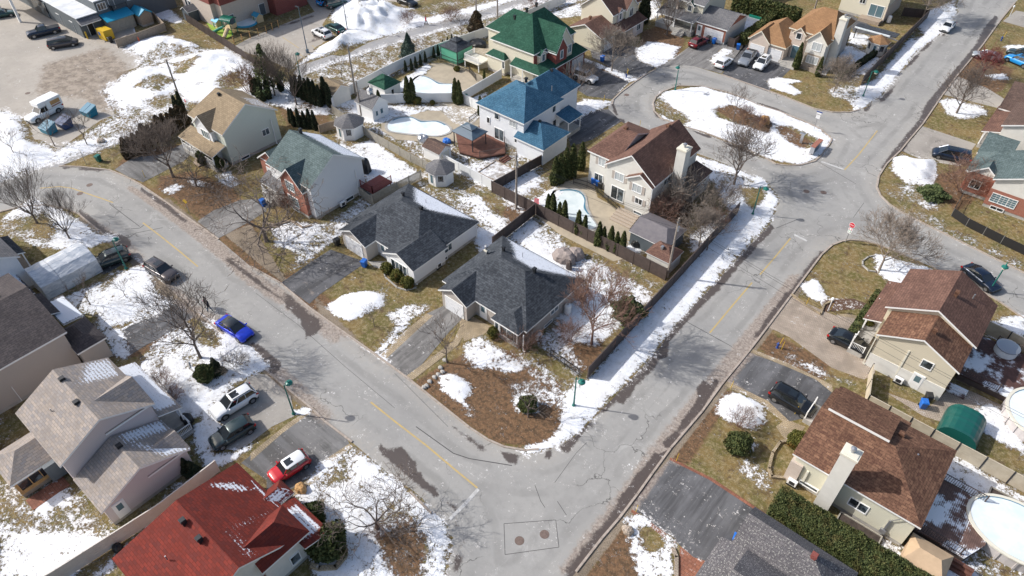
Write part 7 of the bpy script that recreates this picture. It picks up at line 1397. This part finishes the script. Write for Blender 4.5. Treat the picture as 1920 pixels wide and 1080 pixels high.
for a in [(684,500,'bin_blue','blue bin before the white bungalow entrance',.3),(633,460,'bin_black','black bin at the garage corner of the white bungalow',0),(1113,345,'bin_blue','blue bin left beside the large beige house wall',.2),(1121,349,'bin_blue','second blue bin at the large beige house wall, with darker shade',.2),(1126,353,'bin_black','black bin beside the blue bins of the large beige house',0),(1338,82,'bin_blue','blue bin in front of the white garage door at the top',0),(1327,78,'bin_black','black bin between the red suv and the white garage door',0),
    (1383,93,'bin_blue','blue bin at the end of the dark fence near the grey pickup',.4),(1129,115,'bin_blue','dark blue bin behind the dense brown tree',0),(494,386,'bin_blue','blue bin at the red brick house steps',.2),(1728,764,'bin_blue','bright blue bin at the rear corner of the beige house',.5),(1737,752,'bin_black','grey black bin at the rear corner of the beige house',.5),(197,668,'bin_blue','blue bin at the corner of the grey house at the left',.3),
    (1378,1018,'bin_blue','light blue bin beside the speckled roof garage',.2),(1360,1035,'bin_black','black bin on the big driveway before the speckled roof',0),(312,247,'bin_blue','blue bin behind the bronze cedars of the sage house',0),(187,303,'lampg','green waste bin on the lawn at the street bend',.4),(872,188,'lampg','green box bin beside the blue roofed house patio',.1)]: wbin(*a)
def dumpster(px, py, m, label, rz):
    x, y = at(px, py); H = thing('dumpster', label, 'dumpster', x, y, 0, rz, 'teal dumpsters on the parking lot'); mb = MB(); mb.add([(-1.0,-.8,.12),(1.0,-.8,.12),(1.0,.6,.12),(-1.0,.6,.12),(-1.0,-1.0,1.0),(1.0,-1.0,1.0),(1.0,.8,1.55),(-1.0,.8,1.55)], [(0,3,2,1),(4,5,6,7),(0,1,5,4),(1,2,6,5),(2,3,7,6),(3,0,4,7)]); mb.build('body', M[m], H, world=False, bevel=.03)
    l = MB()
    for s in (-1, 1): l.add([(s*.51-.47,-1.05,1.02),(s*.51+.47,-1.05,1.02),(s*.51+.47,.85,1.60),(s*.51-.47,.85,1.60),(s*.51-.47,-1.05,1.07),(s*.51+.47,-1.05,1.07),(s*.51+.47,.85,1.66),(s*.51-.47,.85,1.66)], [(0,3,2,1),(4,5,6,7),(0,1,5,4),(1,2,6,5),(2,3,7,6),(3,0,4,7)])
    l.build('lids', M['poolblue' if m == 'dump' else m], H, world=False); f = MB()
    for s in (-1, 1): f.box(s*1.06-.06, s*1.06+.06, -.5, .5, .7, .9)
    f.build('fork_pockets', M[m], H, world=False)
dumpster(171,216,'dump','open topped teal dumpster farthest right beside the tyre tracks',.2); dumpster(125,238,'dumpd','dark blue dumpster in the middle of the three',.15); dumpster(95,248,'dump','teal dumpster next to the front of the white camper truck',.2)
# ---------------------------------------------------------------- signs
M['sign_red'] = mat('sign_red', (.55,.012,.03), .4); M['sign_white'] = mat('sign_white', (.75,.75,.75), .4); M['sign_yellow'] = mat('sign_yellow', (.62,.40,.02), .4); M['sign_blue'] = mat('sign_blue', (.02,.06,.25), .4); M['sign_green'] = mat('sign_green', (.02,.30,.12), .4)
def text(s, size, m, parent, loc, rot, name='lettering', ext=.004):
    cu = bpy.data.curves.new(name, 'FONT'); cu.body = s; cu.size = size; cu.extrude = ext; cu.align_x = 'CENTER'; cu.align_y = 'CENTER'; cu.resolution_u = 3
    o = bpy.data.objects.new('tmp', cu); col.objects.link(o); bpy.context.view_layer.update(); me = bpy.data.meshes.new_from_object(o); bpy.data.objects.remove(o); me.materials.clear(); me.materials.append(M[m]); q = bpy.data.objects.new(name, me); col.objects.link(q); q.parent = parent; q.location = loc; q.rotation_euler = rot; return q
x, y = at(1585,454); H = thing('stop_sign', 'red octagonal stop sign with small plates at the junction kerb', 'stop sign', x, y, 0, R(-10)); MB().box(-.035,.035,-.035,.035,-.2,3.0).build('post', M['metal'], H, world=False)
mb = MB(); o = math.pi/8; n = 8; vs = [(.40*math.cos(o+k*math.pi/4), yy, 2.75+.40*math.sin(o+k*math.pi/4)) for yy in (-.06,-.04) for k in range(8)]; mb.add(vs, [tuple(range(8)), tuple(range(8,16))[::-1]]+[(k,8+k,8+(k+1)%8,(k+1)%8) for k in range(8)]); mb.build('sign_border', M['sign_white'], H, world=False)
mb = MB(); vs = [(.36*math.cos(o+k*math.pi/4), yy, 2.75+.36*math.sin(o+k*math.pi/4)) for yy in (-.068,-.058) for k in range(8)]; mb.add(vs, [tuple(range(8)), tuple(range(8,16))[::-1]]+[(k,8+k,8+(k+1)%8,(k+1)%8) for k in range(8)]); mb.build('sign_face', M['sign_red'], H, world=False)
text('ARRÊT', .21, 'sign_white', H, (0,-.075,2.75), (R(90),0,0))
MB().box(-.26,.26,-.06,-.045,2.02,2.28).build('plate', M['sign_white'], H, world=False)
for a in (-.15,.15):
    for b in (2.08,2.22): MB().lathe([(.05,0),(.05,.01)],0,0,8).build('plate_dot', M['sign_red'], H, world=False).matrix_local = Matrix.Translation((a,-.06,b)) @ Matrix.Rotation(R(90), 4, 'X')
MB().box(-.24,.24,-.06,-.045,1.48,1.95).build('route_plate', M['sign_white'], H, world=False); r_ = MB(); r_.lathe([(.17,-.004),(.17,.006)],0,0,16); r_.build('route_ring', M['sign_green'], H, world=False).matrix_local = Matrix.Translation((0,-.062,1.74)) @ Matrix.Rotation(R(90), 4, 'X'); r_ = MB(); r_.lathe([(.13,-.004),(.13,.008)],0,0,16); r_.build('route_disc', M['sign_white'], H, world=False).matrix_local = Matrix.Translation((0,-.068,1.74)) @ Matrix.Rotation(R(90), 4, 'X')
def sign(px, py, h, w_, hh, m, label, rz=0, name='road_sign', diamond=False):
    x, y = at(px, py); H = thing(name, label, 'sign', x, y, 0, rz); MB().box(-.03,.03,-.03,.03,-.2,h).build('post', M['metal'], H, world=False); mb = MB(); mb.box(-w_/2, w_/2, -.06, -.035, h-hh, h) if not diamond else mb.add([(0,-.05,h-hh),(w_/2,-.05,h-hh/2),(0,-.05,h),(-w_/2,-.05,h-hh/2),(0,-.03,h-hh),(w_/2,-.03,h-hh/2),(0,-.03,h),(-w_/2,-.03,h-hh/2)], [(0,1,2,3),(7,6,5,4),(0,4,5,1),(1,5,6,2),(2,6,7,3),(3,7,4,0)]); mb.build('sign_plate', M[m], H, world=False); return H
sign(356,400,2.4,.8,.8,'sign_yellow','yellow diamond warning sign leaning on the lawn by the bend', .3, diamond=True); sign(162,308,2.6,.6,.45,'sign_white','small white sign post beside the cycle path entrance', .2)
H = sign(1525,246,3.2,.7,.22,'sign_white','street name sign post with white plates at the island tip', 0, 'street_name_sign'); MB().box(-.45,.45,-.02,.02,3.22,3.38).build('name_plate', M['sign_blue'], H, world=False); MB().box(-.3,.3,-.06,-.035,2.2,2.8).build('lower_plate', M['sign_white'], H, world=False)
sign(353,205,1.8,.4,.5,'sign_red','small red notice sign on the snow behind the utility pole')
# mailboxes on the island
x, y = at(1527,284); H = thing('mailbox_cluster', 'row of red grey community mailboxes on a pad at the island tip', 'mailboxes', x, y, 0, 0); mb = MB()
mb.box(-.3,.3,-1.5,.5,.35,1.45); mb.box(-.3,.3,.56,1.5,.35,1.3); mb.build('boxes', M['metal'], H, world=False); t_ = MB(); t_.box(-.34,.34,-1.54,.52,1.45,1.55); t_.box(-.34,.34,.54,1.54,1.3,1.4); t_.build('tops', M['brick_red'], H, world=False); MB().box(.302,.32,-1.5,.5,.38,1.42).build('doors', M['gaz_blue'], H, world=False)
for yy in (-1.2,.2,1.1): MB().box(-.08,.08,yy-.08,yy+.08,-.05,.36).build('leg', M['black'], H, world=False)
sheet('pad', P((1508,280),(1530,275),(1548,278),(1543,292),(1520,300),(1503,293)), .03, M['drive_dark'], 1)
x, y = at(1501,268); H = thing('bus_bench', 'grey bench shaped post box stand on the island grass', 'stand', x, y); MB().box(x-.2,x+.2,y-.1,y+.1,0,1.5).build('post', M['metal'], H); MB().box(x-.5,x+.3,y-.2,y+.2,1.5,1.65).build('top', M['metal'], H)
# yellow snow marker stakes, hydrants
for i, (px, py, lb) in enumerate([(1268,864,'at the corner of the big driveway near the red edging'),(1192,960,'where the big driveway meets the street kerb'),(1370,728,'at the street corner of the dark suv driveway'),(1465,655,'on the grass strip beside the blue hydrant'),(1511,572,'beside the brown paved driveway bed'),(272,333,'on the lawn by the sage house driveway'),(1132,191,'beside the green roofed house driveway'),(1199,239,'on the snow behind the large beige house roof'),(1175,140,'next to the hydrant by the dense brown tree'),(1490,776,'beside the tan walkway of the pale yellow house'),(1556,583,'in the planting bed beside the walkway')]):
    x, y = at(px, py); o = MB().tube((0,0,-.1),(.06,0,1.25),.035,.03,6).build('marker_stake', M['sign_yellow']); o.location = (x, y, 0); tag(o, 'yellow snow marker stake '+lb, 'stake', 'yellow snow marker stakes')
def hydrant(px, py, lb):
    x, y = at(px, py); H = thing('fire_hydrant', lb, 'hydrant', x, y); MB().lathe([(.16,0),(.16,.05),(.11,.08),(.11,.6),(.15,.62),(.12,.74),(.04,.8)], x, y, 10).build('barrel', M['sign_blue'], H); MB().tube((x-.2,y,.5),(x+.2,y,.5),.055,.055,8).build('nozzles', M['sign_blue'], H); MB().tube((x+.1,y,.5),(x+.25,y+.1,1.7),.035,.03,6).build('marker_rod', M['sign_yellow'], H)
hydrant(1457,652,'blue fire hydrant with yellow rod on the grass strip by the dark driveway'); hydrant(1877,76,'blue fire hydrant with yellow rod on the lawn at the upper right'); hydrant(1174,146,'blue fire hydrant with yellow rod between two driveways at the oval')
for px, py, lb in [(1552,583,'white slanted garden lamp post in the planting bed of the beige house'),(1893,30,'white thin lamp post on the lawn at the upper right')]: x, y = at(px, py); H = thing('garden_lamp', lb, 'garden lamp', x, y); MB().tube((x,y,0),(x,y,1.7),.05,.04,8).build('pole', M['trim'], H); MB().lathe([(.06,1.7),(.16,1.75),(.18,2.0),(.04,2.15)], x, y, 8).build('lantern', M['trim'], H)
# ---------------------------------------------------------------- garden things
M['chair_red'] = mat('chair_red', (.60,.02,.05), .4); x, y = at(1004,388); H = thing('garden_chair', 'red wooden garden chair on the snow beside the kidney pool', 'chair', x, y, 0, R(20)); MB().box(-.3,.3,-.3,.25,.30,.35).build('seat', M['chair_red'], H, world=False)
b_ = MB(); [b_.add([(a-.05,.22,.3),(a+.05,.22,.3),(a+.05,.5,1.05),(a-.05,.5,1.05),(a-.05,.26,.3),(a+.05,.26,.3),(a+.05,.54,1.05),(a-.05,.54,1.05)], [(0,1,2,3),(7,6,5,4),(0,4,5,1),(1,5,6,2),(2,6,7,3),(3,7,4,0)]) for a in (-.26,-.13,0,.13,.26)]; b_.build('backrest', M['chair_red'], H, world=False)
for s in (-1, 1): MB().box(s*.36-.07,s*.36+.07,-.35,.3,.55,.59).build('armrest', M['chair_red'], H, world=False); MB().box(s*.33-.03,s*.33+.03,-.33,-.25,0,.55).build('leg', M['chair_red'], H, world=False)
def lump(label, px, py, r, h, m, name, cat, seed=1, z=0):
    g = random.Random(seed); x, y = at(px, py); mb = MB(); n = 14; prof = [(1.0,0),(1.02,.35),(.9,.7),(.6,.93),(.15,1.0)]; vs = []
    for k, (q, zz) in enumerate(prof):
        for i in range(n): a = 6.283*i/n; w_ = 1+.10*math.sin(a*3+seed)+.08*math.sin(a*5+k+seed); vs.append((r*q*w_*math.cos(a), r*q*w_*math.sin(a)*.8, z+h*zz*(1+.06*math.sin(a*2+seed))))
    mb.add(vs, [(k*n+i, k*n+(i+1)%n, (k+1)*n+(i+1)%n, (k+1)*n+i) for k in range(4) for i in range(n)]+[tuple(4*n+i for i in range(n))]); o = mb.build(name, M[m], smooth=False); o.location = (x, y, 0); return tag(o, label, cat)
M['cover_taupe'] = noisy('furniture_cover', (.24,.20,.18), (.31,.26,.24), 1.5, .7); lump('left taupe patio furniture cover on the snow behind the taupe bungalow', 1058, 486, 1.5, 1.35, 'cover_taupe', 'furniture_cover', 'cover', 2); lump('right smaller taupe furniture cover with snow patches behind the taupe bungalow', 1079, 481, 1.1, 1.2, 'cover_taupe', 'furniture_cover', 'cover', 5)
lump('dark slim covered grill beside the taupe patio covers', 1067, 505, .4, 1.3, 'fence_brown', 'grill_cover', 'cover', 3); lump('black covered grill on the wooden deck of the white gable house', 687, 322, .8, 2.2, 'black', 'grill_cover', 'cover', 4); lump('grey covered heap beside the pool heat pump by the octagonal sheds', 793, 262, 1.0, .8, 'metal', 'pool_equipment', 'equipment', 6); lump('blue tarp heap beside the gazebo deck', 838, 266, .7, .6, 'bin_blue', 'tarp_heap', 'tarp', 7)
lump('dark covered patio table set beside the terrace of the green roofed house', 897, 84, 1.7, .9, 'black', 'covered_patio_set', 'patio furniture', 8); lump('black covered grill on the stone yard near the metal shed', 1192, 462, .6, 1.1, 'black', 'grill_cover', 'cover', 9); lump('black covered heap on the pink house porch steps', 352, 790, .7, 1.0, 'black', 'covered_grill', 'cover', 10); lump('big rounded boulder on the bottom corner lawn', 1177, 996, .55, .5, 'paver_brown', 'boulder', 'boulder', 11)
lump('rounded brown stone on the snow left of the cycle path', 190, 266, .7, .5, 'paver_brown', 'boulder', 'boulder', 12); lump('orange covered bush on the straw planting of the island', 1432, 231, .8, 1.3, 'woodnew', 'ornamental_grass', 'grass tuft', 13); lump('straw coloured grass tuft at the corner of the red roofed house walk', 565, 918, .6, .7, 'woodnew', 'ornamental_grass', 'grass tuft', 14)
lump('black tyre like heap in the yard behind the almond fence', 222, 1030, .5, .6, 'black', 'covered_heap', 'cover', 15)
for k, (px, py) in enumerate([(1015,1),(800,724),(806,716),(815,708),(822,703),(830,698),(795,727),(826,690),(834,676)][1:]): lump('grey rock in the short row edging the leafy corner bed', px, py, .28, .25, 'concrete', 'edging_stone', 'stone', 20+k)['group'] = 'rocks edging the leafy corner bed'
def bed(label, x0, x1, y0, y1, m='wood', fill='black'):
    H = thing('raised_bed', label, 'planter', (x0+x1)/2, (y0+y1)/2); mb = MB(); mb.box(x0,x1,y0,y0+.1,0,.35); mb.box(x0,x1,y1-.1,y1,0,.35); mb.box(x0,x0+.1,y0+.1,y1-.1,0,.35); mb.box(x1-.1,x1,y0+.1,y1-.1,0,.35); mb.build('frame', M[m], H); MB().box(x0+.1,x1-.1,y0+.1,y1-.1,0,.24).build('soil', M[fill], H)
M['soil'] = noisy('soil', (.04,.03,.025), (.08,.06,.05), 3, .95); M['snowysoil'] = noisy('snowy_soil', (.78,.80,.83), (.25,.22,.19), 1.5, .9)
bed('long wooden raised bed against the pale yellow house wall', 1.5,5.2,41.6,43.3, 'woodgrey', 'soil'); bed('snow filled raised bed in the garden below the blue roofed wing', -58.5,-54.6,61.5,65.5, 'wood', 'snowysoil'); bed('raised bed by the beige fence near the oval pool', 11,16,52.0,54.6, 'woodgrey', 'soil')
# low retaining walls and bed edges
def edging(label, pts, h=.25, w_=.25, m='paver_tan'):
    q = P(*pts); H = thing('garden_edging', label, 'garden edging', *q[0]); mb = MB()
    for a, b in zip(q[:-1], q[1:]): mb.cbox((a[0]+b[0])/2, (a[1]+b[1])/2, h/2, math.hypot(b[0]-a[0], b[1]-a[1])+.12, w_, h, math.atan2(b[1]-a[1], b[0]-a[0]))
    mb.build('blocks', M[m], H)
edging('curved tan block edging round the bed at the pale yellow house', [(1478,828),(1462,830),(1448,850),(1441,880),(1446,895),(1475,898),(1480,900)]); edging('stone ring round the tree bed by the stop sign', [(1640,510),(1628,508),(1617,498),(1617,490),(1628,482),(1640,480)], .15, .15, 'concrete'); edging('curved block edging round the shrubs at the red roofed house', [(585,1062),(600,1068),(630,1066),(648,1045),(645,1015),(635,1005)], .35, .4); edging('curved kerb edging under the round shrubs of the white bungalow', [(718,505),(722,520),(745,540),(762,545),(780,540)], .15, .15, 'concrete')
edging('curved edging along the bed of the red brick gable house', [(500,420),(520,423),(545,415),(555,420),(568,428),(585,424)], .2, .25, 'wood'); edging('stone edging curving beside the brown paved driveway', [(1484,553),(1510,572),(1538,590),(1545,572),(1560,565)], .2, .2); edging('block edging below the green hedge bed of the beige house', [(1628,580),(1630,560),(1645,550),(1655,548)], .2, .2); edging('retaining wall before the windows of the orange roofed house', [(1500,126),(1538,142)], .7, .3, 'paver_brown')
edging('curved thin edging round the bed of the bend tree', [(352,680),(356,692),(368,702),(372,695)], .15, .15, 'concrete'); edging('stone border of the lawn beside the brick path at the bottom', [(1262,1030),(1268,1045),(1268,1085)], .2, .3, 'paver_brown')
# play yard
M['play_green'] = mat('play_green', (.012,.20,.14), .4); M['play_beige'] = mat('play_beige', (.60,.45,.26), .5); M['play_blue'] = mat('play_blue', (.05,.35,.55), .5); M['turf'] = noisy('artificial_turf', (.20,.32,.03), (.26,.40,.05), 3, .9)
sheet('artificial_turf', P((385,40),(400,35),(430,48),(436,65),(425,75),(400,62)), .02, M['turf'], 1)
x, y = at(434,62); H = thing('play_structure', 'green and beige play structure with slides in the daycare yard', 'playground', x, y, 0, R(20)); 
for a in (-1,1):
    for b in (-1,1): MB().box(a*.9-.06,a*.9+.06,b*.8-.06,b*.8+.06,0,2.7).build('post', M['play_green'], H, world=False)
MB().box(-1,1,-.9,.9,1.1,1.2).build('platform', M['play_beige'], H, world=False); q = MB(); n = 8; vs = [(-1.2+2.4*k, -1.1*math.cos(math.pi*i/n), 2.6+.6*math.sin(math.pi*i/n)) for k in (0,1) for i in range(n+1)]; q.add(vs, [(i,i+1,n+2+i,n+1+i) for i in range(n)]+[(n+1+i,n+2+i,i+1,i) for i in range(n)]); q.build('canopy', M['play_green'], H, world=False)
MB().path([(-1,-.3,1.2),(-2.0,-.6,.8),(-3.0,-1.0,.25),(-3.3,-1.1,.2)], .28, 8).build('slide', M['play_green'], H, world=False); MB().path([(.2,-.9,1.25),(.3,-1.8,.8),(.35,-2.6,.25)], .35, 8).build('slide', M['play_beige'], H, world=False); MB().box(1.0,1.1,-.8,.8,1.2,1.9).build('side_panel', M['play_beige'], H, world=False)
for px, py, lb, rm in [(410,50,'beige playhouse with blue roof nearest the grey shed','play_blue'),(485,40,'beige playhouse with blue roof by the round play tarp','play_blue')]:
    x, y = at(px, py); H = thing('playhouse', lb, 'playhouse', x, y); block(H, (x-.9,x+.9,y-.8,y+.8), 1.2, 'play_beige', .5, 'x', (0,0), .1, rm, fnd=0, th=.06, trim=rm); win(H, 'S', x+.3, y-.7, .8, .35, .35, 1); MB().box(x-.5,x-.1,y-.73,y-.68,.05,.95).build('door', M['play_green'], H)
x, y = at(461,44); H = thing('sand_pool', 'round snow covered sandbox between the play structure and playhouse', 'sandbox', x, y); MB().lathe([(2.2,0),(2.2,.3),(2.1,.34)], x, y, 20).build('rim', M['play_blue'], H); MB().lathe([(2.05,.2),(2.05,.36),(.1,.42)], x, y, 20).build('snow_fill', M['poolsnow'], H)
x, y = at(203,73); H = thing('skip_container', 'yellow container with blue lid beside the shop awning', 'container', x, y, 0, R(5)); MB().box(-1.4,1.0,-.9,.9,.1,1.9).build('body', M['sign_yellow'], H, world=False, bevel=.04); MB().box(-1.45,1.05,-.95,.0,1.9,1.98).build('lid', M['sign_yellow'], H, world=False); MB().box(-1.0,-.3,-.92,-.9,.9,1.5).build('emblem', M['bin_blue'], H, world=False); wbin(209,80,'bin_black','black bin leaning on the yellow container')
x, y = at(165,73); MBo = MB().lathe([(.12,0),(.12,1.3),(.08,1.38)],0,0,10).build('bollard', M['sign_yellow']); MBo.location = (x, y, 0); tag(MBo, 'yellow bollard at the corner of the dark grey shop', 'bollard')
x, y = at(262,80); MBo = MB().lathe([(.35,0),(.33,.1),(.16,.2),(.1,1.0),(.05,1.1)],0,0,10).build('traffic_cone', mat('cone_orange', (.65,.12,.04), .5)); MBo.location = (x, y, 0); tag(MBo, 'orange traffic cone shape by the shop storage fence', 'traffic cone')
def green_box(label, x0, x1, y0, y1, h): H = thing('sandbox_lid', label, 'garden box', x0, y0); MB().box(x0,x1,y0,y1,0,h).build('body', M['play_green'], H, bevel=.05); MB().box(x0-.05,x1+.05,y0-.05,y1+.05,h,h+.06).build('lid', M['play_green'], H)
a = at(1400,15); green_box('long green cover on the snow beside the tall hedge', a[0]-1.5, a[0]+3.0, a[1]-1, a[1]+1, .5); a = at(1415,33); green_box('small green cover on the snow near the tall hedge', a[0]-1, a[0]+1.4, a[1]-.6, a[1]+.8, .4)
# propane tank, oil tanks
for px, py, lb in [(1064,588,'white upright tank against the taupe bungalow wall'),(1665,43,'white propane tank beside the cream house with glass doors')]: x, y = at(px, py); H = thing('gas_tank', lb, 'tank', x, y); MB().lathe([(.2,.05),(.38,.15),(.4,.3),(.4,1.2),(.34,1.4),(.1,1.5)], x, y, 14).build('tank', M['trim'], H); MB().lathe([(.12,1.48),(.12,1.6)], x, y, 8).build('valve_collar', M['metal'], H)
x, y = at(1600,72); H = thing('pergola', 'dark pergola frame and covered terrace beside the octagonal shed', 'pergola', x, y); [MB().box(x+a-.08,x+a+.08,y+b-.08,y+b+.08,0,2.3).build('post', M['trim_dark'], H) for a in (0,5.5) for b in (-3.5,0)]; MB().box(x-.3,x+7.2,y-.6,y+1.6,2.3,2.42).build('roof', M['sh_char'], H); MB().box(x-.2,x+6.2,y-.9,y-.62,2.3,2.5).build('snow_edge', M['poolsnow'], H)
# ---------------------------------------------------------------- people
def person(px, py, rz, label, coat, pants, skin=(.45,.28,.2), hair=(.02,.015,.012), stride=.25, arms=(.25,-.25), h=1.75, bag=None, hat=None):
    x, y = at(px, py); k = h/1.75; J = {'pel':(0,0,.95,.15),'wa':(0,.0,1.10,.14),'ch':(0,.01,1.33,.17),'nk':(0,.01,1.50,.065),'hd0':(0,.02,1.58,.085),'hd1':(0,.02,1.68,.10),'hd2':(0,.01,1.745,.07)}
    E_ = [('pel','wa'),('wa','ch'),('ch','nk'),('nk','hd0'),('hd0','hd1'),('hd1','hd2')]
    for s, n, st, ar in ((-1,'l',stride,arms[0]),(1,'r',-stride,arms[1])):
        J['hp'+n] = (s*.09,0,.90,.105); J['kn'+n] = (s*.095,.05+st*.55,.50,.07); J['an'+n] = (s*.10,st if st > 0 else st*1.15,.10,.05); J['to'+n] = (s*.11,(st if st > 0 else st*1.15)+.16,.045,.045)
        J['sh'+n] = (s*.19,0,1.42,.075); J['el'+n] = (s*.24,-.02-ar*.25,1.14,.052); J['wr'+n] = (s*.22,.12-ar*.5,.92,.038); J['ha'+n] = (s*.215,.16-ar*.55,.83,.036)
        E_ += [('pel','hp'+n),('hp'+n,'kn'+n),('kn'+n,'an'+n),('an'+n,'to'+n),('ch','sh'+n),('sh'+n,'el'+n),('el'+n,'wr'+n),('wr'+n,'ha'+n)]
    names = list(J); me = bpy.data.meshes.new('person'); me.from_pydata([tuple(c*k for c in J[n][:3]) for n in names], [(names.index(a), names.index(b)) for a, b in E_], []); o = bpy.data.objects.new('tmp', me); col.objects.link(o)
    sk = o.modifiers.new('s', 'SKIN'); sk.use_smooth_shade = True
    for i, n in enumerate(names): me.skin_vertices[0].data[i].radius = (J[n][3]*k, J[n][3]*k*(.75 if n in ('ch','wa','pel') else 1)); me.skin_vertices[0].data[i].use_root = (n == 'pel')
    su = o.modifiers.new('u', 'SUBSURF'); su.levels = su.render_levels = 2; bpy.context.view_layer.update(); dg = bpy.context.evaluated_depsgraph_get(); m2 = bpy.data.meshes.new_from_object(o.evaluated_get(dg)); bpy.data.objects.remove(o)
    p = bpy.data.objects.new('person', m2); col.objects.link(p); m2.materials.clear(); [m2.materials.append(q) for q in (mat('coat', coat, .8), mat('trousers', pants, .85), mat('skin', skin, .6), mat('shoes', (.02,.02,.02), .6))]
    for f in m2.polygons:
        c = f.center/k; f.use_smooth = True; f.material_index = 2 if (c.z > 1.52 or (abs(c.x) > .17 and c.z < .90 and c.z > .75)) else (3 if c.z < .13 else (1 if c.z < .88 and abs(c.x) < .19 else 0))
    p.location = (x, y, .02); p.rotation_euler = (0, 0, rz); tag(p, label, 'person')
    g = MB(); g.lathe([(.105*k,1.62*k),(.112*k,1.70*k),(.09*k,1.78*k),(.03*k,1.81*k)], 0, 0, 12); hh = g.build('hair' if not hat else 'hat', mat('hair', hat or hair, .8), p, world=False); hh.location = (0,-.01,0)
    nz = MB(); nz.add([(-.015,.10*k,1.645*k),(.015,.10*k,1.645*k),(0,.125*k,1.65*k),(0,.10*k,1.69*k)], [(0,1,2),(1,3,2),(3,0,2)]); nz.build('nose', m2.materials[2], p, world=False)
    c = MB(); c.lathe([(.20*k,.80*k),(.185*k,1.0*k),(.19*k,1.25*k),(.15*k,1.42*k)], 0, 0, 14); cc = c.build('coat', m2.materials[0], p, world=False, smooth=True); cc.scale = (1.05,.72,1)
    if bag: b = MB(); b.box(-.12,.12,.14,.24,1.0,1.2); b.build('bag', mat('bag', bag, .6), p, world=False)
    return p
person(389.5,577,R(120),'person in black coat with a small pink bag, farther of the walking pair', (.012,.012,.015), (.02,.022,.03), bag=(.5,.2,.28), stride=.18); person(394.5,584,R(120),'person in dark jacket and blue jeans walking at the snowy kerb, nearer of the pair', (.014,.016,.024), (.03,.07,.12), stride=.24)
person(799,46.5,R(-60),'lone person in red coat and dark trousers walking on the cycle path', (.50,.015,.06), (.02,.02,.025), stride=.32)
